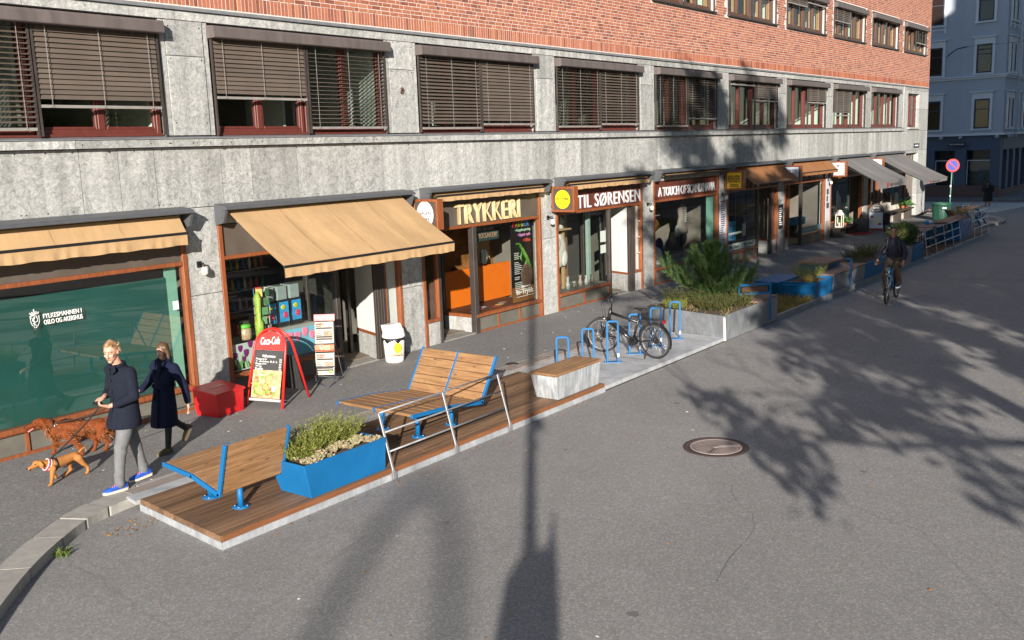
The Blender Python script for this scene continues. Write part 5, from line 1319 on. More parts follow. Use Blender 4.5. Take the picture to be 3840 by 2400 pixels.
# red A-board
RED2 = M_('sign_frame_red', (.62, .02, .015), .35, var=.06)
def aboard(t, base, wv, fv, h, spread, frame, zbot=.17):
    """arched-top A board: wv across, fv front direction, returns front face matrix"""
    base = V(base); wv = V(wv).normalized(); fv = V(fv).normalized()
    out = []
    for s in (1, -1):
        foot = base + fv * spread * s; top = base + fv * .02 * s + V((0, 0, h)); up = (top - foot); Lh = up.length; up.normalize()
        hw = .31; pts = [foot - wv * (hw + .05), foot - wv * hw + up * (Lh - .33)]
        for a in range(1, 12): an = math.pi - a * math.pi / 12; pts.append(foot + up * (Lh - .33) + wv * (hw * math.cos(an)) + up * (.33 * math.sin(an)))
        pts += [foot + wv * hw + up * (Lh - .33), foot + wv * (hw + .05)]
        m = MB(); m.tube(pts, .022, 8); m.build('frame', frame, t)
        n = wv.cross(up) * 1.0
        if n.dot(fv) * s < 0: n = -n
        M = Matrix((wv if s > 0 else -wv, up, n)).transposed().to_4x4(); M.translation = foot
        out.append((M, Lh))
    return out
t = thing('menu_board', 'red arched A-board with a dark food menu beside the red box', 'A-board', (6.3, -.85, 0))
wv = V((.22, -.97, 0)).normalized(); fv = V((-.97, -.22, 0)).normalized()
wv = V((-.20, -.98, 0)).normalized(); fv = V((-.98, .20, 0)).normalized()
(Mf, Lh), (Mb, _) = aboard(t, (6.30, -.82, 0), (.20, -.72, 0), (-.96, -.27, 0), 1.27, .40, RED2)
def arch(b, hw, z0, z1, d, n=14):
    r = hw; b.prism([(-hw, z0, d), (hw, z0, d)] + [(hw * math.cos(a * math.pi / n), z1 + r * math.sin(a * math.pi / n), d) for a in range(n + 1)], (0, 0, .006))
m = MB(Mf); arch(m, .285, Lh - .36, Lh - .325, 0); m.build('red_head', RED2, t)
text('lettering', 'Coca-Cola', .38, .13, Mf @ Matrix.Translation((0, Lh - .20, .008)) @ Matrix.Rotation(R(4), 4, 'Z'), WHITE, t, shear=.3, bold=.01)
m = MB(Mf); m.box(-.285, .63, 0, .285, Lh - .362, .006); m.build('menu_panel', M_('menu_black', (.03, .03, .032), .5), t)
m = MB(Mf); m.box(-.285, .16, 0, .285, .628, .006); m.build('food_picture', M_('sandwich_picture', (.46, .31, .16), .5, var=.7, vs=9), t)
r = random.Random(9)
for nm, mt, n_, s_ in (('bread', M_('bread', (.55, .33, .13), .6, var=.4, vs=14), 7, .07), ('salad_leaf', M_('salad', (.16, .32, .04), .6, var=.5, vs=20), 13, .035), ('tomato', M_('tomato', (.55, .10, .03), .5, var=.3, vs=14), 7, .028), ('plate', M_('cream', (.6, .55, .45), .6), 3, .05)):
    m = MB(Mf)
    for _ in range(n_): m.ell((r.uniform(-.21, .21), r.uniform(.22, .57), .006), (s_ * r.uniform(.8, 1.7), s_ * r.uniform(.5, 1), .004 + .002 * (nm == 'salad_leaf')), 8)
    m.build(nm, mt, t)['kind'] = 'stuff'
text('menu_line', 'Velkommen', .26, .045, Mf @ Matrix.Translation((0, .865, .008)), WHITE, t, bold=.01)
for i, (a, c) in enumerate((('Baguett', '59'), ('+ drikke 0,5 L', '79'), ('Baguett', '69'), ('Wrap', '65'), ('Kaffe', '25'))):
    text('menu_line', a, .05 * len(a) * .62, .035, Mf @ Matrix.Translation((-.25 + .0155 * len(a), .81 - i * .04, .008)), WHITE, t, extrude=.001); text('menu_line', c, .045, .03, Mf @ Matrix.Translation((.24, .81 - i * .04, .008)), WHITE, t, extrude=.001)
m = MB(Mb); m.box(-.285, .16, 0, .285, Lh - .5, .006); m.build('back_panel', M_('menu_black', (.03, .03, .032), .5), t)
m = MB(Mf); m.box(-.31, .11, -.01, .31, .15, .012); m.build('bottom_bar', M_('grey_bar', (.4, .4, .4), .5), t)

# newspaper rack
t = thing('newspaper_rack', 'tall wire stand with newspapers under Dagbladet and VG headers beside the kiosk door', 'newspaper rack', (7.75, -.5, 0))
wv = V((.45, -.62, 0)).normalized(); wv = V((.62, -.5, 0)).normalized(); bx = V((7.78, -.45, 0)); up = V((.22, .28, 1)).normalized(); 
wv = V((.60, -.80, 0)); fv = V((-.80, -.60, 0)); up = (V((0, 0, 1)) - fv * .20).normalized(); nn = wv.cross(up); nn = nn if nn.dot(fv) > 0 else -nn
M = Matrix((wv, up, nn)).transposed().to_4x4(); M.translation = V((7.66, -.52, .02))
WIRE = M_('grey_wire', (.10, .11, .13), .5, .4)
for sx in (-.17, .17): m = MB(M); m.tube([(sx, 0.02, .05), (sx, 1.22, 0)], .011, 6); m.build('upright', WIRE, t)
m = MB()
for a, c in (((7.56, -.38, .015), (7.40, -.86, .015)), ((7.76, -.66, .015), (8.10, -.50, .015)), ((7.56, -.38, .015), (8.0, -.2, .015)), ((7.40, -.86, .015), (7.76, -.66, .015)), ((8.10, -.5, .015), (8.02, -.42, .75)), ((8.0, -.2, .015), (7.9, -.25, .75))): m.tube([a, c], .010, 6)
m.build('foot_wire', WIRE, t)
for z in (.10, .28, .58, .70): m = MB(M); m.tube([(-.19, z, .01), (-.19, z, .09), (.19, z, .09), (.19, z, .01)], .008, 6); m.build('wire_shelf', WIRE, t)
NEWS = M_('newsprint', (.47, .43, .36), .8, var=.2, vs=6)
m = MB(M); m.box(-.19, 1.12, .0, .19, 1.24, .015); m.build('red_header', RED, t); text('lettering', 'Dagbladet', .33, .085, M @ Matrix.Translation((0, 1.18, .018)), WHITE, t, bold=.015)
m = MB(M); m.box(-.175, .56, .0, .175, .68, .06); m.build('orange_header', M_('vg_orange', (.66, .10, .015), .5, var=.3, vs=9), t); text('lettering', 'VG', .2, .085, M @ Matrix.Translation((0, .62, .063)), M_('vg_yellow', (.75, .6, .2), .5), t, bold=.03)
r = random.Random(11); INK = M_('news_ink', (.05, .045, .045), .8); PHOTO = M_('news_photo', (.32, .2, .14), .7, var=.9, vs=18)
for z0, hd in ((.70, None), (.13, 'VG')):
    m = MB(M); m.box(-.17, z0, .02, .17, z0 + .40, .05); pz = m.build('newspaper', NEWS, t)
    m = MB(M)
    for q in range(9):
        zz = z0 + .03 + q * .04
        if q in (1, 2, 6): m.box(-.15, zz, .0505, .15, zz + .03, .0515)
        else: m.box(-.15, zz, .0505, -.02 - r.uniform(0, .05), zz + .014, .0515)
    m.build('headline', INK, pz); m = MB(M); m.box(-.01, z0 + .12, .0505, .15, z0 + .24, .0512); m.box(-.15, z0 + .33, .0505, .0, z0 + .38, .0512); m.build('photograph', PHOTO, pz)
    if hd: text('title', 'VG', .12, .05, M @ Matrix.Translation((-.08, z0 + .36, .0525)), RED, pz, bold=.03); m = MB(M); m.ell((.1, z0 + .06, .051), (.04, .03, .002), 8); m.build('picture', M_('salad', (.16, .32, .04), .6), pz)

# white bin
t = thing('waste_bin', 'round white plastic bin with swing lid and black bag beside the kiosk door', 'bin', (9.66, -.38, .0))
bx, by = 9.64, -.36; PLW = M_('white_plastic', (.72, .72, .70), .4, var=.06, vs=6)
m = MB(); m.lathe([(0, .0), (.175, .0), (.185, .02), (.215, .50), (.205, .50)], (bx, by, 0), 32); m.build('drum', PLW, t)
m = MB(); r = random.Random(3); n = 40; 
m.lathe([(.205, .50), (.235, .485), (.238, .44), (.222, .455), (.218, .50)], (bx, by, 0), 40)
for i, v in enumerate(m.v):
    a = math.atan2(v.y - by, v.x - bx)
    if v.z < .47: v.z += .03 * math.sin(a * 7) + .015 * math.sin(a * 13)
m.build('bag', M_('black_bag', (.015, .015, .018), .35), t)
m = MB(); m.lathe([(.232, .50), (.235, .53), (.225, .56), (.205, .66)], (bx, by, 0), 32); m.build('lid', PLW, t)
m = MB(); m.prism([(bx - .17, by - .12, .60), (bx + .17, by - .12, .60), (bx + .15, by - .05, .765), (bx - .15, by - .05, .765)], (0, .24, -.02)); m.build('swing_flap', PLW, t, bevel=.025)
Mq = face_mat(bx - .115, by - .175, .25, (-.53, -.85, -.05))
m = MB(Mq); m.ell((.02, .06, .003), (.085, .11, .006), 16); m.build('yellow_patch', M_('bin_yellow', (.78, .55, .02), .5), t)
m = MB(Mq); m.tube([(-.12, -.10, .006), (-.03, -.05, .009), (.06, -.08, .009), (.10, -.04, .006)], .012, 6); m.build('swoosh', M_('bin_yellow', (.78, .55, .02), .5), t)
text('lettering', 'Diplom-Is', .17, .04, Mq @ Matrix.Translation((.02, -.09, .022)), RED, t, bold=.01)

# ================================================================ covers
t = thing('manhole_cover', 'round iron manhole cover with star pattern and dark rim in the road', 'manhole cover', (8.10, -8.05, Zr))
IRON = M_('worn_iron', (.36, .295, .275), .6, .1, var=.25, vs=6); RIM = M_('rust_dark_rim', (.065, .042, .038), .7, .2, var=.2, vs=10)
m = MB(); m.lathe([(.365, .0), (.365, .007), (.455, .007), (.46, .0)], (8.10, -8.05, Zr), 56); m.build('rim', RIM, t)
m = MB(); m.lathe([(0, .0), (.365, .0), (.365, .005), (0, .005)], (8.10, -8.05, Zr), 48); m.build('well', RIM, t)
Mq = Matrix.Translation((8.10, -8.05, Zr)) @ Matrix.Rotation(R(-52), 4, 'Z'); m = MB(Mq)
m.lathe([(.33, .005), (.335, .010), (.358, .010), (.362, .005)], (0, 0, 0), 48); m.lathe([(0, .011), (.045, .011), (.05, .005)], (0, 0, 0), 20)
for k in range(3):
    a = k * 2 * math.pi / 3
    for d in (-.022, .022): m.prism([(math.cos(a) * .05 - math.sin(a) * d * 1.0 + s * math.sin(a), math.sin(a) * .05 + math.cos(a) * d - s * math.cos(a), .005) for s in (.006, -.006)] + [(math.cos(a) * .33 - math.sin(a) * d + s * math.sin(a), math.sin(a) * .33 + math.cos(a) * d - s * math.cos(a), .005) for s in (-.006, .006)], (0, 0, .006))
for i in range(-13, 14):
    for j in range(-13, 14):
        x, y = i * .026, j * .026; rr_ = math.hypot(x, y); an = math.atan2(y, x) % (2 * math.pi / 3); da = min(an, 2 * math.pi / 3 - an) * rr_
        if .06 < rr_ < .318 and da > .045: m.box(x - .0065, y - .0095, .005, x + .0065, y + .0095, .0105)
m.build('star_plate', IRON, t)
m = MB(); m.lathe([(0, 0), (.13, 0), (.13, .006), (0, .006)], (10.55, -2.62, 0), 20); tag(m.build('drain_cover', RIM, None), 'small round dark drain cover in the pavement near the hoops', 'drain cover')
m = MB(); m.box(24.9, -1.0, 0, 25.5, -.5, .012); tag(m.build('utility_cover', M_('pale_cover', (.34, .34, .36), .7, var=.2), None), 'pale square utility cover in the pavement in front of the cleaners', 'utility cover')

# ================================================================ by the bakery
t = thing('menu_board', 'black arched A-board with a white picture poster in front of the bakery', 'A-board', (39.1, -.9, 0))
(Mf, Lh), (Mb, _) = aboard(t, (39.25, -.9, 0), (.35, -.85, 0), (-.95, -.30, 0), 1.2, .3, BLACK)
m = MB(Mf); arch(m, .285, Lh - .36, Lh - .325, 0); m.build('black_head', M_('menu_black', (.03, .03, .032), .5), t)
for i, s_ in enumerate(('BAKER', 'HANSEN')): text('lettering', s_, .26 + .06 * i, .075, Mf @ Matrix.Translation((0, Lh - .17 - i * .11, .008)), WHITE, t, bold=.02)
m = MB(Mf); m.box(-.27, .18, 0, .27, Lh - .365, .006); m.build('poster', M_('pale_blue_poster', (.42, .48, .58), .5, var=.2, vs=3), t)
m = MB(Mf); m.ell((.02, .50, .006), (.18, .2, .003), 18); m.build('plate_picture', M_('soup_picture', (.48, .50, .36), .5, var=.4, vs=12), t); m = MB(Mf); m.ell((-.17, .68, .006), (.07, .06, .003), 10); m.ell((.16, .36, .007), (.09, .06, .003), 10); m.build('berry_picture', M_('berry', (.25, .05, .08), .5, var=.5, vs=14), t)
m = MB(); m.prism([(38.55, -.75, 0), (38.62, -.2, 0), (38.72, -.2, 0), (38.68, -.75, 0)], (.1, 0, .62)); tag(m.build('chalkboard', M_('chalk_grey', (.035, .035, .04), .7, var=.3), None), 'dark chalkboard leaning before the bakery door', 'chalkboard')
for x, y, w_, lab in ((37.75, -.55, 1.1, 'red doormat in front of the chalkboard'), (39.9, -.65, .7, 'red doormat behind the black A-board')):
    m = MB(); m.box(x, y - .4, 0, x + w_, y + .35, .02); tag(m.build('doormat', M_('red_mat', (.42, .025, .015), .9, bmp=.5, bs=80), None, bevel=.008), lab, 'doormat', 'red doormats')
t = thing('window_bench', 'low dark bench along the first bakery window', 'bench', (37.2, -.25, 0)); m = MB(); m.box(36.1, -.42, .36, 38.3, -.02, .42); m.build('seat', DARKM, t)
for x in (36.2, 38.2): m = MB(); m.box(x - .05, -.38, 0, x + .05, -.06, .36); m.build('leg', DARKM, t)
t = thing('lantern', 'white house shaped lantern on the bakery bench', 'lantern', (36.45, -.25, .42))
m = MB(); z0 = .42
for sx in (-.12, .12):
    for sy in (-.12, .12): m.box(36.45 + sx - .015, -.25 + sy - .015, z0, 36.45 + sx + .015, -.25 + sy + .015, z0 + .5)
m.box(36.31, -.39, z0, 36.59, -.11, z0 + .04); m.box(36.31, -.39, z0 + .5, 36.59, -.11, z0 + .53); m.build('frame', M_('cream_frame', (.55, .5, .42), .6), t)
m = MB(); m.lathe([(.19, z0 + .53), (.09, z0 + .66), (.09, z0 + .70), (0, z0 + .72)], (36.45, -.25, 0), 4, smooth=False); m.build('roof', M_('cream_frame', (.55, .5, .42), .6), t); m = MB(); m.cyl((36.45, -.25, z0 + .04), (36.45, -.25, z0 + .18), .045, n=12); m.build('candle', WHITE, t)
for i, (x, z, c, lab) in enumerate(((37.3, .42, (.30, .42, .40), 'pale green cushion on the near bakery bench'), (44.3, .95, (.16, .12, .13), 'mauve cushion in the far bakery window bench'), (44.9, .95, (.38, .46, .44), 'pale green cushion beside the mauve one'))):
    m = MB(); m.ell((x, -.14, z + .22), (.26, .09, .24), 14, Matrix.Rotation(.3, 3, 'Y')); tag(m.build('cushion', M_('cush_%d' % i, c, .9, var=.15, vs=5), None), lab, 'cushion', 'cushions by the bakery')
t = thing('window_ledge', 'dark timber ledge bench on the whitewashed plinth of the bakery', 'bench', (44.6, -.2, .55)); m = MB(); m.box(42.6, -.5, .5, 46.8, -.105, .57); m.build('seat', M_('dark_ledge', (.06, .04, .03), .6), t)
for x in (42.9, 44.7, 46.5): m = MB(); m.box(x - .04, -.46, 0, x + .04, -.12, .5); m.build('leg', DARKM, t)
t = thing('door_post', 'pale awning support post before the far bakery window', 'post', (42.45, -.2, 0)); m = MB(); m.box(42.40, -.2, 0, 42.47, -.13, 2.4); m.build('shaft', M_('pale_brown_post', (.22, .17, .15), .6), t); m = MB(); m.box(42.36, -.24, 0, 42.51, -.09, .02); m.build('foot', M_('pale_brown_post', (.22, .17, .15), .6), t)
# ================================================================ plants
HEATH = leaf_mat('heather_green', (.10, .12, .025), (.17, .20, .04), (.25, .25, .06), .7, .2)
HEATHD = leaf_mat('heather_dark', (.035, .05, .02), (.07, .085, .025), (.13, .11, .035), .7, .2)
SEDUM = leaf_mat('sedum_pale', (.25, .26, .13), (.36, .33, .20), (.42, .27, .19), .8, .1)
DRYG = leaf_mat('dry_grass', (.14, .12, .03), (.26, .22, .06), (.34, .25, .11), .8, .2)
PINE = leaf_mat('pine_needle', (.04, .10, .03), (.08, .16, .045), (.15, .22, .07), .6, .15)
BARK = M_('bark', (.09, .06, .04), .9, var=.4, vs=9, bmp=.6, bs=25)
def blade(b, p, d, L_, w, bend=.25, r=random):
    """one thin tapering leaf blade, two faces"""
    p = V(p); d = V(d).normalized(); s = d.cross(V((r.uniform(-1, 1), r.uniform(-1, 1), r.uniform(-.4, .4)))).normalized() * w / 2
    q = p + d * L_ * .55; e = p + d * L_ + V((d.x * bend * L_, d.y * bend * L_, -bend * L_ * .6))
    b.add([p - s, p + s, q - s * .8, q + s * .8, e], [(0, 1, 3, 2), (2, 3, 4)])
def heather(b, c, rad, h, n, r, lean=.5):
    """bunch of sprigs, each sprig a stem carrying many short leaves"""
    for i in range(n):
        a = r.uniform(0, 6.283); q = rad * math.sqrt(r.random()); p = V((c[0] + q * math.cos(a) * .55, c[1] + q * math.sin(a) * .55, c[2]))
        d = V((math.cos(a) * q / rad * lean, math.sin(a) * q / rad * lean, 1)).normalized(); L_ = h * r.uniform(.55, 1.05)
        for k in range(9):
            t = .25 + .75 * k / 9; pp = p + d * L_ * t + V((r.uniform(-.008, .008), r.uniform(-.008, .008), 0)); an = r.uniform(0, 6.28)
            blade(b, pp, d + V((math.cos(an), math.sin(an), .1)) * .75, .035 + .025 * (1 - t), .009, .1, r)
def rosette(b, c, s, r):
    for k in range(9):
        a = k * 2.4 + r.random(); e = r.uniform(.3, 1.2); d = V((math.cos(a), math.sin(a), e)); blade(b, c, d, s * r.uniform(.7, 1.2), s * .5, .1, r)
def plant(name, label, cat, b, mat, group=None):
    o = b.build(name, mat, None, recalc=False); return tag(o, label, cat, group)
r = random.Random(21)
SP = [(3.55, -4.60, .26, .40, 'green heather clump at the left end of the bright blue planter'), (3.9, -4.52, .25, .42, 'tall green heather clump in the middle of the bright blue planter'), (4.3, -4.50, .25, .44, 'green heather clump at the right end of the bright blue planter')]
for x, y, rad, h, lab in SP:
    b = MB(); heather(b, (x, y, .40), rad, h, 300, r, .9); plant('heather', lab, 'heather', b, HEATH, 'heather clumps in the bright blue planter')
b = MB(); heather(b, (3.46, -4.44, .40), .13, .42, 45, r, .9); plant('heather', 'dark sparse sprig at the back left of the bright blue planter', 'heather', b, HEATHD)
b = MB()
for i in range(270): x = r.uniform(3.35, 4.6); y = -4.93 + .22 * r.random() + .06 * math.sin(x * 5); rosette(b, (x, y, .41 + r.uniform(0, .06) + .05 * math.sin(x * 9) ** 2), r.uniform(.03, .055), r)
o = plant('stonecrop', 'pale mat of stonecrop along the front of the bright blue planter', 'stonecrop', b, SEDUM)
# big planter: pine, heather, dry cover
t = thing('pine_tree', 'small bushy pine tree standing in the big galvanised planter', 'pine tree', (16.6, -3.95, .44))
PX, PY = 16.6, -3.95
b = MB(); b.tube([(PX, PY, .40), (PX - .02, PY + .02, .9), (PX + .02, PY, 1.3), (PX, PY, 1.66)], [.05, .04, .025, .008], 8)
tw = []
def pine_branch(p, d, L_, lev):
    d = V(d).normalized(); pts = [V(p)]; n = 5
    for i in range(n): d = (d + V((r.uniform(-.12, .12), r.uniform(-.12, .12), .16))).normalized(); pts.append(pts[-1] + d * L_ / n)
    b.tube(pts, [.014 * (1 - i / (n + 1)) * (1.2 if lev == 0 else .7) for i in range(n + 1)], 5)
    for i in range(1, n + 1):
        tw.append((pts[i], (pts[i] - pts[i - 1]).normalized()))
        if i < n: tw.append(((pts[i] + pts[i + 1]) / 2, (pts[i + 1] - pts[i]).normalized()))
    if lev < 1:
        for i in (1, 2, 3, 4):
            for s in (-1, 1):
                if r.random() < .62: dd = (pts[i + 1] - pts[i]).normalized(); sd = dd.cross(V((0, 0, 1))) * s; pine_branch(pts[i], dd * .8 + sd * .8 + V((0, 0, .25)), L_ * .42, 1)
for z, k, L_ in ((.48, 7, 1.15), (.60, 7, 1.2), (.80, 6, .90), (1.0, 6, .70), (1.2, 5, .52), (1.38, 5, .36), (1.52, 4, .26), (1.62, 3, .18)):
    for i in range(k): a = i * 6.283 / k + z * 5 + r.uniform(-.3, .3); pine_branch((PX, PY, z), (math.cos(a), math.sin(a), .05 if z < .7 else .45 if z < 1.3 else 1.2), L_ * r.uniform(.6, 1.2), 0)
for z in (1.68, 1.78, 1.86): tw.append((V((PX, PY, z - .05)), V((0, 0, 1))))
b.build('trunk', BARK, t)
b = MB()
for p, d in tw:
    for k in range(17):
        q = V((r.gauss(0, 1), r.gauss(0, 1), r.gauss(0, 1))).normalized(); dd = (d * .9 + q * .7 + V((0, 0, .25))).normalized()
        blade(b, p - d * .03 + q * .006, dd, r.uniform(.08, .15), .0075, .05, r)
b.build('crown', PINE, t)
for i, (x, y, rad, h, n, mt) in enumerate(((15.55, -4.5, .5, .40, 380, HEATHD), (15.9, -3.5, .5, .46, 330, HEATHD), (16.3, -4.65, .5, .40, 380, HEATHD), (16.95, -4.3, .45, .52, 380, HEATHD), (17.2, -3.7, .45, .50, 300, HEATHD), (15.4, -3.6, .34, .28, 160, HEATH))):
    b = MB(); heather(b, (x, y, .41), rad, h, n, r, .7); plant('heather', ['dark heather left of the pine near the front corner', 'dark heather behind the pine on the shop side', 'dark heather before the pine along the road side', 'tall dark heather right of the pine by the armrest', 'tall dark heather at the back right of the pine', 'lighter heather at the back left corner of the big planter'][i], 'heather', b, mt, 'heather under the pine')
b = MB()
for i in range(900): x = r.uniform(15.0, 17.6); y = r.uniform(-5.02, -3.1); 
for i in range(520):
    y = r.uniform(-5.02, -3.1); x = r.uniform(14.85 + (y + 5.02) * .24, 17.65); blade(b, (x, y, .41), (r.uniform(-.7, .7), r.uniform(-.7, .7), 1), r.uniform(.06, .2), .012, .3, r)
    if i % 2: rosette(b, (x, y, .41), .05, r)
o = b.build('ground_cover', DRYG, None, recalc=False); o['kind'] = 'stuff'; tag(o, 'dry grass and moss covering the soil of the big planter', 'ground cover')
b = MB()
for i in range(1500): x = r.uniform(17.8, 20.5); y = r.uniform(-5.0, -3.2); blade(b, (x, y, -.02), (r.uniform(-.8, .8), r.uniform(-.8, .8), 1), r.uniform(.08, .3), .012, .35, r)
for i in range(500): rosette(b, (r.uniform(17.8, 20.5), r.uniform(-5.0, -3.2), .0), .07, r)
o = b.build('bed_grass', DRYG, None, recalc=False); o['kind'] = 'stuff'; tag(o, 'dry yellow grass filling the low bed', 'grass')
for i, (x, y, z, rad, h, n, mt, lab) in enumerate(((18.3, -3.7, 0, .5, .75, 200, HEATHD, 'tall dark shrub in the dry bed right of the big planter'), (19.2, -3.5, 0, .45, .5, 150, HEATHD, 'lower dark shrub in the dry bed beside the blue planter'), (21.0, -4.6, .40, .4, .6, 240, HEATH, 'bright green feathery shrub in the angular blue planter'), (20.65, -4.8, .40, .25, .22, 120, DRYG, 'low yellow tuft in the angular blue planter'),
      (24.9, -4.5, .44, .3, .42, 110, HEATHD, 'small lone shrub at the left of the planter behind the cyclist'), (25.7, -4.5, .44, .55, .40, 260, HEATHD, 'wide low shrub in the planter behind the cyclist'), (26.6, -4.5, .44, .45, .5, 220, HEATHD, 'taller dark shrub at the right of the planter behind the cyclist'), (37.3, -4.7, .84, .25, .55, 160, DRYG, 'yellow green grass tuft on the blue counter'), (17.0, -4.0, .41, .3, .3, 60, HEATHD, 'small dark tuft beside the timber corner seat'))):
    b = MB(); heather(b, (x, y, z), rad, h, n, r, .8); plant('shrub', lab, 'shrub', b, mt, 'shrubs in the far planters')
t = thing('clipped_shrub', 'round clipped evergreen in the blue planter at the far railing', 'shrub', (30.2, -4.5, .44)); b = MB()
for i in range(1500):
    q = V((r.gauss(0, 1), r.gauss(0, 1), r.gauss(0, .8))).normalized() * r.uniform(.75, 1.05); p = V((30.2 + q.x * .58, -4.5 + q.y * .45, .82 + q.z * .36)); blade(b, p, q + V((0, 0, .5)), r.uniform(.06, .12), .03, .2, r)
b.build('foliage', leaf_mat('clipped_green', (.03, .06, .02), (.05, .09, .025), (.09, .13, .04), .6, .1), t); m = MB(); m.ell((30.2, -4.5, .80), (.45, .34, .27), 12); m.build('inner_twigs', HEATHD, t)
for i, (x, z, lab) in enumerate(((37.0, .42, 'leafy pot plant beside the lantern'), (45.6, .57, 'leafy plant on the far bakery ledge'), (46.2, .57, 'second leafy plant by the end of the bakery ledge'))):
    t = thing('pot_plant', lab, 'pot plant', (x, -.28, z), 0, 'pot plants by the bakery'); m = MB(); m.lathe([(0, z), (.07, z), (.10, z + .16), (.08, z + .16), (0, z + .15)], (x, -.28, 0), 12); m.build('pot', M_('terracotta', (.30, .10, .05), .8), t); b = MB()
    for k in range(110): q = V((r.gauss(0, 1), r.gauss(0, 1), abs(r.gauss(.4, .6)))).normalized(); blade(b, V((x, -.28, z + .16)) + q * r.uniform(0, .3), q, .14, .07, .3, r)
    b.build('foliage', leaf_mat('plant_green', (.03, .09, .02), (.06, .15, .04), (.12, .22, .06), .5, .15), t)
# weeds and fallen leaves
b = MB(); c1 = V((.95, -3.62, Zr)); 
for i in range(70): blade(b, (c1.x + r.gauss(0, .05), c1.y + r.gauss(0, .05), Zr), (r.uniform(-.8, .8), r.uniform(-.8, .8), 1), r.uniform(.05, .14), .012, .4, r)
plant('weed_tuft', 'green weed growing at the foot of the granite kerb', 'weed', b, leaf_mat('weed_green', (.07, .12, .02), (.12, .18, .04), (.2, .22, .06), .7, .2))
LEAFB = leaf_mat('fallen_leaf', (.16, .06, .02), (.28, .13, .03), (.34, .22, .06), .8)
b = MB()
def fleaf(x, y, z, s):
    a = r.uniform(0, 6.28); M = Matrix.Translation((x, y, z)) @ Matrix.Rotation(a, 4, 'Z') @ Matrix.Rotation(r.uniform(-.4, .4), 4, 'X'); b.M = M
    b.add([(-s, 0, .004), (-s * .3, -s * .45, .008), (s * .6, -s * .35, .004), (s, 0, .012), (s * .5, s * .4, .004), (-s * .3, s * .45, .01)], [(0, 1, 2, 3, 4, 5)]); b.M = None
for i in range(60): x = r.uniform(1.5, 2.6); fleaf(x, -3.3 - .35 * r.random() - (2.3 - x) * .2, Zr, r.uniform(.015, .03))
for i in range(170):
    if r.random() < .5: x = r.uniform(2, 14.8); fleaf(x, -5.10 - abs(r.gauss(0, .12)), Zr, r.uniform(.012, .028))
    else: x = r.uniform(-2, 30); y = r.uniform(-13, -5.4); fleaf(x, y, Zr, r.uniform(.012, .03))
for i in range(60): x = r.uniform(2, 30); fleaf(x, r.uniform(-2.6, -.2), .0, r.uniform(.012, .028))
for i in range(25): fleaf(r.uniform(2.2, 14.8), r.uniform(-5, -3.2), .035, r.uniform(.012, .028))
o = b.build('leaf_litter', LEAFB, None, recalc=False); o['kind'] = 'stuff'; tag(o, 'small brown leaves scattered over road and deck edge', 'fallen leaves')
CHIP = M_('litter_white', (.5, .49, .45), .8); b = MB()
for i in range(14): x = r.uniform(-1, 20); y = r.uniform(-12.5, -5.3); a = r.uniform(0, 3); M = Matrix.Translation((x, y, Zr + .002)) @ Matrix.Rotation(a, 4, 'Z'); b.M = M; s = r.uniform(.008, .02); b.box(-s, -s * .4, 0, s, s * .4, .006)
b.M = None
for i in range(50): x = r.uniform(2, 20); y = r.uniform(-2.6, -.1); s = r.uniform(.006, .018); b.box(x - s, y - s * .5, 0, x + s, y + s * .5, .005)
o = b.build('litter', CHIP, None); o['kind'] = 'stuff'; tag(o, 'tiny pale scraps of litter on road and pavement', 'litter')

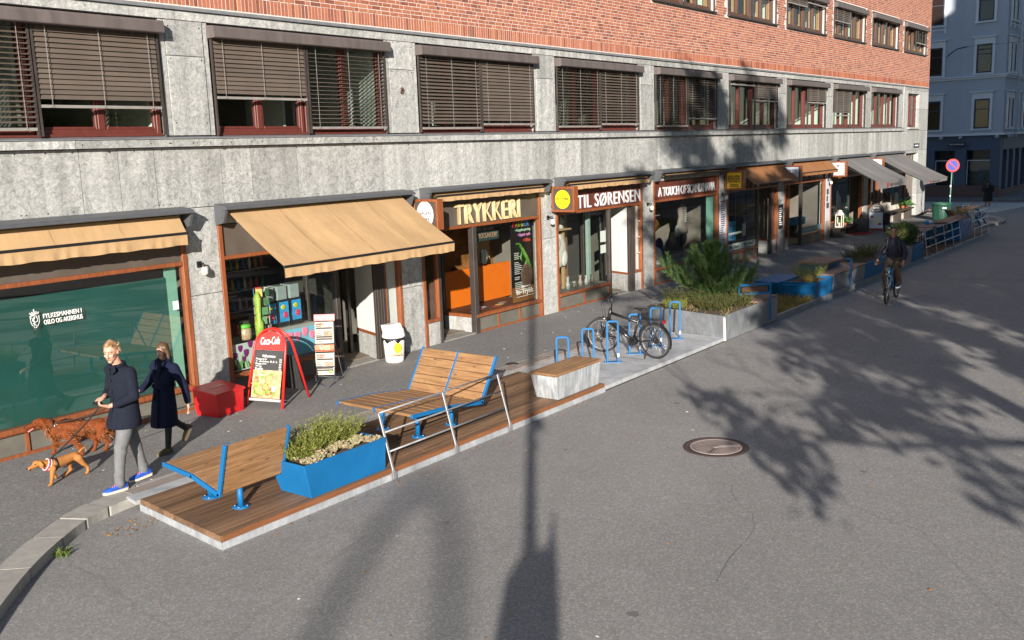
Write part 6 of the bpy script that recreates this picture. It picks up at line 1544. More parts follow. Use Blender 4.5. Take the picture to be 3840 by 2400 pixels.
# ================================================================ bicycles
def bicycle(label, frame_mat, rim_mat, wr, base, steer=0, ebike=False, rack=True, spokes=24):
    t = thing('bicycle', label, 'bicycle', (0, 0, 0)); RX, FX = -base / 2, base / 2
    hub = V((FX, 0, wr))
    st_ = Matrix.Translation((FX - .12, 0, 0)) @ Matrix.Rotation(steer, 4, 'Z') @ Matrix.Translation((-(FX - .12), 0, 0))
    for cx, front in ((RX, False), (FX, True)):
        M = st_ if front else None
        m = MB(M); m.tube([(cx + (wr - .02) * math.cos(a * math.pi / 24), 0, wr + (wr - .02) * math.sin(a * math.pi / 24)) for a in range(48)], .024, 10, closed=True); w = m.build('wheel', RUBBER, t)
        m = MB(M); m.tube([(cx + (wr - .05) * math.cos(a * math.pi / 24), 0, wr + (wr - .05) * math.sin(a * math.pi / 24)) for a in range(48)], .013, 8, closed=True); m.build('rim', rim_mat, w)
        m = MB(M); 
        for k in range(spokes): a = k * 6.283 / spokes; s = .025 if k % 2 else -.025; m.cyl((cx + .02 * math.cos(a + .9), s, wr + .02 * math.sin(a + .9)), (cx + (wr - .055) * math.cos(a), 0, wr + (wr - .055) * math.sin(a)), .0022, n=4)
        m.build('spokes', STEEL, w)
        m = MB(M); m.cyl((cx, -.05, wr), (cx, .05, wr), .022, n=12); m.cyl((cx, -.03, wr), (cx, -.026, wr), .075, n=20); m.build('hub', BLACK, w)
    bb = V((-.08 * base, 0, wr - .06)); seat_t = V((bb.x - .17, 0, bb.z + .50)); head_t = V((FX - .21, 0, wr + (.52 if ebike else .44))); head_b = V((FX - .14, 0, wr + .30)); th = 1.45 if ebike else 1.0; hi_ = .12 if ebike else 0
    m = MB(); m.tube([bb, seat_t], .018 * th, 8); m.tube([head_b, bb], .026 * th, 8); m.tube([head_t - V((0, 0, .05)), seat_t - V((-.02, 0, .10))], .02 * th, 8); m.tube([head_t + V((-.012, 0, .03)), head_b], .026 * th, 8)
    for s in (-1, 1): m.tube([bb + V((0, .02 * s, 0)), V((RX, .06 * s, wr))], .011, 6); m.tube([seat_t + V((0, .015 * s, -.04)), V((RX, .06 * s, wr))], .009, 6)
    m.build('frame', frame_mat, t)
    m = MB(st_)
    for s in (-1, 1): m.tube([head_b + V((.012, .05 * s, -.02)), V((FX, .055 * s, wr))], [.018, .012], 8)
    m.tube([head_b + V((.012, -.06, -.015)), head_b + V((.012, .06, -.015))], .018, 8); m.build('fork', frame_mat, t)
    m = MB(st_); m.tube([head_t, head_t + V((-.03, 0, .10 + hi_)), head_t + V((.05, 0, .13 + hi_))], .017, 8); hb = head_t + V((.05, 0, .13 + hi_))
    m.tube([hb + V((-.10, -.31, .02)), hb + V((-.02, -.2, .02)), hb, hb + V((-.02, .2, .02)), hb + V((-.10, .31, .02))], .012, 8); m.build('handlebar', BLACK, t)
    for s in (-1, 1):
        m = MB(st_); m.tube([hb + V((-.055, .24 * s, .02)), hb + V((-.10, .32 * s, .02))], .017, 8); m.build('grip', RUBBER, t)
        m = MB(st_); m.tube([hb + V((.0, .2 * s, .02)), hb + V((.03, .25 * s, .0)), hb + V((.0, .30 * s, -.01))], .006, 6); m.build('brake_lever', BLACK, t)
    m = MB(); sp = seat_t + V((-.05, 0, .14)); m.tube([seat_t, sp], .013, 8); m.build('seat_post', BLACK, t)
    m = MB(); m.ell(sp + V((-.05, 0, .03)), (.10, .075, .03), 14); m.ell(sp + V((.06, 0, .035)), (.11, .03, .022), 12); m.build('saddle', BLACK, t)
    m = MB(); m.lathe([(0, -.006), (.085, -.006), (.085, .006), (0, .006)], (0, 0, 0), 24); 
    for i, v in enumerate(m.v): m.v[i] = V((bb.x + v.x, -.055 + v.z, bb.z + v.y))
    m.build('chainring', BLACK, t)
    m = MB(); m.tube([bb + V((0, -.07, 0)), bb + V((.13, -.075, -.10))], .011, 6); m.tube([bb + V((0, .07, 0)), bb + V((-.13, .075, .10))], .011, 6); m.build('crank', BLACK, t)
    for q, s in ((V((.13, -.13, -.10)), 1), (V((-.13, .13, .10)), 1)): m = MB(); p = bb + q; m.box(p.x - .045, p.y - .045, p.z - .012, p.x + .045, p.y + .045, p.z + .012); m.build('pedal', BLACK, t)
    m = MB(); m.tube([(bb.x, -.05, bb.z + .08), (RX, -.05, wr + .04)], .006, 4); m.tube([(bb.x, -.05, bb.z - .08), (RX, -.05, wr - .04)], .006, 4); m.build('chain', DARKM, t)
    if rack:
        for cx, a0, a1, M in ((RX, 20, 200, None), (FX, 20, 170, st_)):
            m = MB(M); n = 14
            for i in range(n):
                aa, ab = R(a0 + (a1 - a0) * i / n), R(a0 + (a1 - a0) * (i + 1) / n); q = wr + .018
                m.quad((cx + q * math.cos(aa), -.03, wr + q * math.sin(aa)), (cx + q * math.cos(ab), -.03, wr + q * math.sin(ab)), (cx + q * math.cos(ab), .03, wr + q * math.sin(ab)), (cx + q * math.cos(aa), .03, wr + q * math.sin(aa)))
            m.build('mudguard', BLACK, t, recalc=False)
        m = MB(); z = 2 * wr + .07
        for y in (-.06, 0, .06): m.tube([(RX + .28, y, z), (RX - .22, y, z)], .006, 6)
        for x in (.25, .05, -.2): m.tube([(RX + x, -.06, z), (RX + x, .06, z)], .006, 6)
        for s in (-1, 1): m.tube([(RX + .05, .065 * s, z), (RX, .065 * s, wr)], .006, 6); m.tube([(RX - .18, .065 * s, z), (RX, .065 * s, wr)], .006, 6)
        m.build('luggage_rack', BLACK, t)
        m = MB(); m.box(RX - .25, -.035, z - .05, RX - .22, .035, z); m.build('rear_light', M_('tail_red', (.45, .01, .01), .3), t)
        m = MB(); m.tube([(RX + .1, .06, wr - .02), (RX + .16, .16, .0)], .010, 6); m.build('kickstand', BLACK, t)
        m = MB(st_); m.cyl(head_b + V((.06, 0, .04)), head_b + V((.11, 0, .04)), .03, n=12); m.build('front_light', STEEL, t)
        m = MB(st_); m.tube([hb + V((.02, -.1, 0)), hb + V((.12, -.05, -.15)), head_b + V((.05, -.03, 0))], .004, 5); m.tube([hb + V((.02, .1, 0)), hb + V((.14, .05, -.12)), head_b + V((.06, .04, -.1))], .004, 5); m.build('cables', BLACK, t)
    if ebike:
        m = MB(); d = (head_b - bb); bar(m, bb + d * .25 + V((.03, 0, .05)), bb + d * .8 + V((.03, 0, .05)), .075, .085); m.build('battery', BLACK, t, bevel=.015)
        m = MB(); m.cyl(bb + V((0, -.05, .0)), bb + V((0, .05, 0)), .085, n=18); m.build('motor', BLACK, t)
    return t
bk = bicycle('black electric bicycle leaning on its stand among the blue hoops', M_('bike_black', (.012, .013, .015), .35, coat=.3), M_('rim_grey', (.22, .22, .22), .4, .5), .355, 1.26, R(22), True)
bk.location = (12.47, -4.12, zb); bk.rotation_euler = (R(-4), 0, R(84))
bk2 = bicycle('old brown bicycle lying against the gate', M_('bike_brown', (.16, .10, .07), .5), STEEL, .32, 1.0, 0, False, False, 16)
bk2.location = (48.0, -.35, .05); bk2.rotation_euler = (R(66), 0, R(8))
# ================================================================ people and dogs
SKIN = M_('skin', (.50, .27, .19), .55, var=.06, vs=14); SKIN2 = M_('skin_tan', (.33, .17, .11), .55, var=.06, vs=14)
WOOL = M_('navy_wool', (.011, .0135, .024), .95, var=.3, vs=30, bmp=.5, bs=260, spec=.15); WOOLB = M_('blue_wool', (.009, .0115, .030), .95, var=.3, vs=24, bmp=.5, bs=240, spec=.15)
JEANS = M_('grey_jeans', (.125, .128, .135), .85, var=.3, vs=7, bmp=.5, bs=40); TIGHTS = M_('black_tights', (.012, .012, .014), .8)
def loft(b, secs, n=18):
    """closed skin through ellipses: (centre, rx along a, ry along b, a, b)"""
    vs = []
    for c, ra, rb, a, bb in secs:
        for k in range(n): t = 2 * math.pi * k / n; vs.append(V(c) + V(a) * (ra * math.cos(t)) + V(bb) * (rb * math.sin(t)))
    m = len(secs); fs = [(i * n + k, i * n + (k + 1) % n, (i + 1) * n + (k + 1) % n, (i + 1) * n + k) for i in range(m - 1) for k in range(n)]
    fs += [tuple(range(n - 1, -1, -1)), tuple(range((m - 1) * n, m * n))]
    b.add(vs, fs, True)
def basis(d, up=(0, 0, 1)):
    f = V(d).normalized(); r = f.cross(V(up)).normalized(); u = r.cross(f); return f, r, u
def head(b, c, d, H, roll=0):
    f, r, u = basis(d); c = V(c); k = H / .235
    R3 = Matrix((r, f, u)).transposed()
    b.ell(c + u * .022 * k - f * .008 * k, (.074 * k, .094 * k, .092 * k), 20, R3); b.ell(c - u * .045 * k + f * .022 * k, (.057 * k, .066 * k, .070 * k), 16, R3)
    b.ell(c - u * .098 * k + f * .062 * k, (.026 * k, .022 * k, .022 * k), 10, R3)
    b.cap(c + f * .086 * k + u * .012 * k, .010 * k, c + f * .107 * k - u * .030 * k, .0155 * k, 8)
    for s in (-1, 1):
        b.cap(c + f * .105 * k - u * .034 * k, .010 * k, c + f * .092 * k - u * .034 * k + r * s * .014 * k, .009 * k, 8)
        b.ell(c + r * s * .074 * k - u * .008 * k - f * .012 * k, (.011 * k, .021 * k, .031 * k), 10, R3)
        b.cap(c + f * .083 * k + u * .027 * k + r * s * .008 * k, .010 * k, c + f * .070 * k + u * .026 * k + r * s * .042 * k, .010 * k, 8)
        b.ell(c + f * .062 * k - u * .025 * k + r * s * .036 * k, (.022 * k, .022 * k, .020 * k), 10, R3)
    return f, r, u, k
def face(t, c, d, H, brow, lip=M_('lip', (.36, .12, .10), .5)):
    f, r, u = basis(d); c = V(c); k = H / .235; W = M_('eye_white', (.34, .30, .28), .4); I = M_('iris', (.03, .03, .035), .2)
    for s in (-1, 1):
        m = MB(); m.ell(c + f * .0765 * k + r * s * .031 * k + u * .006 * k, .0105 * k, 10); e = m.build('eye', W, t); m = MB(); m.ell(c + f * .0825 * k + r * s * .031 * k + u * .005 * k, .0068 * k, 8); m.build('iris', I, e)
        m = MB(); m.tube([c + f * .097 * k + r * s * .012 * k + u * .030 * k, c + f * .092 * k + r * s * .032 * k + u * .036 * k, c + f * .078 * k + r * s * .050 * k + u * .029 * k], [.004 * k, .0055 * k, .003 * k], 6); m.build('eyebrow', brow, t)
    m = MB(); m.tube([c + f * .080 * k - u * .066 * k - r * .023 * k, c + f * .092 * k - u * .063 * k, c + f * .080 * k - u * .066 * k + r * .023 * k], [.003 * k, .0075 * k, .003 * k], 6); m.build('mouth', lip, t)
def hand(b, w, d, pn, curl=.6, k=1.0, thumb=1):
    """palm, four bent fingers of different length, thumb from the side. d towards finger tips, pn palm normal (curl side)"""
    w = V(w); f = V(d).normalized(); pn = V(pn); pn = (pn - f * pn.dot(f)).normalized(); s = f.cross(pn)
    R3 = Matrix((s, f, pn)).transposed()
    b.ell(w + f * .048 * k, (.040 * k, .052 * k, .017 * k), 12, R3); b.cap(w - f * .02 * k, .024 * k, w + f * .03 * k, .024 * k, 10)
    for i, (o, L_) in enumerate(((-.030, .066), (-.010, .078), (.011, .072), (.030, .056))):
        p = w + f * .088 * k + s * (o * k); pts = [p]; a = .25 * curl; q = L_ * k / 3
        for j in range(3): dd = f * math.cos(a) + pn * math.sin(a); pts.append(pts[-1] + dd * q * (1.15 - .15 * j)); a += curl * .75
        b.chain([p - f * .03 * k] + pts, [.010 * k, .0095 * k, .009 * k, .0085 * k, .0075 * k], 8)
    p = w + f * .025 * k - s * (.034 * k) * thumb; b.chain([p, p + (f * .55 - s * thumb * .65 + pn * .35) * .036 * k, p + (f * .95 - s * thumb * .75 + pn * .75) * .060 * k], [.0125 * k, .011 * k, .0085 * k], 8)
def shoe(t, heel, toe, upm, solem, lace=None, k=1.0, boot=False, tilt_up=(0, 0, 1)):
    heel = V(heel); toe = V(toe); f = (toe - heel).normalized(); u = V(tilt_up); u = (u - f * u.dot(f)).normalized(); s = f.cross(u); L_ = (toe - heel).length
    b = MB(); secs = []
    for q, w_, h in ((.0, .024, .062), (.12, .034, .078), (.35, .036, .075), (.55, .042, .055), (.75, .047, .040), (.92, .036, .028), (1.0, .014, .018)): secs.append((heel + f * L_ * q + u * (.022 + h / 2) * k, w_ * k, h / 2 * k + .008, s, u))
    loft(b, secs, 16); b.cap(heel + f * L_ * .22 + u * .06 * k, .042 * k, heel + f * L_ * .20 + u * (.10 if not boot else .17) * k, .043 * k, 12)
    sh = blob(b, 'shoe', upm, t, .007, 3)
    b = MB(); n = 14; ring = []
    for i in range(n + 1): q = i / n; w_ = (.040 + .012 * math.sin(q * 3.0 + .2)) * (1 if q < .8 else math.sqrt(max(0, 1 - ((q - .8) / .21) ** 2))) * (1 if q > .06 else .75); ring.append((q, w_ * k))
    lo = [heel + f * (L_ * 1.02 * q - .004) + s * w_ for q, w_ in ring] + [heel + f * (L_ * 1.02 * q - .004) - s * w_ for q, w_ in reversed(ring)]
    b.prism([p + u * .002 for p in lo], u * .028 * k); b.build('sole', solem, sh, bevel=.004, seg=1)
    if lace:
        b = MB()
        for i in range(5): q = .36 + i * .08; c = heel + f * L_ * q + u * (.022 + .085 - .10 * (q - .3)) * k; b.tube([c + s * .028 * k - u * .012, c + u * .006, c - s * .028 * k - u * .012 + f * .012], .0055, 5)
        b.build('laces', lace, sh)
    return sh
def person(label, at): return thing('person', label, 'person', at)
def hair_tufts(t, name, mat, c, d, H, fn, n, L_, w, seed, flow):
    r = random.Random(seed); f, rr, u = basis(d); k = H / .235; b = MB()
    for _ in range(n):
        q = fn(r)
        if q is None: continue
        p = V(c) + (rr * q[0] * .080 + f * q[1] * .100 + u * q[2] * .098) * k + u * .022 * k - f * .008 * k
        nrm = (rr * q[0] + f * q[1] + u * q[2]).normalized(); fl = flow(q, nrm, f, rr, u, r)
        blade(b, p - nrm * .008, fl, L_ * r.uniform(.6, 1.2), w, .2, r)
    return b.build(name, mat, t, recalc=False)
def sphere_pt(r):
    q = V((r.gauss(0, 1), r.gauss(0, 1), r.gauss(0, 1))).normalized(); return q

# ---- man
t = person('man in dark navy jacket, grey jeans and bright blue running shoes holding the dog leads', (2.45, -2.52, 0))
hc = (2.405, -2.545, 1.785); hd = (-.84, -.50, -.20); HH = .262
b = MB(); f, rr, u, k = head(b, hc, hd, HH)
b.chain([(2.50, -2.52, 1.50), (2.485, -2.525, 1.60), (2.44, -2.535, 1.70)], [.075, .062, .058], 14)
b.chain([(2.50, -2.52, 1.45), (2.53, -2.52, 1.15), (2.50, -2.52, .92)], [.11, .11, .11], 14)
aL = [(2.53, -2.72, 1.50), (2.49, -2.80, 1.21), (2.235, -2.665, 1.135)]; aR = [(2.53, -2.32, 1.50), (2.48, -2.26, 1.22), (2.31, -2.42, 1.20)]
b.chain(aL, [.045, .038, .027], 12); b.chain(aR, [.045, .038, .027], 12)
hand(b, aL[2], (-.90, .34, .22), (.15, .35, .9), 1.0, 1.0, -1); hand(b, aR[2], (-.88, -.30, -.20), (-.1, .1, -1), .9, 1.0, 1)
lN = [(2.46, -2.61, .92), (2.345, -2.62, .53), (2.30, -2.60, .08)]; lF = [(2.52, -2.43, .92), (2.665, -2.43, .50), (2.745, -2.43, .10)]
b.chain(lN, [.07, .045, .03], 10); b.chain(lF, [.07, .045, .03], 10)
blob(b, 'body', SKIN, t, .0075, 3)
face(t, hc, hd, HH, M_('brow_blond', (.30, .17, .08), .8))
HAIRB = leaf_mat('blond_hair', (.30, .18, .09), (.44, .29, .16), (.56, .40, .24), .6); HAIRM = M_('short_blond', (.31, .18, .095), .8, var=.3, vs=40)
R3 = Matrix((rr, f, u)).transposed(); b = MB(); b.ell(V(hc) + u * .040 * k - f * .020 * k, (.078 * k, .094 * k, .085 * k), 20, R3); b.ell(V(hc) + u * .0 * k - f * .055 * k, (.066 * k, .055 * k, .065 * k), 14, R3); b.cap(V(hc) + u * .10 * k + f * .055 * k, .026 * k, V(hc) + u * .105 * k - f * .02 * k, .035 * k)
hb_ = blob(b, 'hair', HAIRM, t, .008, 3)
hair_tufts(t, 'hair_strands', HAIRB, hc, hd, HH, lambda r: (lambda q: q if (q.z > .45 or (q.y < -.1 and q.z > -.35)) and not (q.y > .55 and q.z < .7) else None)(sphere_pt(r)), 2200, .030, .007, 3, lambda q, n, f, rr, u, r: n * .25 + u * .25 + f * (.7 if q.z > .5 else -.3) - u * (.0 if q.z > .3 else .8) - rr * .25 + V((r.uniform(-.25, .25), r.uniform(-.25, .25), r.uniform(-.1, .2))))
hair_tufts(t, 'stubble', leaf_mat('stubble', (.30, .17, .10), (.36, .21, .12), (.4, .24, .15), .8), hc, hd, HH, lambda r: (lambda q: V((q.x * .80, q.y * .86 + .06, q.z - .22)) if (q.z < -.45 and q.y > .05) else None)(sphere_pt(r)), 500, .012, .004, 4, lambda q, n, f, rr, u, r: n - u * .6)
b = MB(); X = (1, 0, 0); Y = (0, 1, 0)
def sec(x, y, z, rx, ry): return ((x, y, z), rx, ry, X, Y)
loft(b, [sec(2.485, -2.52, .80, .205, .225), sec(2.49, -2.52, .86, .210, .228), sec(2.515, -2.52, 1.02, .170, .205), sec(2.53, -2.52, 1.18, .155, .195), sec(2.525, -2.52, 1.34, .160, .215), sec(2.515, -2.52, 1.46, .150, .225), sec(2.51, -2.52, 1.55, .110, .18), sec(2.50, -2.52, 1.60, .075, .10)], 24)
b.chain([(2.53, -2.70, 1.505), (2.50, -2.80, 1.22), (2.30, -2.70, 1.145)], [.085, .066, .050], 14); b.chain([(2.53, -2.34, 1.505), (2.49, -2.25, 1.23), (2.38, -2.35, 1.205)], [.085, .066, .050], 14)
jk = blob(b, 'jacket', WOOL, t, .010, 4)
b = MB(); nc = V((2.47, -2.53, 1.605)); b.tube([nc + V((.085 * math.cos(a), .092 * math.sin(a), .018 * math.cos(a))) for a in [i * math.pi / 8 + .3 for i in range(16)]], .026, 8, closed=True); 
b.prism([(2.40, -2.60, 1.63), (2.385, -2.53, 1.50), (2.36, -2.60, 1.50), (2.37, -2.68, 1.56)], (-.016, -.01, 0)); b.prism([(2.40, -2.47, 1.63), (2.385, -2.52, 1.50), (2.36, -2.44, 1.50), (2.38, -2.38, 1.56)], (-.016, .0, 0)); blob(b, 'collar', WOOL, jk, .009, 3)
b = MB(); 
for z in (1.42, 1.28, 1.14, 1.0): b.ell((2.365 + .02 * (1.2 - z) - .02, -2.545, z), .013, 8)
b.build('buttons', BLACK, jk)
b = MB(); b.tube([(2.366, -2.53, 1.50), (2.37, -2.53, 1.2), (2.33, -2.53, 1.0), (2.285, -2.53, .82)], .007, 6); b.build('placket', WOOL, jk)
b = MB(); b.chain([(2.465, -2.60, .90), (2.415, -2.615, .72), (2.345, -2.62, .54), (2.315, -2.61, .32), (2.295, -2.60, .12)], [.118, .098, .076, .066, .062], 16); b.chain([(2.53, -2.44, .90), (2.60, -2.435, .70), (2.665, -2.43, .51), (2.71, -2.43, .30), (2.74, -2.43, .13)], [.118, .096, .075, .064, .060], 16)
for z in (.10, .15, .20): b.cap((2.30, -2.60, z), .066, (2.297, -2.60, z + .012), .066, 14)
for z in (.14, .19): b.cap((2.742, -2.43, z), .063, (2.735, -2.43, z + .012), .063, 14)
for z in (.50, .57): b.cap((2.345, -2.62, z), .079, (2.35, -2.62, z + .014), .079, 14)
blob(b, 'trousers', JEANS, t, .010, 2)
SHB = M_('running_blue', (.012, .085, .46), .6, var=.15, vs=20, bmp=.4, bs=140); SOLEW = M_('sole_cream', (.60, .52, .42), .6); ORA = M_('lace_orange', (.75, .19, .06), .6)
for h_, t_ in (((2.395, -2.60, .0), (2.075, -2.575, .002)), ((2.845, -2.435, .025), (2.53, -2.425, .004))):
    s_ = shoe(t, h_, t_, SHB, SOLEW, ORA, 1.05)
# ---- woman
t = person('woman with long brown hair in a belted dark blue coat walking past the teal window', (3.65, -1.68, 0))
hc = (3.675, -1.665, 1.475); hd = (-.93, -.22, -.18); HH = .222
b = MB(); f, rr, u, k = head(b, hc, hd, HH); b.chain([(3.70, -1.66, 1.22), (3.69, -1.66, 1.38)], [.055, .045], 12); b.chain([(3.69, -1.66, 1.2), (3.66, -1.66, .75)], [.09, .10], 12)
aL = [(3.735, -1.83, 1.22), (3.84, -1.88, .92), (3.875, -1.86, .66)]; aR = [(3.68, -1.50, 1.22), (3.52, -1.44, 1.0), (3.31, -1.50, .915)]
b.chain(aL, [.038, .032, .022], 10); b.chain(aR, [.038, .032, .022], 10); hand(b, aL[2], (.05, .05, -1), (-1, .3, 0), .55, .88, 1); hand(b, aR[2], (-.95, -.1, -.25), (0, -.3, -1), 1.1, .88, -1)
lN = [(3.63, -1.75, .75), (3.60, -1.745, .40), (3.565, -1.74, .07)]; lF = [(3.67, -1.60, .75), (3.80, -1.60, .40), (3.99, -1.585, .235)]
blob(b, 'body', SKIN, t, .0075, 3); face(t, hc, hd, HH, M_('brow_brown', (.10, .055, .03), .8))
b = MB(); b.chain(lN, [.075, .052, .040], 12); b.chain(lF, [.075, .052, .040], 12); blob(b, 'tights', TIGHTS, t, .009, 3)
HB = leaf_mat('brown_hair', (.07, .035, .018), (.13, .07, .035), (.22, .125, .065), .45); HBM = M_('brown_hair_mass', (.085, .045, .022), .5, var=.5, vs=14, stretch=(6, 6, 1))
R3 = Matrix((rr, f, u)).transposed(); c0 = V(hc); b = MB(); b.ell(c0 + u * .035 * k - f * .016 * k, (.084 * k, .098 * k, .088 * k), 18, R3); b.ell(c0 - u * .02 * k - f * .05 * k, (.078 * k, .064 * k, .09 * k), 14, R3)
for s in (-1, 1): b.chain([c0 + rr * s * .060 * k + u * .05 * k - f * .0 * k, c0 + rr * s * .072 * k - u * .05 * k - f * .012 * k, c0 + rr * s * .075 * k - u * .16 * k + f * .01 * k, c0 + rr * s * .065 * k - u * .30 * k + f * .045 * k], [.04 * k, .034 * k, .030 * k, .012 * k], 10)
b.chain([c0 - f * .07 * k - u * .05 * k, c0 - f * .075 * k - u * .16 * k, c0 - f * .06 * k - u * .26 * k], [.055 * k, .05 * k, .02 * k], 10); blob(b, 'hair', HBM, t, .008, 3)
hair_tufts(t, 'hair_strands', HB, hc, hd, HH, lambda r: (lambda q: V((q.x * 1.06, q.y, q.z)) if (q.z > .55 and q.y < .45) or q.y < -.05 else None)(sphere_pt(r)), 900, .20, .007, 6, lambda q, n, f, rr, u, r: -u * 1.0 + n * .10 + f * .12)
b = MB(); loft(b, [sec(3.585, -1.67, .40, .185, .20), sec(3.59, -1.67, .46, .185, .20), sec(3.61, -1.67, .70, .165, .185), sec(3.635, -1.67, .95, .132, .155), sec(3.665, -1.665, 1.10, .140, .165), sec(3.695, -1.665, 1.22, .130, .185), sec(3.70, -1.665, 1.30, .09, .12), sec(3.695, -1.665, 1.34, .06, .07)], 22)
b.chain([(3.735, -1.81, 1.225), (3.835, -1.875, .93), (3.868, -1.862, .72)], [.075, .058, .048], 12); b.chain([(3.68, -1.52, 1.225), (3.53, -1.445, 1.0), (3.39, -1.48, .935)], [.075, .058, .048], 12)
ct = blob(b, 'coat', WOOLB, t, .010, 4)
b = MB()
for sg in (-1, 1):
    yy = lambda d: -1.665 + sg * d
    b.chain([(3.66, yy(.085), 1.345), (3.575, yy(.115), 1.30), (3.535, yy(.115), 1.235)], [.022, .030, .022], 8); b.chain([(3.575, yy(.10), 1.27), (3.545, yy(.05), 1.15), (3.545, yy(.015), 1.05)], [.030, .028, .018], 8)
b.tube([V((3.69, -1.665, 1.335)) + V((.085 * math.cos(a), .09 * math.sin(a), .02 * math.cos(a))) for a in [i * math.pi / 8 for i in range(16)]], .024, 8, closed=True); blob(b, 'lapels', WOOLB, ct, .009, 2)
b = MB(); b.tube([V((3.632, -1.67, .975)) + V((.142 * math.cos(a), .165 * math.sin(a), 0)) for a in [i * math.pi / 10 for i in range(20)]], .022, 6, closed=True, sq=.5); b.tube([(3.50, -1.73, .97), (3.47, -1.75, .85), (3.46, -1.74, .74)], .018, 6, sq=.4); b.tube([(3.50, -1.70, .97), (3.48, -1.70, .88), (3.45, -1.69, .80)], .018, 6, sq=.4); b.build('belt', WOOLB, ct)
b = MB(); b.tube([(3.50, -1.73, .93), (3.45, -1.76, .7), (3.41, -1.77, .42)], .012, 6); b.build('front_edge', WOOLB, ct)
OLV = M_('olive_suede', (.115, .085, .035), .9, var=.3, vs=14, bmp=.4, bs=120); OSO = M_('olive_sole', (.10, .085, .06), .8)
shoe(t, (3.625, -1.742, .0), (3.375, -1.745, .002), OLV, OSO, M_('dark_lace', (.05, .04, .02), .7), .9, True); shoe(t, (4.085, -1.575, .255), (3.93, -1.60, .055), OLV, OSO, None, .9, True, tilt_up=(-.75, 0, .65))
# ---- dogs
def dog_coat(t, name, mat, pts, n, L_, w, seed, droop):
    r = random.Random(seed); b = MB()
    for _ in range(n):
        i = r.randrange(len(pts) - 1) ; a, c = V(pts[i]), V(pts[i + 1]); p = a.lerp(c, r.random()); p += V((r.gauss(0, .012), r.gauss(0, .018), r.gauss(0, .01)))
        blade(b, p, V(droop) + V((r.gauss(0, .25), r.gauss(0, .3), r.gauss(0, .2))), L_ * r.uniform(.5, 1.2), w, .2, r)
    return b.build(name, mat, t, recalc=False)
RUST = M_('setter_coat', (.16, .040, .011), .8, var=.45, vs=9, bmp=.6, bs=60, stretch=(1, 1, 1.5), spec=.15); RUSTL = leaf_mat('setter_fringe', (.11, .030, .009), (.21, .062, .018), (.33, .125, .04), .5); NOSE = M_('dog_nose', (.02, .012, .012), .3)
t = thing('dog', 'big long haired red brown setter on a lead beside the teal window', 'dog', (2.85, -.62, 0))
b = MB()
b.cap((2.60, -.52, .42), .115, (2.78, -.57, .40), .125, 16); b.cap((2.78, -.57, .40), .125, (3.02, -.64, .375), .095, 16); b.cap((3.02, -.64, .375), .095, (3.18, -.69, .375), .095, 16)
b.chain([(2.58, -.51, .45), (2.50, -.49, .53), (2.42, -.47, .565)], [.09, .068, .06], 14); b.ell((2.385, -.465, .565), (.075, .056, .058), 14); b.cap((2.35, -.465, .55), .042, (2.21, -.475, .525), .026, 12); b.cap((2.34, -.465, .525), .028, (2.235, -.475, .49), .016, 10)
for y in (-.41, -.53): b.chain([(2.43, y, .565), (2.46, y - .01 * (1 if y < -.5 else -1), .50), (2.45, y, .455)], [.026, .028, .018], 10)
b.chain([(2.62, -.46, .36), (2.63, -.42, .26), (2.645, -.36, .15), (2.65, -.31, .045)], [.07, .042, .028, .026], 12); b.cap((2.65, -.31, .028), .027, (2.615, -.305, .020), .022, 10)
b.chain([(2.68, -.62, .36), (2.745, -.66, .25), (2.80, -.70, .14), (2.835, -.735, .045)], [.07, .042, .028, .026], 12); b.cap((2.845, -.74, .028), .027, (2.81, -.742, .018), .021, 10)
b.chain([(3.16, -.76, .36), (3.10, -.77, .24), (3.195, -.79, .135), (3.165, -.80, .04)], [.085, .052, .028, .025], 12); b.cap((3.165, -.80, .026), .026, (3.125, -.80, .019), .021, 10)
b.chain([(3.14, -.62, .36), (3.05, -.63, .24), (3.105, -.65, .13), (3.06, -.67, .04)], [.085, .052, .028, .025], 12); b.cap((3.06, -.67, .026), .026, (3.02, -.67, .019), .021, 10)
b.chain([(3.24, -.70, .43), (3.34, -.72, .455), (3.44, -.73, .46)], [.032, .022, .012], 10)
bd = blob(b, 'body', RUST, t, .010, 3)
def fur(t, o, name, mat, n, L_, w, seed, skip=None):
    r = random.Random(seed); me = o.data; W = WM[t.name]; b = MB(); ps = me.polygons
    for _ in range(n):
        q = ps[r.randrange(len(ps))]; c = W @ q.center; nn = q.normal
        if skip and skip(c): continue
        blade(b, c - nn * .006, nn * .35 + V((.8, -.15 * (1 if c.y < -.6 else -1), -.55)) + V((r.gauss(0, .2), r.gauss(0, .2), r.gauss(0, .2))), L_ * r.uniform(.5, 1.2), w, .15, r)
    return b.build(name, mat, t, recalc=False)
fur(t, bd, 'long_fur', RUSTL, 9000, .048, .007, 5, lambda c: c.x < 2.33 or c.z < .10)
dog_coat(t, 'tail_fringe', RUSTL, [(3.27, -.71, .44), (3.36, -.725, .45), (3.45, -.73, .46)], 260, .11, .008, 2, (.35, 0, -1)); dog_coat(t, 'leg_fringe', RUSTL, [(3.23, -.72, .40), (3.25, -.74, .30), (3.22, -.76, .22)], 170, .10, .008, 3, (.7, 0, -.7)); dog_coat(t, 'belly_fringe', RUSTL, [(2.56, -.52, .34), (2.75, -.57, .285), (2.95, -.63, .295), (3.06, -.67, .30)], 260, .07, .008, 4, (.3, 0, -1))
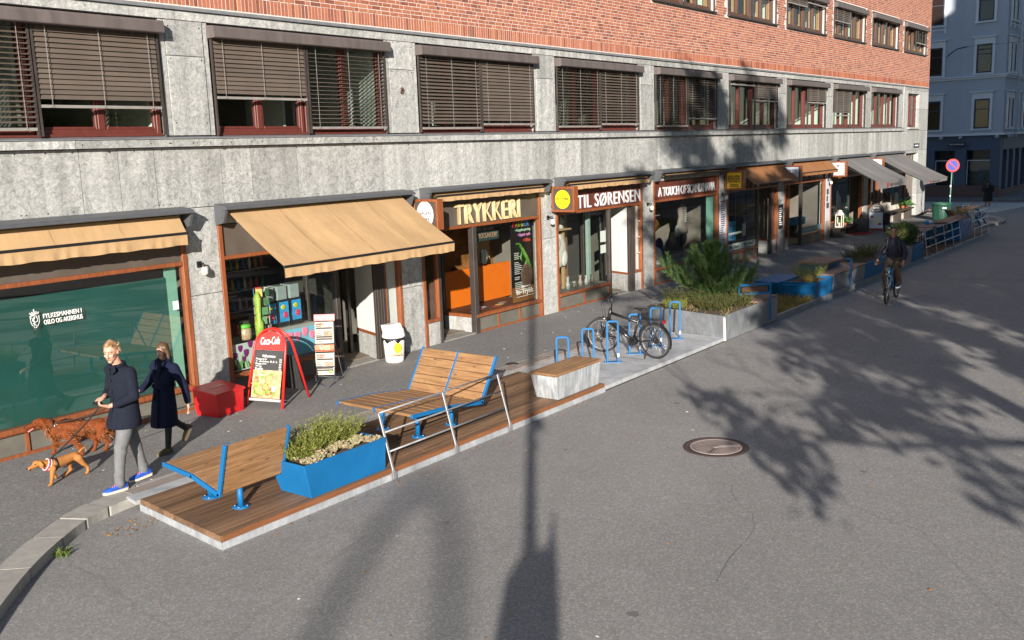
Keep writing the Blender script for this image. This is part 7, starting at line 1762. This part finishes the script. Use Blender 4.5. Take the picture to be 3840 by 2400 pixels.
dog_coat(t, 'chest_fringe', RUSTL, [(2.50, -.50, .45), (2.50, -.50, .38), (2.57, -.50, .31)], 150, .07, .008, 6, (-.1, 0, -1)); dog_coat(t, 'front_leg_fringe', RUSTL, [(2.79, -.65, .27), (2.84, -.70, .13)], 80, .06, .007, 7, (.8, 0, -.5)); dog_coat(t, 'ear_fringe', RUSTL, [(2.44, -.545, .55), (2.46, -.55, .46)], 90, .07, .008, 8, (.2, 0, -1))
m = MB(); m.ell((2.197, -.476, .533), (.018, .018, .015), 10); m.build('nose', NOSE, t)
for y in (-.425, -.51): m = MB(); m.ell((2.325, y, .583), .010, 8); m.build('eye', NOSE, t)
m = MB(); m.cap((2.30, -.488, .498), .014, (2.235, -.50, .478), .012, 8); m.build('tongue', M_('tongue', (.55, .22, .22), .4), t)
m = MB(); m.tube([V((2.53, -.495, .50)) + V((.03 * math.cos(a), .085 * math.sin(a), .08 * math.cos(a))) for a in [i * math.pi / 10 for i in range(20)]], .011, 6, closed=True); m.build('collar', BLACK, t)
m = MB(); m.ell((2.56, -.585, .49), .016, 8); m.ell((2.59, -.59, .51), .012, 8); m.build('collar_tag', STEEL, t)
TAN_ = M_('tan_coat', (.36, .15, .045), .8, var=.3, vs=7, bmp=.3, bs=150, spec=.15)
t = thing('dog', 'smooth tan puppy in a red and white harness in front of the setter', 'dog', (2.1, -1.5, 0))
b = MB(); b.cap((2.0, -1.53, .245), .075, (2.15, -1.51, .252), .068, 16); b.cap((2.15, -1.51, .252), .068, (2.33, -1.50, .275), .055, 16)
b.chain([(1.97, -1.53, .27), (1.89, -1.53, .30), (1.82, -1.53, .315)], [.06, .046, .044], 12); b.ell((1.80, -1.53, .318), (.056, .046, .046), 14); b.cap((1.775, -1.53, .298), .034, (1.69, -1.535, .278), .024, 12)
for y in (-1.487, -1.575): b.chain([(1.83, y, .335), (1.845, y - (.008 if y < -1.53 else -.008), .295), (1.835, y, .262)], [.018, .024, .016], 10)
b.chain([(1.97, -1.60, .22), (1.94, -1.61, .13), (1.915, -1.615, .03)], [.043, .026, .020], 12); b.cap((1.912, -1.615, .021), .021, (1.885, -1.617, .016), .017, 10)
b.chain([(1.99, -1.46, .22), (2.03, -1.44, .13), (2.075, -1.425, .045)], [.043, .026, .020], 12); b.cap((2.075, -1.425, .035), .02, (2.085, -1.42, .022), .017, 10)
b.chain([(2.34, -1.56, .25), (2.395, -1.565, .16), (2.455, -1.565, .095), (2.445, -1.565, .03)], [.055, .034, .021, .019], 12); b.cap((2.445, -1.565, .02), .020, (2.42, -1.567, .015), .016, 10)
b.chain([(2.31, -1.45, .25), (2.265, -1.445, .16), (2.285, -1.44, .085), (2.19, -1.44, .03)], [.055, .034, .021, .019], 12); b.cap((2.19, -1.44, .02), .019, (2.16, -1.44, .016), .016, 10)
b.chain([(2.37, -1.50, .29), (2.43, -1.50, .335), (2.475, -1.50, .355), (2.49, -1.50, .32), (2.485, -1.50, .285)], [.020, .014, .011, .010, .007], 10)
blob(b, 'body', TAN_, t, .008, 3)
m = MB(); m.ell((1.667, -1.537, .283), (.014, .018, .013), 10); m.build('nose', NOSE, t); m = MB(); m.ell((1.70, -1.536, .272), (.028, .027, .020), 10); m.build('muzzle', M_('dark_muzzle', (.06, .028, .018), .6), t)
for y in (-1.495, -1.572): m = MB(); m.ell((1.757, y, .327), .008, 8); m.build('eye', NOSE, t)
def ring(c, rx, ry, ax, th, sq=1): 
    A = V(ax).normalized(); f, r_, u_ = basis(A); return [V(c) + r_ * rx * math.cos(a) + u_ * ry * math.sin(a) for a in [i * math.pi / 10 for i in range(20)]]
m = MB(); m.tube(ring((1.93, -1.53, .268), .067, .075, (-1, 0, .5), 1), .0125, 6, closed=True); hn = m.build('harness', M_('harness_red', (.50, .03, .05), .6), t)
m = MB(); m.tube(ring((1.915, -1.53, .275), .067, .075, (-1, 0, .5), 1), .005, 6, closed=True); m.tube(ring((1.952, -1.53, .262), .070, .078, (-1, 0, .5), 1), .005, 6, closed=True); m.build('white_piping', WHITE, hn)
m = MB(); m.tube(ring((2.03, -1.525, .245), .079, .080, (-1, 0, .05), 1), .012, 6, closed=True); m.build('girth_strap', BLACK, hn)
def lead(label, pts): m = MB(); m.tube(pts, .009, 6); return tag(m.build('dog_lead', M_('black_webbing', (.012, .012, .014), .7), None), label, 'dog lead')
def sag(a, c, s, n=10): a = V(a); c = V(c); return [a.lerp(c, i / n) - V((0, 0, s * math.sin(math.pi * i / n))) for i in range(n + 1)]
lead('black lead running from the puppy harness up to the hand of the man', sag((1.99, -1.525, .335), (2.17, -2.60, 1.16), .03)); lead('black lead with steel clips running from the setter collar to the hand of the woman', sag((2.58, -.59, .52), (3.235, -1.51, .89), .05)); 
m = MB(); m.tube([(2.175, -2.60, 1.17), (2.15, -2.54, 1.185), (2.13, -2.50, 1.175)], .02, 8); m.box(2.10, -2.60, 1.165, 2.16, -2.52, 1.185); tag(m.build('lead_handle', BLACK, None), 'dark lead handle held in both hands by the man', 'handle')
# ---- cyclist
bc_ = bicycle('blue mountain bike ridden along the street by the cyclist', M_('bike_blue', (.006, .055, .13), .35, coat=.3), BLACK, .345, 1.08, R(4), False, False, 20)
bx0, by0 = 21.72, -6.56; bc_.location = (bx0, by0, Zr); bc_.rotation_euler = (0, 0, R(184))
t = person('cyclist in dark zip jacket and brown trousers with a grey backpack riding towards the viewer', (bx0, by0, Zr))
Fm = Matrix.Translation((bx0, by0, Zr)) @ Matrix.Rotation(R(184), 4, 'Z')
def wl(x, y, z): return Fm @ V((x, y, z))
hc = wl(.02, 0, 1.60); hd = V((-.93, -.37, -.08)); HH = .235
b = MB(); f, rr, u, k = head(b, hc, hd, HH); b.chain([wl(-.10, 0, 1.38), wl(-.02, 0, 1.53)], [.062, .056], 12); b.chain([wl(-.12, 0, 1.35), wl(-.26, 0, .98)], [.11, .12], 12)
aa = []
for s in (-1, 1): q = [wl(-.10, .17 * s, 1.37), wl(.0, .28 * s, 1.13), wl(.24, .29 * s, .95)]; aa.append(q); b.chain(q, [.045, .036, .027], 10); hand(b, q[2], wl(1, 0, -.35) - wl(0, 0, 0), wl(0, 0, -1) - wl(0, 0, 0), 1.1, 1, s)
legs = [[wl(-.25, .10, .96), wl(.10, .13, .78), wl(-.10, .13, .42)], [wl(-.25, -.10, .96), wl(.06, -.13, .62), wl(.02, -.13, .22)]]
for q in legs: b.chain(q, [.07, .05, .035], 10)
blob(b, 'body', SKIN2, t, .009, 3); face(t, hc, hd, HH, M_('brow_black', (.02, .015, .012), .8))
R3 = Matrix((rr, f, u)).transposed(); b = MB(); b.ell(V(hc) + u * .040 * k - f * .020 * k, (.078 * k, .095 * k, .082 * k), 18, R3); b.ell(V(hc) - f * .05 * k, (.068 * k, .055 * k, .065 * k), 14, R3); blob(b, 'hair', M_('black_hair', (.012, .010, .010), .7), t, .009, 3)
fx = Fm.to_3x3() @ V((1, 0, 0)); fy = Fm.to_3x3() @ V((0, 1, 0)); b = MB()
loft(b, [(wl(-.26, 0, .93), .15, .19, fx, fy), (wl(-.25, 0, 1.0), .15, .19, fx, fy), (wl(-.18, 0, 1.18), .14, .19, fx, fy), (wl(-.12, 0, 1.34), .13, .19, fx, fy), (wl(-.08, 0, 1.45), .09, .12, fx, fy), (wl(-.06, 0, 1.50), .07, .08, fx, fy)], 20)
for q in aa: b.chain([q[0] - V((0, 0, .02)), q[1], q[1].lerp(q[2], .82)], [.066, .052, .040], 12)
jk = blob(b, 'jacket', M_('dark_zip_jacket', (.012, .014, .028), .75, var=.2, vs=12), t, .012, 3)
b = MB(); b.tube([wl(.05, 0, 1.43), wl(.0, 0, 1.2), wl(-.09, 0, .98)], .006, 5); b.build('zip', M_('zip_blue', (.04, .07, .12), .4), jk)
b = MB(); 
for q in legs: b.chain(q, [.11, .082, .062], 14)
b.cap(legs[0][0], .12, legs[1][0], .12, 14); blob(b, 'trousers', M_('brown_trousers', (.075, .050, .032), .85, var=.25, vs=9), t, .012, 3)
for q in legs: e = V(q[2]); shoe(t, e + wl(-.07, 0, -.10) - wl(0, 0, 0), e + wl(.19, 0, -.11) - wl(0, 0, 0), M_('shoe_navy', (.015, .02, .04), .6), M_('sole_white', (.6, .6, .6), .6))
t2 = thing('backpack', 'grey backpack on the back of the cyclist', 'backpack', (bx0, by0, Zr)); b = MB(); b.cap(wl(-.30, 0, 1.05), .12, wl(-.26, 0, 1.36), .11, 12); blob(b, 'bag', M_('pack_dark', (.03, .03, .035), .8), t2, .02, 3)
for s in (-1, 1): b = MB(); b.tube([wl(-.22, .10 * s, 1.42), wl(-.10, .115 * s, 1.50), wl(.0, .12 * s, 1.42), wl(.03, .13 * s, 1.28), wl(-.03, .17 * s, 1.12)], .024, 6, sq=.4); b.build('strap', M_('pack_grey', (.08, .08, .09), .8), t2)
for o in (t, t2, bc_): o.scale = (1.12,) * 3
# ---- far pedestrian
px, py = 57.6, -1.75; s = 1.42 / 1.7
t = person('distant person in a long black coat standing on the zebra crossing', (px, py, Zr)); b = MB(); hc = (px - .02, py, Zr + 1.60 * s); head(b, hc, (-.9, .3, -.2), .23 * s); b.chain([(px, py, Zr + 1.3 * s), (px, py, Zr + 1.5 * s)], [.06, .05])
for q in (-1, 1): b.chain([(px, py + .09 * q, Zr + .8 * s), (px, py + .10 * q, Zr + .03)], [.08, .045]); b.cap((px + .05, py + .1 * q, Zr + .04), .045, (px - .12, py + .12 * q, Zr + .035), .035)
b.chain([(px - .15, py + .1, Zr + 1.25 * s), (px - .22, py, Zr + 1.38 * s)], [.035, .03]); b.cap((px, py, Zr + .8), .12, (px, py, Zr + 1.2), .1); blob(b, 'body', SKIN2, t, .018, 3)
b = MB(); loft(b, [((px, py, Zr + .30), .21, .26, X, Y), ((px, py, Zr + .7), .18, .23, X, Y), ((px, py, Zr + 1.05), .16, .20, X, Y), ((px, py, Zr + 1.18), .13, .22, X, Y), ((px, py, Zr + 1.27), .07, .09, X, Y)], 16); b.chain([(px, py - .22, Zr + 1.15), (px - .05, py - .28, Zr + .9), (px - .18, py - .12, Zr + .95)], [.08, .07, .06]); b.chain([(px, py + .22, Zr + 1.15), (px - .08, py + .27, Zr + .92), (px - .18, py + .05, Zr + 1.12)], [.08, .07, .05]); blob(b, 'coat', M_('black_coat', (.008, .008, .010), .85), t, .02, 3)
b = MB(); b.ell(V(hc) + V((.02, 0, .02)), (.10, .09, .10), 14); b.cap(V(hc) + V((.06, 0, 0)), .07, V(hc) + V((.07, 0, -.16)), .06); blob(b, 'hair', M_('dark_hair', (.02, .014, .010), .7), t, .015, 2)
# ================================================================ blue-grey corner house down the street
CB = thing('corner_house', 'pale blue grey plastered corner house with white window surrounds and dark shop floor', 'building', (70, 5, 0))
PL = M_('blue_grey_plaster', (.40, .45, .53), .85, var=.08, vs=1.5); PLW_ = M_('white_plaster', (.66, .70, .76), .8, var=.05); PLD = M_('dark_blue_plaster', (.07, .10, .16), .7, var=.12, vs=2); SOCK = M_('brown_plinth', (.14, .085, .075), .85, var=.2)
Q = [(64.6, 16), (64.6, 1.5), (64.0, -1.15), (92, -1.9), (92, 16)]
m = MB(); m.prism([(x, y, 3.95) for x, y in Q], (0, 0, 14)); m.build('upper_wall', PL, CB)
QG = [(64.7, 16), (64.7, 1.55), (64.12, -1.05), (92, -1.8), (92, 16)]
# ground floor as piers with openings
gf = MB(); gf.prism([(x + .5, y + (.5 if i in (2, 3) else 0), 0) for i, (x, y) in enumerate(QG)], (0, 0, 3.95)); gf.build('shop_wall', M_('shop_dark', (.02, .02, .022), .3), CB)
def on_front(y): return 64.12 + (y + 1.05) * (64.7 - 64.12) / 2.6 if y < 1.55 else 64.7
pi = MB()
for y0, y1 in ((-1.05, -.55), (1.02, 1.75), (3.0, 3.9), (4.9, 5.6), (8, 9), (11, 16)):
    a, c = on_front(y0), on_front(y1); pi.prism([(a, y0, .0), (c, y1, .0), (c + .5, y1, 0), (a + .5, y0, 0)], (0, 0, 3.0))
a, c = on_front(-1.05), on_front(1.55); pi.prism([(a, -1.05, 3.0), (c, 1.55, 3.0), (64.7, 16, 3.0), (65.3, 16, 3), (65.3, 1.5, 3), (64.6, -1.05, 3)], (0, 0, .95))
for x0, x1 in ((64.13, 64.9), (66.3, 66.9), (68.3, 69), (70.5, 71.2), (73, 74), (76, 92)): pi.prism([(x0, -1.07, 0), (x1, -1.07, 0), (x1, -.5, 0), (x0, -.5, 0)], (0, 0, 3.0))
pi.box(64.6, -1.08, 3.0, 92, -.5, 3.95)
pi.build('shop_pier', PLD, CB)
m = MB(); m.prism([(on_front(-1) - .06, -1.12, 0), (on_front(1.55) - .06, 1.55, 0), (64.64, 16, 0), (64.78, 16, 0), (64.78, 1.55, 0), (64.2, -1.0, 0)], (0, 0, .75)); m.box(64.1, -1.13, 0, 92, -1.0, .45); m.build('plinth', SOCK, CB)
for z, h, p in ((3.93, .14, .13), (7.48, .10, .10), (7.60, .08, .18)):
    m = MB(); m.prism([(64.0 - p, -1.15 - p, z), (64.6 - p, 1.5, z), (64.6 - p, 16, z), (64.7, 16, z), (64.7, 1.5, z), (64.1, -1.05, z)], (0, 0, h)); m.prism([(64.0 - p + .02, -1.15 - p, z + .002), (64.1, -1.05, z + .002), (92, -1.8, z + .002), (92, -1.9 - p, z + .002)], (0, 0, h - .004)); m.build('cornice', PLW_, CB)
for y in (2.6, 1.4, -.85): m = MB(); m.ell((on_front(y) - .12, y, 3.83), (.14, .14, .12), 12); m.build('console', PL, CB)
for x in (65.2, 66.2, 67.3): m = MB(); m.ell((x, -1.28, 3.83), (.14, .14, .12), 12); m.build('console', PL, CB)
WF = M_('dark_window_paint', (.045, .055, .085), .5); WD = M_('room_dark_red', (.028, .011, .009), .9, var=.4, vs=1); WO = M_('room_ochre', (.07, .034, .012), .9, var=.4, vs=1)
def house_window(c, along, out, w_, z0, z1, room, hood=True, apron=False):
    c = V((c[0], c[1], 0)); al = V((*along, 0)).normalized(); ou = V((*out, 0)).normalized()
    def bx(b, s0, s1, d0, d1, za, zb): b.hexa([c + al * s + ou * d + V((0, 0, z)) for z in (za, zb) for s, d in ((s0, d0), (s1, d0), (s1, d1), (s0, d1))])
    h = w_ / 2; m = MB(); t_ = .16
    for s in (-1, 1): bx(m, min(s * h, s * (h + t_)), max(s * h, s * (h + t_)), -.02, .07, z0 - .1, z1 + .12)
    bx(m, -h, h, -.02, .065, z1, z1 + .118); bx(m, -h - t_ - .03, h + t_ + .03, -.02, .12, z0 - .20, z0 - .102)
    if hood: bx(m, -h - t_, h + t_, -.02, .05, z1 + .122, z1 + .40); bx(m, -h - t_ - .12, h + t_ + .12, -.02, .16, z1 + .402, z1 + .47)
    if apron: bx(m, -h - .1, h + .1, -.02, .05, z0 - .42, z0 - .35); [bx(m, min(s * (h + .02), s * (h + .14)), max(s * (h + .02), s * (h + .14)), -.02, .06, z0 - .6, z0 - .202) for s in (-1, 1)]
    wd = m.build('window', PLW_, CB)
    m = MB(); 
    for s in (-1, 1): bx(m, min(s * h, s * (h - .09)), max(s * h, s * (h - .09)), -.01, .03, z0 - .1, z1)
    bx(m, -h + .09, h - .09, -.01, .03, z0 - .1, z0); bx(m, -h + .09, h - .09, -.01, .03, z1 - .1, z1); bx(m, -h + .09, h - .09, -.01, .028, z0 + (z1 - z0) * .62, z0 + (z1 - z0) * .62 + .05)
    m.build('sash', WF, wd); m = MB(); bx(m, -h + .09, h - .09, -.01, .006, z0, z1 - .1); m.build('room', room, wd)
    m = MB(); m.quad(*[c + al * s + ou * .014 + V((0, 0, z)) for s, z in ((-h + .09, z0), (h - .09, z0), (h - .09, z1 - .1), (-h + .09, z1 - .1))]); m.build('pane', GLASS, wd, recalc=False)
fa = V((.6, 2.65)).normalized(); fo = (-fa.y, fa.x)
for z0, z1, rm, hd, ap in ((4.46, 6.22, WO, True, False), (7.92, 9.6, WD, True, False), (11.1, 12.9, WD, False, True), (14.4, 16, WD, False, False)):
    house_window((64.0 + .6 * (1.30 / 2.65), .15), fa, fo, .98, z0, z1, rm, hd, False); house_window((64.6, 3.2), (0, 1), (-1, 0), .98, z0, z1, rm, hd, ap); house_window((64.6, 6.2), (0, 1), (-1, 0), .98, z0, z1, rm, hd, ap)
    for x in (65.0, 66.1, 67.5, 69.5, 71.5, 73.5): house_window((x, -1.18 - (x - 64) * .0268), (1, -.0268), (-.0268, -1), .62, z0, z1, rm, hd, ap)
m = MB(); m.tube([(66.9, -1.45, 17), (66.9, -1.42, 4)], .05, 8); m.build('downpipe', PLW_, CB)
for y0, y1 in ((-.5, .97), (1.8, 2.95)): m = MB(); a, c = on_front(y0) + .30, on_front(y1) + .30; m.quad((a, y0, .78), (c, y1, .78), (c, y1, 2.35), (a, y0, 2.35)); m.build('shop_window', GLASS, CB, recalc=False)
for y0, y1 in ((-.5, .97), (1.8, 2.95)):
    m = MB(); a, c = on_front(y0) + .22, on_front(y1) + .22; bar(m, (a, y0, 2.35), (c, y1, 2.35), .05, .05)
    for p in ((a, y0), (c, y1)): bar(m, (*p, .78), (*p, 2.34), .05, .05)
    m.build('shop_frame', PLW_, CB)
t = thing('street_plate', 'dark street name plate on the far corner house', 'street sign', (64.4, 1.5, 3.3)); M = face_mat(64.45, 1.6, 3.40, (-1, .16, 0)); m = MB(M @ Matrix.Translation((0, 0, -.0))); m.box(-.55, -.14, 0, .55, .14, .02); m.build('plate', NAVY, t); text('lettering', 'Otto Sverdrups gate', .95, .13, M @ Matrix.Translation((0, 0, .024)), WHITE, t)
t = thing('window_emblem', 'five small interlocking rings over a blue ring in the far shop window', 'emblem', (64.4, .2, 1.6)); M = face_mat(on_front(.05) + .20, .05, 1.75, (-1, .22, 0)); PB = M_('pale_blue_print', (.05, .14, .28), .6)
for i in range(5): m = MB(M); cx_, cy_ = (i - 2) * .085, .0 if i % 2 == 0 else -.05; m.tube([(cx_ + .05 * math.cos(a * .5236), cy_ + .05 * math.sin(a * .5236), 0) for a in range(12)], .007, 5, closed=True); m.build('ring', PB, t)
m = MB(M @ Matrix.Translation((0, -.45, 0))); m.tube([(.11 * math.cos(a * .2618), .11 * math.sin(a * .2618), 0) for a in range(24)], .05, 6, closed=True, sq=.2); m.build('blue_ring', M_('ring_blue', (.02, .25, .5), .6), t)
t = thing('span_wire', 'thin wire strung from a bracket on the corner house across the street', 'wire', (64.3, 2.3, 9)); m = MB(); m.tube([(64.5, 2.4, 9.0), (63.9, 2.2, 9.05), (63.4, 1.6, 9.35), (62.9, .9, 9.40)], .035, 6); m.build('bracket', BLACK, t); m = MB(); m.tube([(62.9, .9, 9.40), (61, -4, 9.3), (58, -14, 9.6)], .012, 5); m.build('wire', DARKM, t)

# ================================================================ beyond the frame: the house, trees and lamp whose shade falls here
OB = thing('shade_house', 'tall plain house on the opposite side of the street', 'building', (30, -34, 0))
m = MB(); m.prism([(16.0, -25.5, 0), (16.0, -42, 0), (26, -42, 0), (26, -25.5, 0)], (0, 0, 26.0)); m.prism([(26.001, -25.5, 0), (26.001, -42, 0), (75, -42, 0), (75, -25.5, 0)], (0, 0, 32)); m.build('wall', M_('opposite_plaster', (.30, .27, .23), .9, var=.15, vs=.6), OB)
m = MB(); m.prism([(26, -25, 32), (26, -42.5, 32), (26, -33.7, 35)], (49.5, 0, 0)); m.build('roof', M_('slate', (.08, .08, .09), .7), OB)
for i in range(14):
    for z in (1.0, 5, 8.5, 12, 15.5, 19, 22.5): m = MB(); x = 17 + i * 4.2; m.box(x, -25.52, z, x + 1.5, -25.45, z + 2.1); m.build('window', M_('opposite_window', (.05, .06, .07), .1), OB)
def street_tree(name, label, x, y, h0, h1, rad, seed, nb, leaf_n, dens=.42, sub_=.8, cell=1.5):
    t = thing(name, label, 'tree', (x, y, Zr)); r = random.Random(seed); b = MB(); lv = []
    lean = V((r.uniform(-.3, .3), r.uniform(-.3, .3), 0))
    trunk = [V((x, y, Zr)), V((x, y, h0)) + lean * .3, V((x, y, h0 + (h1 - h0) * .4)) + lean, V((x, y, h0 + (h1 - h0) * .75)) + lean * 1.5]
    b.tube(trunk, [.30, .22, .15, .06], 8)
    def br(p, d, L_, rd, lev):
        pts = [V(p)]; d = V(d).normalized(); n = 5
        for i in range(n): d = (d + V((r.gauss(0, .14), r.gauss(0, .14), r.gauss(.03, .10)))).normalized(); pts.append(pts[-1] + d * L_ / n)
        b.tube(pts, [rd * (1 - .75 * i / n) for i in range(n + 1)], 5, caps=False)
        if lev < 3:
            for i in range(1, n + 1):
                for _ in range(2 if lev < 2 else 1):
                    if r.random() < sub_:
                        q = V((r.gauss(0, 1), r.gauss(0, 1), r.gauss(0, .7))); br(pts[i], d * .7 + q.normalized() * .75, L_ * r.uniform(.4, .6), rd * .45, lev + 1)
        if lev >= 2: lv.extend(pts[2:])
    for i in range(nb):
        f = i / nb; z = h0 + (h1 - h0) * .72 * f; a = i * 2.4 + r.uniform(-.4, .4); L_ = rad * (1.0 - .3 * abs(f - .45) - .12 * f) * r.uniform(.8, 1.1)
        br(V((x, y, z)) + lean * f * 1.5, (math.cos(a), math.sin(a), .15 + .7 * f), L_ * .75, .085 * (1 - .5 * f), 0)
    b.build('trunk', BARK, t, recalc=False)
    m = MB(); keep = [p for p in lv]; r.shuffle(keep)
    clump = {}
    for p in keep:
        key = (int(p.x / cell), int(p.y / cell), int(p.z / cell)); 
        if key not in clump: clump[key] = r.random() < dens
        if not clump[key]: continue
        for _ in range(leaf_n):
            q = p + V((r.gauss(0, .17), r.gauss(0, .17), r.gauss(0, .15))); n_ = V((r.gauss(0, 1), r.gauss(0, 1), r.gauss(0, 1))).normalized(); s = n_.orthogonal().normalized() * r.uniform(.06, .11); u = n_.cross(s).normalized() * r.uniform(.08, .14)
            m.add([q - u, q + s, q + u, q - s], [(0, 1, 2, 3)])
    m.build('crown', leaf_mat('autumn_leaf', (.05, .08, .02), (.12, .12, .03), (.25, .16, .04), .7, .2), t, recalc=False)
    return len(keep)
street_tree('street_tree', 'large half bare street tree across the road whose branches shade the far shops', -1.0, -20.6, 3.7, 14.8, 6.6, 5, 18, 9, .40, .58, 1.7)
street_tree('street_tree', 'slimmer half bare street tree farther along the opposite pavement', 4.0, -22.2, 3.8, 15.0, 3.9, 12, 16, 6, .45, .60, 1.5)
street_tree('street_tree', 'low half bare street tree farthest along the opposite pavement', 15.0, -21.0, 2.8, 7.4, 6.2, 23, 24, 9, .9)
# lamp post behind the photographer; cabinet outline added to cast the wide shadow
t = thing('street_lamp', 'slim street lamp behind the viewpoint with an outline added to cast its wide shadow', 'street lamp', (-8.05, -16.7, Zr))
lx, ly = -8.05, -16.45; m = MB(); m.tube([(lx, ly, Zr), (lx, ly, 4.6), (lx, ly, 9.6)], [.10, .075, .05], 10); m.build('pole', DARKM, t)
sd = V((-math.sin(R(35.7)), math.cos(R(35.7)), 0)); dd_ = V((math.cos(R(35.7)), math.sin(R(35.7)), 0))
m = MB(); o_ = V((lx, ly, 0)); pr = [(-.30, 3.0), (-.22, 3.35), (-.28, 3.75), (-.29, 4.28), (-.12, 4.22), (.07, 4.20), (.24, 4.0), (.33, 3.5), (.33, 3.0)]  # shadow silhouette extruded along the sun direction, not a known fitting
m.prism([o_ + sd * a - dd_ * .12 + V((0, 0, z)) for a, z in pr], dd_ * .24); m.build('cabinet', DARKM, t)
m = MB(); m.prism([o_ + sd * a - dd_ * .05 + V((0, 0, z)) for a, z in ((-.28, 4.28), (-.29, 4.62), (-.20, 4.30))], dd_ * .1); m.build('shadow_lug', DARKM, t)
m = MB(); m.ell(o_ - sd * .12 + V((0, 0, 5.66)), (.09, .09, .13), 10); m.build('shadow_bump', DARKM, t); m = MB(); m.ell(o_ - sd * .05 + V((0, 0, 5.35)), (.07, .07, .06), 10); m.build('clamp', DARKM, t)  # bulges added for the small bump in the pole shadow
# added, unseen bowed arm far off that casts the soft arch shadow
t = thing('arch_shadow_caster', 'unseen bowed arm added far behind the viewpoint for its soft arch shadow', 'street lamp', (-44.8, -41.2, Zr))
lc = V((2.3, -7.4, 0)) - dd_ * 58; hb_ = 58 * math.tan(R(16.6))
m = MB(); pts = []
for a in range(15): an = math.pi * a / 14; s_ = math.cos(an); pts.append(lc + sd * (.62 * s_) + V((0, 0, hb_ - .95 + (1.75 if s_ > 0 else 1.75) * math.sin(an))))
m.tube([lc + sd * .95 + V((0, 0, hb_ - 2.6))] + pts + [lc - sd * .55 + V((0, 0, hb_ - 2.6))], .10, 8); m.build('bowed_arm', DARKM, t); m = MB(); m.tube([lc + sd * 3.0 + V((0, 0, 0)), lc + sd * 3.0 + V((0, 0, hb_ - 3)), lc + sd * .95 + V((0, 0, hb_ - 2.6))], .12, 8); m.build('pole', DARKM, t)
# ================================================================ light, sky, camera
D = V((math.cos(R(16.6)) * math.cos(R(35.7)), math.cos(R(16.6)) * math.sin(R(35.7)), -math.sin(R(16.6))))
sl = bpy.data.lights.new('sun', 'SUN'); sl.energy = 5.0; sl.angle = R(.46); sl.color = (1, .915, .815)
so = bpy.data.objects.new('sun', sl); C.objects.link(so); so.rotation_euler = D.to_track_quat('-Z', 'Y').to_euler(); so.location = (-20, -20, 20)
w = bpy.data.worlds.new('World'); bpy.context.scene.world = w; w.use_nodes = True
nt = w.node_tree; bg = nt.nodes['Background']
sky = nt.nodes.new('ShaderNodeTexSky'); sky.sky_type = 'NISHITA'; sky.sun_disc = False
sky.sun_elevation = R(16.6); sky.sun_rotation = math.atan2(-D.x, -D.y); sky.altitude = 50; sky.air_density = 1.1; sky.dust_density = .25; sky.ozone_density = 2.8
nt.links.new(sky.outputs[0], bg.inputs[0]); bg.inputs[1].default_value = .070
cam = bpy.data.cameras.new('camera'); co_ = bpy.data.objects.new('camera', cam); C.objects.link(co_)
cam.sensor_width = 36; cam.sensor_fit = 'HORIZONTAL'; cam.lens = 33.938; cam.clip_start = .1; cam.clip_end = 500
yaw, pit, rol = .652053908, .17524988, -.0349676883
fw = V((math.cos(pit) * math.cos(yaw), math.cos(pit) * math.sin(yaw), -math.sin(pit))); rt = V((math.sin(yaw), -math.cos(yaw), 0)); up = rt.cross(fw)
r2 = rt * math.cos(rol) + up * math.sin(rol); u2 = -rt * math.sin(rol) + up * math.cos(rol)
Mc = Matrix((r2, u2, -fw)).transposed().to_4x4(); Mc.translation = V((-3.9683, -13.7350, 4.1071)); co_.matrix_world = Mc
sc = bpy.context.scene; sc.camera = co_
sc.view_settings.view_transform = 'Standard'; sc.view_settings.look = 'None'; sc.view_settings.gamma = 1; sc.view_settings.exposure = 1.04
sc.render.engine = 'CYCLES'; sc.cycles.max_bounces = 6; sc.cycles.transparent_max_bounces = 12; sc.cycles.use_denoising = True
sc.cycles.sample_clamp_indirect = 6
